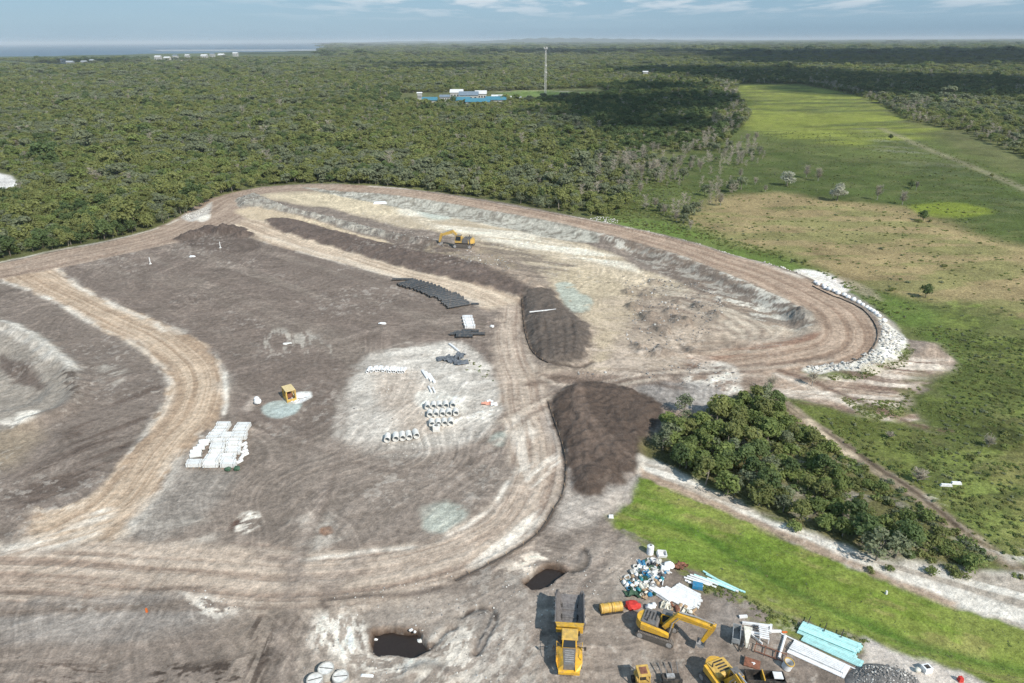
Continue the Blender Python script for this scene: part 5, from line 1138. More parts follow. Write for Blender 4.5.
# ------------------------------------------------------------------ machines
def wheel(root, x_, y_, r, w):
    s_ = 1 if y_ > 0 else -1
    wh = MB(); n = 20
    wh.pipe((x_, y_ - w / 2, r), (x_, y_ + w / 2, r), r, r * 0.55, n)
    for k in range(n): a = 6.283 * k / n; wh.box((x_ + math.cos(a) * r, y_, r + math.sin(a) * r), (0.1, w * 0.96, 0.1))
    t = wh.build('wheel', M_TYRE, root)
    MB().cyl((x_, y_ - w * 0.3, r), (x_, y_ + w * 0.38 * s_ , r), r * 0.56, r * 0.5, 16).cyl((x_, y_, r), (x_, y_ + s_ * w * 0.46, r), r * 0.2, n=10).build('rim', M_YEL, t)
def dump_truck():
    a, b = P(568.5, 662), P(569, 606)
    rz = math.atan2(a.y - b.y, a.x - b.x)
    p = PG(569, 641)
    root = thing('dump_truck', p, rz, 'yellow articulated dump truck with empty grey tray and its cab towards the camera', 'dump truck')
    # tray
    def sec(x_, zf, zt, hw, fl, o_): return [(x_, -hw - o_, zt), (x_, -hw + 0.18 - o_, zf + 0.75), (x_, -fl - o_, zf - o_), (x_, fl + o_, zf - o_), (x_, hw - 0.18 + o_, zf + 0.75), (x_, hw + o_, zt)]
    S = [(-5.35, 2.15, 2.75, 1.62, 1.15), (-4.2, 1.75, 3.0, 1.66, 1.0), (-1.0, 1.45, 3.15, 1.66, 0.85), (0.35, 1.7, 3.25, 1.66, 0.85)]
    tr = MB(); n = 6
    for o_ in (0.0, 0.13):
        vs = sum([sec(*s_, o_) for s_ in S], []); fs = [(i * n + j, i * n + j + 1, (i + 1) * n + j + 1, (i + 1) * n + j) for i in range(3) for j in range(5)]
        fs.append(tuple(3 * n + j for j in range(6))); tr.add(vs, fs)
    for i in range(3):                               # rim caps
        for sgn in (-1, 1):
            A_, B_ = S[i], S[i + 1]; tr.add([(A_[0], sgn * A_[3], A_[2]), (B_[0], sgn * B_[3], B_[2]), (B_[0], sgn * (B_[3] + .13), B_[2]), (A_[0], sgn * (A_[3] + .13), A_[2])], [(0, 1, 2, 3)])
    tr.build('tray', M_STEEL, root)
    for k in range(5): 
        for sgn in (-1, 1): MB().bar((-4.6 + k * 1.15, sgn * 1.66, 1.95), (-4.6 + k * 1.15, sgn * 1.84, 3.0), 0.16).build('rib', M_STEEL, root)
    for k in range(4): MB().box((-4.4 + k * 1.2, 0, 1.80 - 0.05 * k), (0.08, 1.7, 0.06)).build('wear_bar', M_GRY, root)
    MB().add([(0.35, -1.7, 3.22), (0.35, 1.7, 3.22), (1.15, 1.5, 3.42), (1.15, -1.5, 3.42), (0.35, -1.7, 3.34), (0.35, 1.7, 3.34), (1.15, 1.5, 3.54), (1.15, -1.5, 3.54)], [(0, 1, 2, 3), (4, 7, 6, 5), (0, 4, 5, 1), (1, 5, 6, 2), (2, 6, 7, 3), (3, 7, 4, 0)]).build('spill_guard', M_YEL, root)
    MB().box((0.35, 0, 2.5), (0.12, 3.2, 1.5)).build('headboard', M_YEL, root)
    MB().box((-2.2, 0, 1.05), (5.6, 0.9, 0.5)).box((1.4, 0, 1.0), (2.4, 0.8, 0.5)).box((3.7, 0, 1.0), (2.6, 0.9, 0.5)).build('chassis', M_BLK, root)
    for x_ in (-3.9, -2.15, 3.35):
        for y_ in (-1.18, 1.18): wheel(root, x_, y_, 0.88, 0.62)
    # cab
    cb = MB().prism([(1.45, 1.6), (3.15, 1.6), (3.05, 2.3), (2.85, 3.35), (1.5, 3.35)], -0.82, 0.82).build('cab', M_YEL, root)
    MB().box((2.15, 0, 3.42), (1.6, 1.9, 0.14), 0.9).build('roof', M_YEL2, cb)
    MB().add([(3.09, -0.72, 2.32), (3.09, 0.72, 2.32), (2.9, 0.66, 3.27), (2.9, -0.66, 3.27)], [(0, 1, 2, 3)]).build('windscreen', M_GLASS, cb)
    for sgn in (-1, 1): MB().add([(1.6, sgn * 0.835, 2.35), (2.98, sgn * 0.835, 2.35), (2.82, sgn * 0.835, 3.25), (1.6, sgn * 0.835, 3.25)], [(0, 1, 2, 3)]).build('side_window', M_GLASS, cb)
    MB().box((1.5, 0.0, 2.2), (0.5, 2.6, 0.9)).build('rear_cowl', M_GRY, root)
    # hood
    MB().add([(3.15, -0.72, 2.32), (5.1, -0.62, 1.98), (5.1, 0.62, 1.98), (3.15, 0.72, 2.32), (3.15, -0.72, 1.3), (5.2, -0.62, 1.2), (5.2, 0.62, 1.2), (3.15, 0.72, 1.3)],
             [(0, 1, 2, 3), (4, 7, 6, 5), (0, 4, 5, 1), (1, 5, 6, 2), (2, 6, 7, 3), (3, 7, 4, 0)]).build('hood', M_GRY, root)
    for k in range(6): MB().box((3.5 + k * 0.26, 0, 2.285 - k * 0.046), (0.08, 1.0, 0.05)).build('hood_louvre', M_LSTEEL, root)
    for sgn in (-1, 1):
        MB().add([(2.3, sgn * 0.85, 1.95), (3.2, sgn * 0.74, 2.25), (5.1, sgn * 0.64, 1.95), (5.45, sgn * 0.7, 1.25), (5.15, sgn * 1.25, 1.25), (4.5, sgn * 1.5, 1.75), (2.5, sgn * 1.5, 1.85),
                  (2.3, sgn * 0.85, 1.8), (3.2, sgn * 0.74, 2.0), (5.1, sgn * 0.64, 1.7), (5.4, sgn * 0.7, 1.0), (5.1, sgn * 1.25, 1.0), (4.5, sgn * 1.5, 1.55), (2.5, sgn * 1.5, 1.65)],
                 [(0, 1, 2, 3, 4, 5, 6), (13, 12, 11, 10, 9, 8, 7)] + [(k, (k + 1) % 7, 7 + (k + 1) % 7, 7 + k) for k in range(7)]).build('fender', M_YEL, root)
        MB().box((5.3, sgn * 0.95, 1.12), (0.16, 0.36, 0.2)).build('headlight', M_LSTEEL, root)
        MB().bar((3.0, sgn * 0.9, 2.5), (3.3, sgn * 1.75, 2.6), 0.06).box((3.3, sgn * 1.78, 2.5), (0.08, 0.28, 0.5)).build('mirror', M_BLK, root)
        MB().bar((2.4, sgn * 0.9, 1.9), (2.4, sgn * 1.5, 2.5), 0.05).bar((2.4, sgn * 1.5, 2.5), (4.3, sgn * 1.35, 2.4), 0.05).bar((4.3, sgn * 1.35, 2.4), (4.3, sgn * 1.3, 1.8), 0.05).build('handrail', M_YEL, root)
    MB().prism([(5.15, 0.75), (5.5, 0.8), (5.55, 1.2), (5.2, 1.25)], -1.2, 1.2).build('bumper', M_YEL, root)
    MB().cyl((1.6, 1.1, 2.2), (1.6, 1.1, 3.3), 0.09).build('exhaust', M_BLK, root)
    MB().cyl((1.2, -0.95, 1.2), (2.6, -0.95, 1.2), 0.3).build('air_tank', M_GRY, root)
dump_truck()

def excavator(loc, rz, label, boom, sc_=1.0, cover=None, paint_=None):
    Y_ = paint_ or M_YEL
    root = thing('excavator', loc, rz, label, 'excavator', scale=sc_)
    for s_ in (-1, 1):
        y0, y1 = s_ * 1.25 - 0.3, s_ * 1.25 + 0.3
        prof = [(-1.9, 0.02), (1.9, 0.02), (2.2, 0.25), (2.28, 0.55), (2.05, 0.84), (1.8, 0.92), (-1.8, 0.92), (-2.05, 0.84), (-2.28, 0.55), (-2.2, 0.25)]
        t = MB().prism(prof, y0, y1).build('track', mat('dusty_track', (0.13, 0.115, 0.10), 0.9, var=0.3), root)
        pads = MB()
        for k in range(22): pads.box((-1.95 + k * 0.185, s_ * 1.25, 0.945), (0.13, 0.62, 0.05)); pads.box((-1.95 + k * 0.185, s_ * 1.25, 0.02), (0.13, 0.62, 0.05))
        pads.build('track_pads', mat('dusty_pads', (0.22, 0.19, 0.165), 0.9, var=0.3), t)
        MB().prism([(-1.6, 0.35), (1.6, 0.35), (1.5, 0.65), (-1.5, 0.65)], y0 - 0.03, y1 + 0.03).build('track_frame', MATS['dusty_track'], t)
        for x_ in (-1.75, 1.75): MB().cyl((x_, y0 - 0.04, 0.47), (x_, y1 + 0.04, 0.47), 0.34, n=14).build('sprocket', M_LSTEEL, t)
    MB().box((0, 0, 0.6), (1.8, 2.0, 0.5)).cyl((0, 0, 0.85), (0, 0, 1.12), 0.72, n=20).build('undercarriage', M_BLK, root)
    MB().prism([(-1.9, 1.12), (1.75, 1.12), (1.75, 1.3), (-1.9, 1.3)], -1.36, 1.36).build('deck', M_BLK, root)
    n = 12; cw = []
    for k in range(n + 1): a = math.radians(-62 + 124 * k / n); cw.append((-0.35 - 2.3 * math.cos(a), 1.55 * math.sin(a) / math.sin(math.radians(62)) * 0.9))
    vs = [(a, b, 1.14) for a, b in cw] + [(a + 0.08, b * 0.96, 2.15) for a, b in cw]; m_ = n + 1
    vs += [(-1.42, -1.36, 1.14), (-1.42, 1.36, 1.14), (-1.42, -1.3, 2.15), (-1.42, 1.3, 2.15)]
    fs = [(k, k + 1, m_ + k + 1, m_ + k) for k in range(n)] + [tuple(range(m_)), tuple(range(m_, 2 * m_))]
    MB().add(vs, fs).build('counterweight', Y_, root)
    MB().prism([(-1.85, 1.3), (0.1, 1.3), (0.1, 2.1), (-0.1, 2.3), (-1.85, 2.3)], -1.0, 1.3).build('engine_cover', cover or M_GRY, root)
    for k in range(4): MB().box((-1.55 + k * 0.4, 0.3, 2.33), (0.14, 1.2, 0.05)).build('vent', M_BLK, root)
    MB().cyl((-1.2, -0.7, 2.3), (-1.2, -0.7, 2.75), 0.08).build('exhaust', M_BLK, root)
    MB().prism([(-1.8, 1.3), (1.55, 1.3), (1.5, 1.75), (0.6, 1.95), (-1.8, 2.2)], -1.38, -0.95).build('side_locker', Y_, root)
    cb = MB().prism([(0.15, 1.3), (1.75, 1.3), (1.8, 1.75), (1.5, 2.95), (0.3, 2.95), (0.15, 2.6)], 0.42, 1.34).build('cab', Y_, root)
    MB().prism([(0.22, 2.96), (1.5, 2.96), (1.45, 3.03), (0.25, 3.03)], 0.44, 1.32).build('roof', M_GRY, cb)
    MB().add([(1.84, 0.5, 1.75), (1.84, 1.26, 1.75), (1.54, 1.26, 2.9), (1.54, 0.5, 2.9)], [(0, 1, 2, 3)]).build('windscreen', M_GLASS, cb)
    for y_ in (0.40, 1.36): MB().add([(0.35, y_, 1.8), (1.68, y_, 1.8), (1.44, y_, 2.85), (0.35, y_, 2.85)], [(0, 1, 2, 3)]).build('side_window', M_GLASS, cb)
    # arm: boom points (x, z) in the machine's plane
    (ax, az), (bx, bz), (cx, cz), (dx, dz) = boom                # foot, elbow, boom tip, stick tip
    yb = -0.12
    def plate(pts, w, m_, nm, par): return MB().prism(pts, yb - w / 2, yb + w / 2).build(nm, m_, par)
    def off(p, q, h): 
        L = math.hypot(q[0] - p[0], q[1] - p[1]); return (-(q[1] - p[1]) / L * h, (q[0] - p[0]) / L * h)
    o1 = off((ax, az), (bx, bz), 0.27); o2 = off((bx, bz), (cx, cz), 0.36); o3 = off((bx, bz), (cx, cz), 0.23)
    om = ((o1[0] + o2[0]) * 0.75, (o1[1] + o2[1]) * 0.75)
    bo = plate([(ax - o1[0], az - o1[1]), (bx - om[0], bz - om[1]), (cx - o3[0], cz - o3[1]), (cx + o3[0], cz + o3[1]), (bx + om[0], bz + om[1]), (ax + o1[0], az + o1[1])], 0.56, Y_, 'boom', root)
    sx, sz = cx + (cx - dx) * 0.22, cz + (cz - dz) * 0.22
    o4 = off((cx, cz), (dx, dz), 0.31); o5 = off((cx, cz), (dx, dz), 0.19)
    st = plate([(sx - o5[0], sz - o5[1]), (cx - o4[0], cz - o4[1]), (dx - o5[0], dz - o5[1]), (dx + o5[0], dz + o5[1]), (cx + o4[0], cz + o4[1]), (sx + o5[0], sz + o5[1])], 0.46, Y_, 'stick', root)
    for y_ in (-0.45, 0.22): MB().cyl((ax + 0.7, y_ + 0.0, az - 0.45), (bx * 0.62 + ax * 0.38, y_, bz * 0.62 + az * 0.38 - 0.25), 0.09, n=8).cyl((bx * 0.62 + ax * 0.38, y_, bz * 0.62 + az * 0.38 - 0.25), (bx, y_, bz - 0.2), 0.055, n=8).build('boom_ram', M_LSTEEL, root)
    MB().cyl((bx, yb, bz + 0.5), ((bx + sx) / 2, yb, (bz + sz) / 2 + 0.45), 0.10, n=8).cyl(((bx + sx) / 2, yb, (bz + sz) / 2 + 0.45), (sx, yb, sz + 0.1), 0.055, n=8).build('stick_ram', M_LSTEEL, bo)
    MB().cyl((cx + 0.25, yb, cz - 0.2), (dx + 0.3, yb, dz + 0.35), 0.075, n=8).build('bucket_ram', M_LSTEEL, st)
    MB().cyl((bx - 0.8, yb + 0.24, bz - 0.2), (cx, yb + 0.24, cz), 0.03, n=6).cyl((bx - 0.8, yb - 0.26, bz - 0.2), (cx, yb - 0.26, cz), 0.03, n=6).build('hose', M_BLK, bo)
    # bucket: open scoop
    bk = MB(); prof = []
    for k in range(8): a = math.radians(-20 + k * 30); prof.append((dx - 0.15 - 0.45 * math.cos(a) * 1.1, dz - 0.35 - 0.45 * math.sin(a) * 0.9))
    n = 8; vs = [(a, yb - 0.5, b) for a, b in prof] + [(a, yb + 0.5, b) for a, b in prof]
    bk.add(vs, [(k, k + 1, n + k + 1, n + k) for k in range(n - 1)] + [tuple(range(n)), tuple(range(n, 2 * n))]); 
    bk_ = bk.build('bucket', M_LSTEEL, root)
    for k in range(5): MB().box((prof[-1][0], yb - 0.42 + k * 0.21, prof[-1][1] - 0.08), (0.06, 0.08, 0.2)).build('tooth', M_STEEL, bk_)
    return root
p = PG(657, 634)
excavator(p, yaw((657, 634), (704, 650)), 'yellow tracked excavator with arm reaching right beside the debris heap', [(0.75, 1.7), (2.3, 4.1), (6.2, 3.9), (5.3, 1.5)], 1.0)
excavator(PG(722, 688), math.radians(-68), 'yellow excavator at the bottom edge with its arm folded close', [(0.6, 1.7), (2.0, 4.0), (5.0, 3.6), (4.6, 1.5)], 1.0, cover=M_YEL2)
excavator(PG(464, 247), math.radians(168), 'yellow excavator digging far up beside the topsoil windrow', [(0.75, 1.7), (2.6, 3.5), (5.4, 2.6), (5.9, 0.9)], 1.5, paint_=M_YEL2)

def small_machines():
    r = thing('skid_loader', PG(642, 686), math.radians(95), 'small yellow loader with open canopy at the bottom edge', 'loader')
    MB().prism([(-1.4, 0.5), (1.2, 0.5), (1.2, 1.1), (-0.4, 1.2), (-1.4, 1.5)], -0.7, 0.7).build('body', M_YEL2, r)
    MB().box((0.1, 0, 2.25), (1.5, 1.35, 0.12)).build('canopy', M_YEL2, r); MB().box((0.1, 0, 2.32), (0.9, 0.8, 0.05)).build('canopy_vent', M_RUST, r)
    for x_ in (-0.6, 0.8):
        for y_ in (-0.6, 0.6): MB().bar((x_, y_, 1.0), (x_, y_, 2.2), 0.1).build('post', M_YEL2, r)
    MB().box((0.0, 0, 1.35), (0.5, 0.6, 0.5)).build('seat', M_BLK, r)
    for x_ in (-0.8, 0.7):
        for y_ in (-0.85, 0.85): MB().cyl((x_, y_ - 0.15, 0.4), (x_, y_ + 0.15, 0.4), 0.4, n=14).build('wheel', M_TYRE, r)
    r = thing('fork_attachment', PG(671, 682), math.radians(92), 'dark fork attachment with upright tines lying beside the small loader', 'attachment')
    MB().box((0, 0, 0.45), (1.1, 2.0, 0.5)).box((-0.5, 0, 0.5), (0.2, 2.2, 0.9)).build('frame', M_BLK, r)
    for y_ in (-0.9, -0.3, 0.35, 0.95): MB().bar((0.4, y_, 0.5), (1.9, y_ * 1.15, 0.9), 0.1).build('tine', M_GRY, r)
    MB().box((0.1, 0.1, 0.85), (0.5, 0.9, 0.25)).build('coupler', M_LSTEEL, r)
    # hopper trailer
    r = thing('concrete_kibble', PG(741, 641), math.radians(70), 'pale steel hopper pair standing right of the excavator bucket', 'hopper')
    bb = mat('dusty_bluegrey', (0.30, 0.32, 0.33), 0.7, var=0.3)
    MB().box((0, 0.62, 0.45), (2.0, 0.9, 0.06)).box((0, 1.05, 0.95), (2.1, 0.08, 1.0)).box((0, 0.19, 0.95), (2.1, 0.08, 1.0)).box((1.02, 0.62, 0.95), (0.08, 0.8, 1.0)).box((-1.02, 0.62, 0.8), (0.08, 0.8, 0.7)).build('open_bin', bb, r)
    MB().add([(-1.15, -.75, 1.1), (1.1, -1.1, 1.45), (1.1, -0.1, 1.45), (-1.15, -.45, 1.1), (-1.3, -.7, 0.5), (0.9, -1.0, 0.5), (0.9, -.2, 0.5), (-1.3, -.5, 0.5)], [(0, 1, 2, 3), (4, 7, 6, 5), (0, 4, 5, 1), (1, 5, 6, 2), (2, 6, 7, 3), (3, 7, 4, 0)]).build('chute', M_CREAM, r)
    for x_ in (-0.9, 0.9):
        for y_ in (-0.9, -0.25, 0.25, 1.0): MB().bar((x_, y_, 0), (x_, y_, 0.6), 0.09).build('leg', M_CONC, r)
    MB().bar((-1.9, 0, 0.3), (-1.0, -0.4, 0.5), 0.08).bar((-1.9, 0, 0.3), (-1.0, 0.4, 0.5), 0.08).build('drawbar', M_BLK, r)
    # yellow fuel cube
    r = thing('fuel_tank', PG(611, 611), yaw((600, 612), (622, 609)), 'yellow twin fuel tank lying alone between truck and red tarpaulin', 'tank')
    for x_ in (-0.72, 0.72): MB().cyl((x_ - 0.68, 0, 0.62), (x_ + 0.68, 0, 0.62), 0.6, n=16).build('tank', M_YEL2, r, True)
    for x_ in (-1.1, -0.35, 0.35, 1.1): MB().pipe((x_ - 0.05, 0, 0.62), (x_ + 0.05, 0, 0.62), 0.64, 0.6, 16).build('band', M_YEL, r)
    MB().box((0, 0, 0.08), (2.9, 1.2, 0.16)).build('skid', M_BLK, r)
    # rusty frame, steel plates, open bin, drum
    r = thing('reinforcing_cage', PG(770, 654), yaw((753, 648), (788, 661)), 'rusty three bay steel frame lying flat right of the hopper', 'frame')
    for y_ in (-0.6, 0.6): MB().bar((-1.7, y_, 0.25), (1.7, y_, 0.25), 0.08).build('rail', M_RUST, r)
    for x_ in (-1.7, -0.6, 0.55, 1.7): MB().bar((x_, -0.6, 0.25), (x_, 0.6, 0.25), 0.08).bar((x_, -.6, 0), (x_, -.6, .5), 0.07).bar((x_, .6, 0), (x_, .6, .5), 0.07).build('crossbar', M_RUST, r)
    r = thing('rusty_plate', PG(752, 664), yaw((744, 662), (760, 667)), 'rusty brown steel plate with a white mark on the dirt', 'plate')
    MB().box((0, 0, 0.12), (1.75, 1.3, 0.1)).build('plate', M_RUST, r); MB().box((0.15, 0.05, 0.182), (0.42, 0.12, 0.02)).box((0.2, -0.02, 0.182), (0.12, 0.4, 0.016)).build('painted_mark', M_WHT, r)
    MB().box((-0.9, 0, 0.2), (0.08, 1.3, 0.4)).build('lip', M_BLK, r)
    r = thing('steel_bin', PG(764, 682), yaw((740, 680), (785, 683)), 'dark open steel bin with yellow edge at the bottom edge', 'bin')
    MB().box((0, 0, 0.05), (4.2, 1.4, 0.1)).box((0, 0.7, 0.5), (4.2, 0.08, 1.0)).box((0, -0.7, 0.5), (4.2, 0.08, 1.0)).box((2.1, 0, 0.5), (0.08, 1.4, 1.0)).box((-2.1, 0, 0.5), (0.08, 1.4, 1.0)).build('shell', M_BLK, r)
    MB().box((-0.2, 0, 0.6), (0.12, 1.4, 1.1)).build('divider', M_YEL, r); MB().box((1.4, 0.1, 1.05), (1.0, 0.9, 0.1)).build('lid', M_WHT, r)
    r = thing('mixing_drum', PG(786, 668), 0.3, 'white drum with yellow ring tipped open near the white pipes', 'drum')
    MB().pipe((0, 0, 0.1), (0.15, -0.15, 1.0), 0.55, 0.48, 16).build('shell', M_WHT, r, True); MB().pipe((0.15, -0.15, 0.98), (0.17, -0.17, 1.1), 0.6, 0.5, 16).build('ring', M_YEL2, r); MB().cyl((0, 0, 0.05), (0, 0, 0.15), 0.52, n=16).build('base', M_BLK, r)
    # round concrete chambers
    for k, (a, b_, lb) in enumerate([(327, 675, 'round concrete chamber with flat lid, left of the pair in front'), (341.5, 683, 'round concrete chamber with flat lid, right of the pair in front'), (316, 686, 'round concrete chamber half hidden at the bottom edge')]):
        r = thing('concrete_chamber', PG(a, b_), 0.2 * k, lb, 'concrete chamber', 'round concrete chambers')
        MB().pipe((0, 0, -0.05), (0, 0, 1.1), 0.92, 0.8, 24).build('ring', M_CONCD, r, True); MB().cyl((0, 0, 0.98), (0, 0, 1.06), 0.8, n=24).build('lid', M_CONC, r); MB().bar((-0.75, 0.1, 1.075), (0.75, -0.05, 1.075), 0.08, 0.03).build('lid_joint', M_BLK, r)
    # yellow cage
    r = thing('trench_box', PG(290, 399), yaw((286, 400), (297, 397)), 'yellow open steel box standing by the pale blue slurry patch', 'trench box')
    w, d_, h = 1.75, 2.6, 2.5
    for x_ in (-w / 2, w / 2):
        for y_ in (-d_ / 2, d_ / 2): MB().box((x_, y_, h / 2), (0.22, 0.22, h)).build('post', M_YEL2, r)
    MB().box((0, 0, h - 0.02), (w + .2, d_ + .2, 0.16)).build('top', mat('pale_yellow_paint', (0.66, 0.52, 0.27), 0.5), r)
    for y_ in (-d_ / 2, d_ / 2): MB().box((0, y_, 0.35), (w - .2, 0.16, 0.5)).build('sill', M_YEL2, r)
    for x_ in (-w / 2, w / 2): MB().box((x_, 0, 0.3), (0.16, d_ - .2, 0.4)).bar((x_, -d_ / 2 + .1, 0.5), (x_, d_ / 2 - .1, h - 0.2), 0.16).build('side_frame', M_YEL2, r)
    MB().box((0, 0.2, 0.9), (0.9, 1.2, 0.9)).build('inner_tank', M_RUST, r)
small_machines()
# ------------------------------------------------------------------ stored goods
def single(name, mb, m, loc, rz, label, cat, group=None, smooth=False, extra=()):
    r = thing(name, loc, rz, label, cat, group)
    mb.build(extra[0] if extra else 'body', m, r, smooth); return r
# concrete pipes
proto = thing('concrete_pipe', (0, 0, 0), 0, 'x', 'concrete pipe')
MB().pipe((0, -1.2, 0.66), (0, 1.15, 0.66), 0.62, 0.50, 20).build('barrel', M_CONC, proto, True); MB().pipe((0, 1.15, 0.66), (0, 1.4, 0.66), 0.54, 0.50, 20).build('spigot', M_CONCD, proto, True)
first = [True]
def place(proto_, loc, rz, label, group, scale=None, tilt=None):
    if first[0]:
        first[0] = False; proto_.location = loc; proto_.rotation_euler = (0, 0, rz); proto_['label'] = label; proto_['group'] = group
        if scale: proto_.scale = (scale,) * 3 if isinstance(scale, (int, float)) else scale
        return proto_
    return dup(proto_, loc, rz, label, group, scale, tilt)
rows = [('back', 407.5, [427.6, 433.8, 439.7, 446, 453]), ('middle', 415.5, [430, 436.2, 442.6, 449, 456]), ('front', 425, [432, 438.3, 444.6, 451])]
for rn, yy, xs_l in rows:
    for k, xx in enumerate(xs_l):
        place(proto, PG(xx, yy - 0.15 * (xx - 440) * 0.4), 0.12 + rnd.uniform(-.05, .05), f'{ordinal(k + 1)} concrete pipe from the left in the {rn} row of three', 'concrete pipes in three rows', (0.92, 0.60, 0.95))
for k, (a, b_) in enumerate([(387.7, 440.5), (396, 439.5), (402.6, 438.8), (409, 438), (416, 436.5)]):
    dup(proto, PG(a, b_), 0.1 + 0.05 * k, f'{ordinal(k + 1)} concrete pipe from the left in the separate row of five', 'five concrete pipes in a separate row', (0.92, 0.72, 0.95))
r = thing('manhole_base', PG(436.5, 430.5), 0.1, 'square concrete chamber in front of the three pipe rows', 'chamber'); MB().box((0, 0, 0.55), (1.3, 1.1, 1.1)).build('block', M_CONC, r); MB().cyl((0, 0, 1.1), (0, 0, 1.16), 0.35, n=14).build('opening', M_GRY, r)
# short white pipes
proto = thing('white_culvert', (0, 0, 0), 0, 'x', 'culvert piece'); first[0] = True
MB().pipe((0, -0.9, 0.36), (0, 0.9, 0.36), 0.34, 0.27, 14).build('barrel', M_WHT, proto, True); MB().pipe((0, 0.78, 0.36), (0, 1.0, 0.36), 0.40, 0.34, 14).build('socket', M_WHT, proto, True)
for k in range(14):
    place(proto, PG(368.5 + 2.75 * k, 371.5 - 1.2 * math.sin(k * .4) - (k > 8) * 0.8), rnd.uniform(-.25, .25), f'{ordinal(k + 1)} short white pipe from the left at the pale pad top', 'short white pipes on the pale pad')
# white-wrapped packs
proto = thing('pipe_pack', (0, 0, 0), 0, 'x', 'wrapped pack'); first[0] = True
MB().box((0, 0, 0.5), (2.55, 0.94, 0.72), 0.97).build('bundle', M_WRAP, proto)
for x_ in (-0.95, 0.95): MB().box((x_, 0, 0.5), (0.07, 1.03, 0.75)).build('strap', M_LSTEEL, proto)
for x_ in (-0.95, 0, 0.95): MB().box((x_, 0, 0.07), (0.12, 1.05, 0.14)).build('bearer', M_WOOD, proto)
packs = [(530, 148), (508, 176), (484, 206), (452, 238), (430, 268), (568, 244), (560, 270), (725, 148), (705, 176), (688, 206), (690, 240), (682, 268), (478, 312), (474, 348), (468, 380), (460, 412), (632, 308), (628, 344), (620, 378), (620, 408), (430, 450), (424, 482), (572, 452), (566, 484), (246, 502), (240, 532), (405, 514), (402, 536), (578, 514), (574, 536)]
grp = sorted(range(len(packs)), key=lambda i: (packs[i][1] // 32, packs[i][0]))
rowix = {}
for i in grp: rowix.setdefault(int(packs[i][1] // 32), []).append(i)
for rk, (key_, ids) in enumerate(sorted(rowix.items())):
    for k, i in enumerate(ids):
        a, b_ = packs[i]
        place(proto, PG(170 + a / 9.76, 410 + b_ / 9.76 + 2.2), rnd.uniform(-.04, .04), f'white wrapped pack, {ordinal(k + 1)} from the left in the {ordinal(rk + 1)} row from the back', 'white wrapped packs laid out by the tan road', scale=(1.0, 0.84, rnd.uniform(0.8, 1.3)))
first[0] = True
proto = thing('white_roll', (0, 0, 0), 0, 'x', 'roll')
MB().cyl((-0.8, 0, 0.42), (0.8, 0, 0.42), 0.4, n=14).build('roll', M_WRAP, proto, True); MB().cyl((-0.84, 0, 0.42), (0.84, 0, 0.42), 0.12, n=10).build('core', M_BLK, proto)
for k, (a, b_) in enumerate([(345, 310), (322, 345), (290, 378), (262, 408), (258, 445)]):
    place(proto, PG(170 + a / 9.76, 412 + b_ / 9.76), 0.5 + rnd.uniform(-.3, .3), f'{ordinal(k + 1)} white roll from the back on the left of the packs', 'white rolls left of the packs', 1.15)
for k, (a, b_) in enumerate([(722, 330), (735, 365), (728, 400), (735, 430), (700, 462), (680, 500)]):
    dup(proto, PG(170 + a / 9.76, 412 + b_ / 9.76), 1.3 + rnd.uniform(-.5, .5), f'{ordinal(k + 1)} small white roll from the back on the right of the packs', 'small white rolls right of the packs', 0.75)
for k, (a, b_, lb) in enumerate([(228, 470.5, 'dark bag left of two in front of the packs'), (237, 470, 'dark bag right of two in front of the packs')]):
    tag(MB().blob((0, 0, .3), (1.1, 1.0, 0.8), k, .2, 2).build('dark_bag', M_GREEN), lb, 'bag').location = PG(a, b_)
# black pipes
proto = thing('black_pipe', (0, 0, 0), 0, 'x', 'black pipe'); first[0] = True
bp_ = MB(); bp_.pipe((-3.2, 0, 0.42), (3.2, 0, 0.42), 0.38, 0.33, 14)
for k in range(17): bp_.pipe((-3.1 + k * 0.39, 0, 0.42), (-2.93 + k * 0.39, 0, 0.42), 0.41, 0.38, 14)
bp_.build('barrel', M_BPIPE, proto); MB().pipe((3.2, 0, 0.42), (3.5, 0, 0.42), 0.46, 0.38, 14).build('socket', M_BPIPE, proto)
Lc = [(585, 366), (548, 343), (510, 315), (480, 295), (440, 276), (400, 257), (350, 240), (300, 225), (240, 203), (190, 187), (150, 170)]
Rc = [(772, 335), (742, 312), (700, 288), (665, 266), (622, 240), (570, 217), (520, 198), (455, 175), (400, 156), (350, 142), (305, 130)]
lt = np.linspace(0, 1, len(Lc)); nb = 20
for k in range(nb):
    t = k / (nb - 1); a = np.interp(t, lt, [q_[0] for q_ in Lc]), np.interp(t, lt, [q_[1] for q_ in Lc]); b_ = np.interp(t, lt, [q_[0] for q_ in Rc]), np.interp(t, lt, [q_[1] for q_ in Rc])
    pa, pb = P(380 + a[0] / 8.53, 265.8 + a[1] / 8.53), P(380 + b_[0] / 8.53, 265.8 + b_[1] / 8.53); c0 = (pa + pb) / 2
    sh = (rnd.uniform(-.25, .25) + (0.35 if (k // 4) % 2 else -0.25)) * (pb - pa).normalized(); c0 = c0 + sh; c0.z = gz(c0.x, c0.y); place(proto, c0, math.atan2(pb.y - pa.y, pb.x - pa.x), f'{ordinal(k + 1)} black pipe from the lower right end of the long rack', 'black corrugated pipes laid side by side', scale=((pb - pa).length / 6.7, 1.0, 1))
dup(proto, PG(402.5, 280.6), 0.0, 'single black pipe lying apart at the upper end of the long rack', 'black corrugated pipes laid side by side')
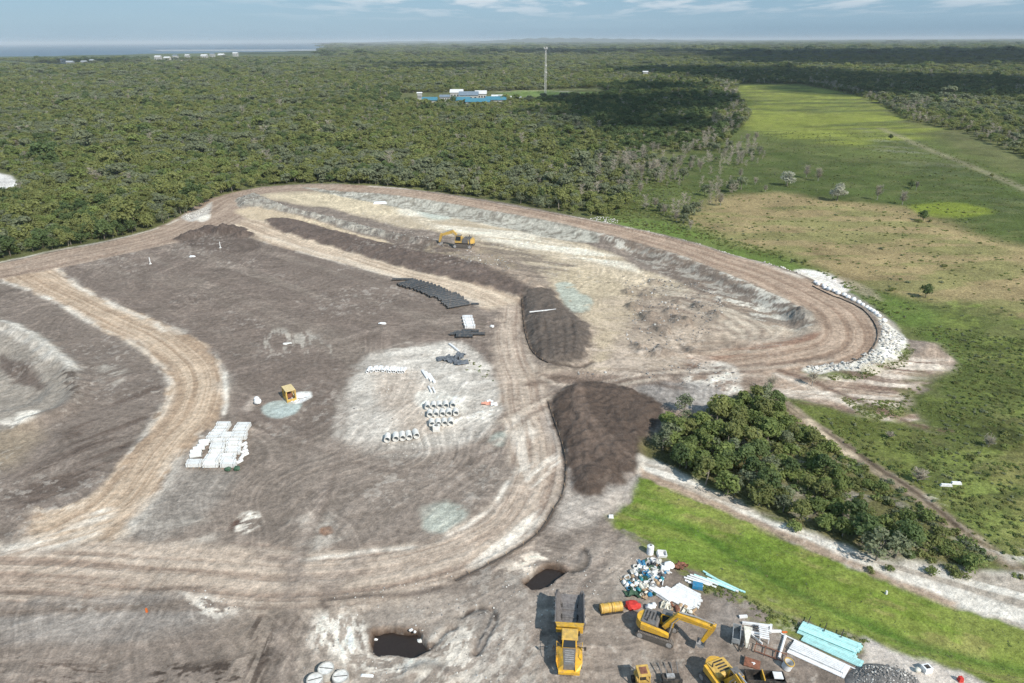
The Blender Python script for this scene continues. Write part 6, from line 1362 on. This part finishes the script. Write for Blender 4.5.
for k, (a, b_, L_, lb) in enumerate([(462, 333.5, .62, 'black pipe, rearmost of the small pile below the white packs'), (470, 332.5, .62, 'black pipe on the right of the small pile'), (458, 335.2, .6, 'black pipe sticking out left of the small pile'), (466, 335.6, .75, 'long black pipe in the middle of the small pile'), (476, 335.3, .62, 'black pipe sticking out right of the small pile'), (464, 337.6, .6, 'front black pipe of the small pile')]):
    dup(proto, PG(a, b_), rnd.uniform(-.1, .1), lb, 'black pipes in a small pile', scale=(L_, 1, 1))
tag(MB().box((0, 0, .2), (2.2, .8, .4), .9).build('black_offcut', M_BPIPE), 'short black pipe offcut right of the long rack', 'offcut').location = PG(475, 304.5)
proto = thing('white_crate', (0, 0, 0), 0, 'x', 'white pack'); first[0] = True
MB().box((0, 0, 0.42), (2.6, 1.25, 0.7), 0.98).build('bundle', M_WHT, proto)
for x_ in (-0.9, 0.9): MB().box((x_, 0, 0.42), (0.06, 1.28, 0.73)).build('strap', M_GRY, proto)
for k, (a, b_, lb) in enumerate([(467.5, 318.6, 'white pack furthest back beside the small black pipe pile'), (468.4, 321.6, 'second white pack from the back beside the black pipes'), (469.2, 324.6, 'third white pack from the back beside the black pipes'), (470.2, 327.8, 'nearest white pack touching the small black pipe pile')]):
    place(proto, PG(a, b_), 0.0, lb, 'white packs beside the small black pipe pile')
# items on the pale pad
for k, (a, b_, L_, w, rz_, m_, lb) in enumerate([(425, 375, 4.2, .55, 1.95, M_WHT, 'left long white beam pack behind the three pipe rows'), (428.5, 377, 4.6, .5, 1.95, M_WHT, 'middle long white beam pack behind the three pipe rows'), (432, 379, 4.4, .5, 1.95, M_WHT, 'right long white beam pack behind the three pipe rows'),
        (430, 390, 2.6, .3, 1.9, M_WHT, 'short white beam just behind the pipe rows, left'), (434, 391, 2.4, .3, 1.9, M_WHT, 'short white beam just behind the pipe rows, right'), (454, 348, 5.0, .45, 2.1, M_WHT, 'long white pipe lying at the top of the pale pad')]):
    tag(MB().box((0, 0, .2), (L_, w, .35)).box((0, 0, .03), (L_ * .9, w * .7, .06)).build('white_beam', m_), lb, 'beam').location = PG(a, b_)
    bpy.context.scene.objects[-1] if False else None
    COL.objects[-1].rotation_euler = (0, 0, rz_)
for k, (a, b_, w, l, rz_, lb) in enumerate([(444, 359, 3.4, 2.2, .3, 'dark cloth bundle, left of the heap on the pale pad'), (452, 360, 3.0, 2.6, .9, 'dark cloth bundle, middle of the heap on the pale pad'), (459, 357, 2.2, 3.6, -.4, 'dark cloth bundle, right of the heap on the pale pad'), (461, 363, 3.2, 2.4, .2, 'front dark cloth bundle of the heap on the pale pad')]):
    o = tag(MB().sheet(w, l, 6, 6, 0.35, k).build('cloth_bundle', mat('blue_grey_cloth', (0.12, 0.135, 0.155), 0.7, var=0.35, scale=1.2)), lb, 'cloth', 'dark cloth bundles'); o.location = PG(a, b_); o.rotation_euler.z = rz_
for k, (a, b_, m_, lb) in enumerate([(486, 404, M_ORANGE, 'torn orange mesh on the right edge of the pale pad'), (490, 402, M_WHT, 'white sack beside the orange mesh'), (494, 405, M_WHT, 'second white sack right of the orange mesh')]):
    o = tag(MB().sheet(1.3 if k else 1.9, 1.1, 5, 5, 0.16, 9 + k).build('torn_mesh' if not k else 'white_sack', mat('faded_orange_mesh', (0.60, 0.30, 0.22), 0.8) if not k else m_), lb, 'mesh' if not k else 'sack'); o.location = PG(a, b_)
# white bags near the slurry and single white objects
def bagmesh(seed): return MB().blob((0, 0, .45), (1.15, 1.05, 1.05), seed, .12, 2)
for k, (a, b_, s, lb) in enumerate([(258, 404, 1.3, 'white bag, back one of the pair left of the yellow box'), (257, 401, 1.0, 'white bag behind the pair left of the yellow box')]):
    o = tag(bagmesh(k).build('white_bag', M_WHT, smooth=True), lb, 'bag'); o.location = PG(a, b_); o.scale = (s, s, s)
for k, (a, b_, rz_, lb) in enumerate([(302, 397, .55, 'white folded sheet, longest of two right of the yellow box'), (295, 401, .4, 'white folded sheet next to the foot of the yellow box')]):
    o = tag(MB().sheet(3.0 if not k else 1.6, 1.5 if not k else .9, 6, 4, 0.14, 20 + k).build('white_sheet', M_WHT), lb, 'sheet'); o.location = PG(a, b_); o.rotation_euler.z = rz_
for k, (a, b_, w, l, h, m_, nm, lb) in enumerate([(380, 203.5, 6, 2.4, .8, M_WHT, 'white_stack', 'long white stack on the cream pad'), (192, 257, 2.6, 1.4, .6, M_WHT, 'white_heap', 'small white heap on the brown paddock'), (382, 324, 2.4, 1.3, .5, M_WHT, 'white_heap', 'small white heap in the middle of the brown paddock'),
        (492, 327, 1.2, 1.6, .6, M_WHT, 'white_heap', 'white heap at the road corner right of the black pipes'), (287, 344, 2.5, 1.5, .4, M_CONC, 'white_heap', 'pale broken slab among white scrapes in the paddock'), (367, 676, 1.5, .35, .15, M_WHT, 'white_board', 'small white board between the chambers and the large pit'),
        (946, 486, 1.9, .4, .4, M_WHT, 'white_pipe_offcut', 'white pipe offcut lying in the green heath, left piece'), (956, 484, 1.7, .5, .4, M_WHT, 'white_pipe_offcut', 'white pipe offcut lying in the green heath, right piece'),
        (611, 517.5, .8, .5, .4, M_WHT, 'white_block', 'small white block at the tip of the mown strip'), (886, 594, .25, .25, .5, M_WHT, 'white_peg', 'tiny white peg standing in the mown grass'), (147, 612, .22, .22, .6, M_ORANGE, 'marker_post', 'orange and white marker post on the southern flat')]):
    o = tag((MB().blob((0, 0, h * .3), (w * .8, l * .8, h), k, .3, 2).blob((w * .3, l * .2, h * .2), (w * .35, l * .4, h * .7), k + 9, .3, 1) if nm == 'white_heap' else MB().box((0, 0, h / 2), (w, l, h), .8).box((w * .2, 0, h * .6), (w * .4, l * .7, h * .9), .7)).build(nm, m_), lb, nm.split('_')[-1]); o.location = PG(a, b_); o.rotation_euler.z = rnd.uniform(-.2, .2)
for k, (a, b_, lb) in enumerate([(150.5, 264, 'white marker post, left of two on the brown paddock'), (220.5, 248, 'white marker post, right of two by the dirt heaps')]):
    r = thing('marker_post', PG(a, b_), 0, lb, 'post'); MB().cyl((0, 0, -.2), (0, 0, 2.2), .14, n=8).build('post', M_WHT, r); MB().box((0, 0, .1), (.7, .7, .3), .7).build('foot', M_CONC, r)
# white pole on the small stockpile
o = tag(MB().bar((-3.6, 0, .12), (3.6, 0, .12), .22).build('white_pole', M_WHT), 'long white pole lying on top of the churned stockpile', 'pole'); p0, p1 = PG(531.5, 315), PG(554, 309.5); o.location = (p0 + p1) / 2 + Vector((0, 0, .35)); o.rotation_euler.z = math.atan2(p1.y - p0.y, p1.x - p0.x)
# bulk bags along the bend
BG = crom(pw([(812, 286, 1), (825, 292.5, 1), (843, 299.5, 1), (857, 305, 1), (870, 312, 1), (884, 321.5, 1)]), 12)
L_ = np.concatenate([[0], np.cumsum(np.hypot(*np.diff(BG, axis=0).T))]); nbag = int(L_[-1] / 1.5)
bm_ = [bagmesh(k).mesh('bulk_bag', M_WHT, True) for k in range(4)]
for k in range(nbag):
    s_ = (k + .5) / nbag * L_[-1]; X0_, Y0_ = np.interp(s_, L_, BG[:, 0]), np.interp(s_, L_, BG[:, 1])
    X0_ += rnd.uniform(-.35, .35) + (0.5 if k % 5 == 2 else 0); o = link(bpy.data.objects.new('bulk_bag', rnd.choice(bm_))); o.location = (X0_, Y0_, gz(X0_, Y0_) - .05); o.rotation_euler.z = rnd.uniform(0, 6); s2 = rnd.uniform(1.1, 1.35); o.scale = (s2, s2, s2 * .9)
    tag(o, f'{ordinal(k + 1)} white bulk bag from the upper end of the line round the road bend', 'bag', 'white bulk bags lining the haul road bend')
# silt fences
M_SILT = mat('silt_cloth', (0.085, 0.075, 0.068), 0.9)
def silt(pts, label, h=0.55, step=3.0, bow=0.0):
    c0 = crom(pw(pts), 10); L_ = np.concatenate([[0], np.cumsum(np.hypot(*np.diff(c0, axis=0).T))]); n = max(3, int(L_[-1] / step)); t = np.linspace(0, L_[-1], n * 3)
    X_ = np.interp(t, L_, c0[:, 0]); Y_ = np.interp(t, L_, c0[:, 1]); zz = [gz(a, b) for a, b in zip(X_, Y_)]
    root = thing('silt_fence', (X_[0], Y_[0], zz[0]), 0, label, 'silt fence')
    V_ = []; F_ = []
    for i in range(len(X_)):
        j = min(i + 1, len(X_) - 1); i0 = max(i - 1, 0); d_ = Vector((X_[j] - X_[i0], Y_[j] - Y_[i0])).normalized() * 0.04; q_ = (X_[i] - X_[0], Y_[i] - Y_[0], zz[i] - zz[0]); sag = h * rnd.uniform(.75, 1.05)
        for s_ in (-1, 1):
            for z_ in (-.1, sag): V_.append((q_[0] - d_.y * s_, q_[1] + d_.x * s_, q_[2] + z_))
    for i in range(len(X_) - 1):
        a = i * 4; b = a + 4; F_ += [(a, b, b + 1, a + 1), (a + 2, a + 3, b + 3, b + 2), (a + 1, b + 1, b + 3, a + 3)]
    MB().add(V_, F_).build('cloth', M_SILT, root)
    pm = MB().box((0, 0, .3), (.06, .06, .9)).mesh('post', M_WOOD)
    for i in range(0, len(X_), 3): o = link(bpy.data.objects.new('post', pm)); o.parent = root; o.location = (X_[i] - X_[0], Y_[i] - Y_[0], zz[i] - zz[0])
silt([(812, 288, 1.5), (828, 296, 1.5), (846, 303, 1.5), (862, 312, 1.5), (874, 325, 1.5), (877, 338, 1.2), (872, 350, 1), (860, 360, .6), (846, 366, .4)], 'black silt fence round the inside of the white bags on the bend', 0.32)
silt([(548, 402), (552, 415), (561, 440), (566, 465), (563, 492), (553, 510), (534, 537), (500, 558), (456, 581)], 'dark silt fence curving along the road past the dark stockpile', 0.2)
silt([(522, 298), (523, 315), (526, 335), (533, 352), (548, 363)], 'dark silt fence left of the churned stockpile', 0.3)

# ------------------------------------------------------------------ pipes and rubbish by the excavator
def pipe_run(a, b_, r_, m_, name, label, group, z=0.0, cat='pipe', n=10, cap=None):
    p0, p1 = PG(*a), PG(*b_); p0.z += z + r_; p1.z += z + r_
    root = thing(name, p0, 0, label, cat, group)
    d_ = p1 - p0; MB().pipe((0, 0, 0), d_, r_, r_ * .8, n).build('barrel', m_, root, True)
    u = d_.normalized(); MB().pipe(d_ - u * .3, d_ + u * .02, r_ * 1.18, r_, n).build('socket', cap or m_, root, True)
def lerp(a, b_, t): return (a[0] + (b_[0] - a[0]) * t, a[1] + (b_[1] - a[1]) * t)
# aqua pipes: two tiers
q0, q1, q2, q3 = (798, 626), (862, 649), (804, 620), (866, 642.5)       # near edge, far edge
for tier, nn_ in ((0, 9), (1, 6)):
    for k in range(nn_):
        t = (k + tier * 1.5) / 9
        a = lerp((797, 633), (804, 621.5), t); b_ = lerp((856, 657.5), (863, 644.5), t); j = rnd.uniform(-1.5, 1.5); b_ = (b_[0] + j, b_[1] + j * .4)
        pipe_run(a, b_, 0.13, M_AQUA, 'aqua_pipe', f'{ordinal(k + 1)} aqua pipe from the front in the {"upper" if tier else "lower"} layer of the pack', 'aqua pipes in the pack beside the mown strip', z=0.27 * tier, n=8)
for k in range(5):
    pipe_run(lerp((801, 640.5), (805, 635), k / 5), lerp((861, 668), (864, 661.5), k / 5), 0.12, M_AQUA, 'aqua_pipe', f'{ordinal(k + 1)} loose aqua pipe from the front, below the aqua pack', 'loose aqua pipes', n=8)
for k, (a, b_) in enumerate([((810, 620), (807, 627)), ((826, 627), (823, 635)), ((843, 633), (840, 641))]):
    p0, p1 = PG(*a), PG(*b_); p0.z += .6; p1.z += .6; o = tag(MB().bar((0, 0, 0), p1 - p0, .1, .06).build('timber_spacer', M_BLK), f'{ordinal(k + 1)} dark spacer from the left across the aqua pipes', 'spacer'); o.location = p0
for k in range(13):
    t = k / 12; red = k in (9,)
    pipe_run(lerp((787, 652.5), (794, 641.5), t), lerp((844, 678.5), (850, 668), t), 0.12, M_WHT if not red else M_ORANGE, 'white_pipe', f'{ordinal(k + 1)} pipe from the front in the white pack below the aqua pipes', 'pipes of the white pack below the aqua pipes', n=8, cap=M_WHT)
for k in range(5):
    t = k / 5; pipe_run(lerp((789, 650), (794, 643), t), lerp((843, 674.5), (848, 668), t), 0.12, M_WHT, 'white_pipe', f'{ordinal(k + 1)} pipe from the front in the top layer of the white pack', 'top pipes of the white pack', z=0.26, n=8)
pipe_run((781, 634), (858, 671), 0.09, M_WHT, 'white_pipe', 'long thin white pipe along the back of the white pack', None, n=8)
pipe_run((778.5, 659), (785, 637), 0.16, M_WHT, 'white_pipe', 'white pipe standing across the left end of the white pack', None, n=10)
# big white sheet pile stack
for k in range(20):
    t = k / 19; a = lerp((654, 589.5), (677, 584), t); b_ = lerp((692, 609 + 0), (700.5, 590.5), t)
    if k > 10: a = lerp((666, 592), (679, 583), (k - 10) / 9); b_ = lerp((696, 606), (702, 594), (k - 10) / 9)
    a = (a[0] + rnd.uniform(-1, 1), a[1] + 1.5); j = rnd.uniform(-2.5, 2.5); b_ = (b_[0] + j, b_[1] + 3.0 + j * .5)
    pipe_run(a, b_, 0.155, M_WHT, 'white_pipe', f'{ordinal(k + 1)} white pipe from the lower left in the big pile behind the excavator', 'white pipes in the big pile behind the excavator', n=10, z=rnd.choice([0, 0.06]))
p = PG(661, 595); r = thing('white_board_pack', p, yaw((650, 588), (672, 602)), 'flat white board pack at the left of the big white pipe pile', 'board pack')
for k in range(4): MB().box((0, rnd.uniform(-.04, .04), .12 + .1 * k), (3.2, 1.15 - .05 * k, .08)).build('board', M_WHT, r)
for k, (a, b_, m_) in enumerate([((684, 576), (716, 586), M_WHT), ((687, 575), (712, 583.5), M_WHT), ((690, 574), (718, 584), M_WHT), ((685, 579), (703, 585.5), M_WHT), ((688, 581), (700, 585), M_WHT), ((694, 574), (735, 590), M_AQUA), ((706, 573), (742, 590), M_AQUA), ((707, 577), (738, 590.5), M_WHT), ((700, 576), (726, 586), M_AQUA), ((712, 578), (745, 591), M_AQUA), ((703, 570), (716, 578), M_AQUA)]):
    pipe_run((a[0], a[1] + 2), (b_[0], b_[1] + 2), 0.13, m_, 'loose_pipe', f'{ordinal(k + 1)} loose {"white" if m_ is M_WHT else "aqua"} pipe from the left in the scatter by the weeds', 'loose pipes scattered by the weeds', n=8, z=0.05 * (k % 3))
o = tag(MB().box((0, 0, .3), (1.35, 1.0, .5), .95).build('blue_crate', M_BLUE), 'blue crate on the ground between the two white pipe piles', 'crate'); o.location = PG(697.5, 587.5); o.rotation_euler.z = -.3
# white channel pieces right of the weeds
for k, (a, b_, w, lb) in enumerate([((739, 618), (747, 617.5), .3, 'short thick white offcut above the white channel heap'), ((742, 624), (771, 627.5), .28, 'long white channel, rear one of the heap'), ((771, 626), (770, 634), .28, 'bent white end of the rear channel'), ((745, 630), (752, 631.5), .3, 'white offcut left of the channel heap'),
        ((744, 633), (762, 636), .35, 'front white channel of the heap'), ((766, 632.5), (781, 632.5), .22, 'white rod pointing right from the channel heap'), ((751, 636), (762, 645), .14, 'thin white rod leaning out of the channel heap')]):
    p0, p1 = PG(*a), PG(*b_); o = tag(MB().bar((0, 0, .2), (p1 - p0) + Vector((0, 0, .2)), w, .3).build('white_channel', M_WHT), lb, 'channel', 'white channels in a heap'); o.location = p0
r = thing('white_rack', PG(763, 637), 1.3, 'white slatted rack standing in the heap of white channels', 'rack')
for k in range(7): MB().box((-1.0 + k * .32, 0, .9), (.2, 1.1, .06)).build('slat', M_WHT, r)
for x_ in (-1.05, 1.0): MB().bar((x_, -.5, 0), (x_, -.5, .9), .1).bar((x_, .5, 0), (x_, .5, .9), .1).build('leg', M_WHT, r)
for k, (a, b_, lb) in enumerate([((782, 632.8), (787, 632.6), 'orange rod end on the weeds right of the white heap')]):
    p0, p1 = PG(*a), PG(*b_); o = tag(MB().bar((0, 0, .1), (p1 - p0) + Vector((0, 0, .1)), .15).build('orange_rod', M_ORANGE), lb, 'rod'); o.location = p0
# white round tank and the rubbish heap
r = thing('water_tank', PG(650, 553.5), 0, 'tall round white plastic tank at the top of the rubbish heap', 'tank')
MB().cyl((0, 0, 0), (0, 0, 1.3), .48, n=18).build('barrel', M_WHT, r, True); MB().cyl((0, 0, 1.3), (0, 0, 1.42), .48, .3, 18).build('shoulder', M_WHT, r, True); MB().cyl((0.05, 0, 1.4), (0.05, 0, 1.5), .16, n=10).build('cap', M_GRY, r)
JP = [(658, 560), (668, 573), (664, 583), (650, 592), (655, 596), (642, 598), (632, 594), (623, 584), (632, 572), (640, 563), (648, 560)]
Rk = random.Random(77)
cols = [('white', M_WHT), ('white', M_WRAP), ('grey', M_CONC), ('white', M_WHT), ('blue', M_BLUE), ('black', M_CABLE), ('cream', M_CREAM), ('grey', M_LSTEEL), ('grey', M_GRY), ('pale', M_WRAP), ('grey', M_CONCD), ('dark green', M_GREEN), ('brown', M_WOOD), ('teal', M_TEAL)]
seen = {}
def junk(kind_, cn_, m_, loc, rz_, s_, label):
    mb = MB()
    if kind_ == 'sack': mb.blob((0, 0, .25), (.95, .75, .65), Rk.randrange(99), .2, 2)
    elif kind_ == 'crate': mb.box((0, 0, .03), (.8, .6, .06)).box((0, .3, .22), (.8, .05, .42)).box((0, -.3, .22), (.8, .05, .42)).box((.4, 0, .22), (.05, .6, .42)).box((-.4, 0, .22), (.05, .6, .42))
    elif kind_ == 'drum': mb.cyl((-.45, 0, .3), (.45, 0, .3), .28, n=14).pipe((-.2, 0, .3), (-.15, 0, .3), .3, .28, 14).pipe((.15, 0, .3), (.2, 0, .3), .3, .28, 14)
    elif kind_ == 'board': mb.box((0, 0, .1), (1.7, .35, .06)).box((.1, .05, .16), (1.4, .3, .05))
    elif kind_ == 'sheet': mb.sheet(1.3, 1.0, 6, 5, .16, Rk.randrange(99))
    elif kind_ == 'coil':
        for k in range(3): mb.pipe((0, 0, .05 + k * .12), (0, 0, .16 + k * .12), .5, .36, 18)
    else:
        mb.pipe((-.8, 0, .15), (.8, 0, .15), .1, .07, 8).pipe((.8, 0, .15), (.95, 0, .15), .13, .1, 8)
    o = mb.build(kind_, m_, None, kind_ in ('sack', 'drum', 'coil', 'fitting')); o.location = loc; o.rotation_euler = (Rk.uniform(-.3, .3), Rk.uniform(-.3, .3), rz_); o.scale = (s_, s_, s_); tag(o, label, kind_, 'rubbish in the heap')
jw = pw(JP); spots = []
for _try in range(6000):
    if len(spots) >= 125: break
    X_, Y_ = Rk.uniform(jw[:, 0].min(), jw[:, 0].max()), Rk.uniform(jw[:, 1].min(), jw[:, 1].max())
    if inside(jw, np.array([X_]), np.array([Y_]))[0] and all(math.hypot(X_ - a, Y_ - b) > .42 for a, b in spots): spots.append((X_, Y_))
jc = jw.mean(0)
items = []
for X_, Y_ in spots:
    cn_, m_ = Rk.choice(cols); kd = Rk.choice(['sack', 'sack', 'sheet', 'crate', 'drum', 'board', 'fitting', 'coil', 'sheet', 'sack'])
    part_ = ('back' if Y_ > jc[1] + 1.2 else 'front' if Y_ < jc[1] - 1.6 else 'middle'); items.append((kd, cn_, m_, X_, Y_, part_))
from collections import defaultdict
bk2 = defaultdict(list)
for it in items: bk2[(it[0], it[1], it[5])].append(it)
for (kd, cn_, part_), L3 in bk2.items():
    L3.sort(key=lambda q_: q_[3])
    for k, it in enumerate(L3):
        w_ = '' if len(L3) == 1 else (ordinal(k + 1) + ' ') ; extra_ = '' if len(L3) == 1 else ', counted from the left'
        dd_ = math.hypot(it[3] - jc[0], it[4] - jc[1])
        junk(kd, cn_, it[2], Vector((it[3], it[4], gz(it[3], it[4]) + max(0, .35 - .1 * dd_))), Rk.uniform(0, 6), Rk.uniform(.5, .95), f'{w_}{cn_} {kd} in the {part_} of the rubbish heap{extra_}')
for kd, cn_, m_, a, b_, s_, lb in [('sack', 'yellow', M_BRIGHTY, 650, 571.5, .8, 'bright yellow sack standing out in the rubbish heap'), ('sheet', 'teal', M_TEAL, 637, 583, 1.2, 'teal sheet on the left of the rubbish heap'), ('crate', 'teal', M_TEAL, 628, 583.5, .9, 'teal crate at the left tip of the rubbish heap'), ('crate', 'white', M_WHT, 661, 555.5, 1.5, 'large white crate right of the round tank'),
        ('sack', 'white', M_WHT, 669, 568, 1.6, 'big white sack at the right of the rubbish heap'), ('drum', 'white', M_WHT, 664, 570, 1.3, 'white drum lying at the right of the rubbish heap'), ('sheet', 'rust', M_RUST, 680, 567, 1.5, 'rust red sheet in the weeds right of the rubbish heap'), ('sheet', 'green', M_GREEN, 633, 594, 1.7, 'dark green sheet with white straps, front left of the heap'),
        ('fitting', 'white', M_WHT, 636, 593, 1.0, 'white elbow pipe lying on the dark green sheet'), ('sack', 'white', M_WRAP, 649, 609, 1.2, 'clear wrapped bundle between the red tarpaulin and the excavator'), ('sack', 'white', M_WRAP, 653, 607, 1.0, 'second wrapped bundle by the red tarpaulin')]:
    junk(kd, cn_, m_, PG(a, b_), Rk.uniform(0, 6), s_, lb)
o = tag(MB().blob((0, 0, .3), (2.0, 1.5, .9), 5, .18, 2).build('red_tarpaulin', M_RED, smooth=False), 'bright red tarpaulin bundle left of the excavator', 'tarpaulin'); o.location = PG(632.5, 607)
for k in range(16):
    a, b_ = 664 + (k % 8) * 4.2 + Rk.uniform(-1, 1), 604 + (k // 8) * 4 + Rk.uniform(-1, 1) + (k % 8) * .8
    junk(Rk.choice(['board', 'board', 'crate', 'sack']), 'brown', Rk.choice([M_WOOD, M_WOOD, M_RUST, M_CREAM]), PG(a, b_), Rk.uniform(0, 6), Rk.uniform(.6, .95), f'{ordinal(k // 2 + 1)} piece of {"rear" if k % 2 else "front"} timber litter from the left behind the excavator arm')
# gravel heap and bits at the lower right
def heap(px, py, rx, ry, h, m_, name, label):
    p = PG(px, py); V_ = [(0, 0, h)]; F_ = []; nr, na_ = 14, 40; r = random.Random(3)
    for i in range(1, nr + 1):
        for j in range(na_):
            a = 6.28318 * j / na_; q = i / nr; V_.append((math.cos(a) * rx * q * (1 + .06 * math.sin(3 * a)), math.sin(a) * ry * q, h * (1 - q ** 1.6) + r.uniform(-.07, .07) * (i < nr) - (.15 if i == nr else 0)))
    F_ += [(0, 1 + j, 1 + (j + 1) % na_) for j in range(na_)]
    for i in range(nr - 1):
        for j in range(na_): a = 1 + i * na_; F_.append((a + j, a + na_ + j, a + na_ + (j + 1) % na_, a + (j + 1) % na_))
    o = tag(MB().add(V_, F_).build(name, m_, None, True), label, 'gravel heap'); o.location = p; return p
gp = heap(886, 688, 4.3, 3.4, 1.3, M_ROCKG, 'gravel_heap', 'round heap of dark grey gravel at the bottom edge')
r = thing('white_box', PG(926, 671), .2, 'white box with a black opening on the pale verge', 'box'); MB().box((0, 0, .35), (.95, .8, .7)).build('shell', M_WHT, r); MB().box((0, 0, .7), (.55, .5, .06)).build('opening', M_BLK, r)
o = tag(bagmesh(6).build('cream_sack', M_CREAM, smooth=True), 'cream sack left of the white box on the verge', 'sack'); o.location = PG(917, 671.5); o.scale = (.6, .6, .6)
o = tag(MB().box((0, 0, .3), (.5, .5, .6), .8).build('red_marker', M_RED), 'small red marker on the verge near the bottom right', 'marker'); o.location = PG(960, 681)

# ------------------------------------------------------------------ loose stone, clods, water in the pits
STC = bpy.data.collections.new('stone_kinds')
for k, m_ in enumerate([M_ROCKW, M_ROCKW, M_ROCKG, M_ROCKG]):
    STC.objects.link(bpy.data.objects.new('%02d_stone' % k, MB().blob((0, 0, .2), (1, .8, .7), 60 + k, .28, 1).mesh('stone', m_)))
def stones(name, polys, sp, s0, s1, w, thr, label, seed, cat='stones', lift=None):
    PP, PK, TT, SS = [], [], [], []
    for q in polys:
        wq = pw(q); X_, Y_ = jitter(wq[:, 0].min(), wq[:, 0].max(), wq[:, 1].min(), wq[:, 1].max(), sp); k = inside(wq, X_, Y_) & (fbm(X_ / 3, Y_ / 3, seed, 3) > thr); X_, Y_ = X_[k], Y_[k]; n = len(X_)
        PK.append(np.clip(np.searchsorted(np.cumsum(w), rs_.uniform(0, .999, n)), 0, 3)); PP.append(np.stack([X_, Y_, np.array([gz(a, b) for a, b in zip(X_, Y_)]) + (lift(X_, Y_) if lift else 0)], 1))
        s = s0 + (s1 - s0) * rs_.uniform(0, 1, n) ** 2; TT.append(rs_.uniform(0, 6, (n, 3)) * [.1, .1, 1]); SS.append(np.stack([s, s, s * .8], 1))
    scatter(name, np.concatenate(PP), np.concatenate(PK), np.concatenate(TT), np.concatenate(SS), STC, label, cat)
stones('rock_lining', [[(884, 326), (905, 338), (902, 355), (882, 367), (850, 373), (808, 374), (806, 368), (850, 365), (876, 352), (880, 338), (878, 326)]], .72, .4, 1.2, (.5, .42, .08, 0), .33, 'white rock lining on the outside of the road bend', 280)
stones('verge_rocks', [[(590, 219), (600, 216), (618, 219), (618, 223), (600, 223)], [(600, 223), (640, 230), (700, 245), (760, 263), (800, 277), (800, 280), (760, 266), (700, 248), (640, 233), (600, 226)], [(180, 217), (205, 207), (210, 210), (190, 221)]], 1.1, .4, 1.1, (.5, .4, .1, 0), .38, 'white rocks tipped along the outer road edge', 290)
stones('clods', [[(620, 275), (700, 283), (730, 305), (710, 335), (650, 358), (625, 340), (630, 305)], [(560, 372), (640, 372), (700, 360), (740, 370), (735, 395), (690, 385), (620, 382)], BANK, [(440, 243), (520, 262), (510, 275), (450, 260)]], 1.15, .18, .8, (.12, .1, .4, .38), .44, 'loose clods and rubble over the churned ground', 300)
stones('gravel', [[(a, b) for a, b in ((852, 676), (862, 668), (886, 664), (908, 668), (920, 680), (920, 700), (850, 700))]], .26, .16, .34, (.16, .1, .37, .37), 0.0, 'dark gravel loose on and round the heap', 310, lift=lambda a, b: np.maximum(0, 1.3 * (1 - np.clip(np.hypot((a - gp.x) / 4.3, (b - gp.y) / 3.4), 0, 1) ** 1.6)) - .04)
stones('pit_rubble', [[(310, 600), (520, 560), (600, 550), (640, 560), (600, 600), (520, 690), (300, 690)]], .8, .06, .30, (.35, .2, .25, .2), .52, 'small stones strewn round the two pits', 320)
stones('pad_rubble', [[(365, 358), (470, 347), (502, 400), (470, 443), (395, 458), (335, 430)], [(185, 588), (246, 590), (240, 616), (190, 610)], [(236, 514), (262, 514), (258, 532), (236, 532)]], 1.0, .08, .4, (.5, .3, .1, .1), .50, 'pale stones strewn on the hardstand', 330)
M_WATER = mat('peat_water', (0.030, 0.021, 0.016), 0.28, var=0.2, spec=0.35)
for k, (pp, lb) in enumerate(((PIT1, 0), (PIT2, 1))):
    cx = sum(a for a, b in pp) / len(pp); cy = sum(b for a, b in pp) / len(pp)
    q = [tuple(P(cx + (a - cx) * 1.1, cy + (b - cy) * 1.1, 0))[:2] + (-0.72,) for a, b in pp]
    o = MB().add(q, [tuple(range(len(q)))]).build('pit_water', M_WATER); tag(o, kind='structure')
# white pumps and slabs on the pit edge
for k, (a, b_, w, m_, lb) in enumerate([(376, 641, .5, M_WHT, 'small white pump at the left end of the large pit'), (411, 631, .6, M_WHT, 'small white block on the far rim of the large pit'), (415, 633, .35, M_WHT, 'smaller white block beside it on the far rim'), (420, 642, .9, M_CONC, 'pale boulder at the right end of the large pit')]):
    o = tag(MB().blob((0, 0, .15), (w, w * .7, .5), 30 + k, .3, 1).build('pale_block', m_), lb, 'block'); o.location = PG(a, b_)
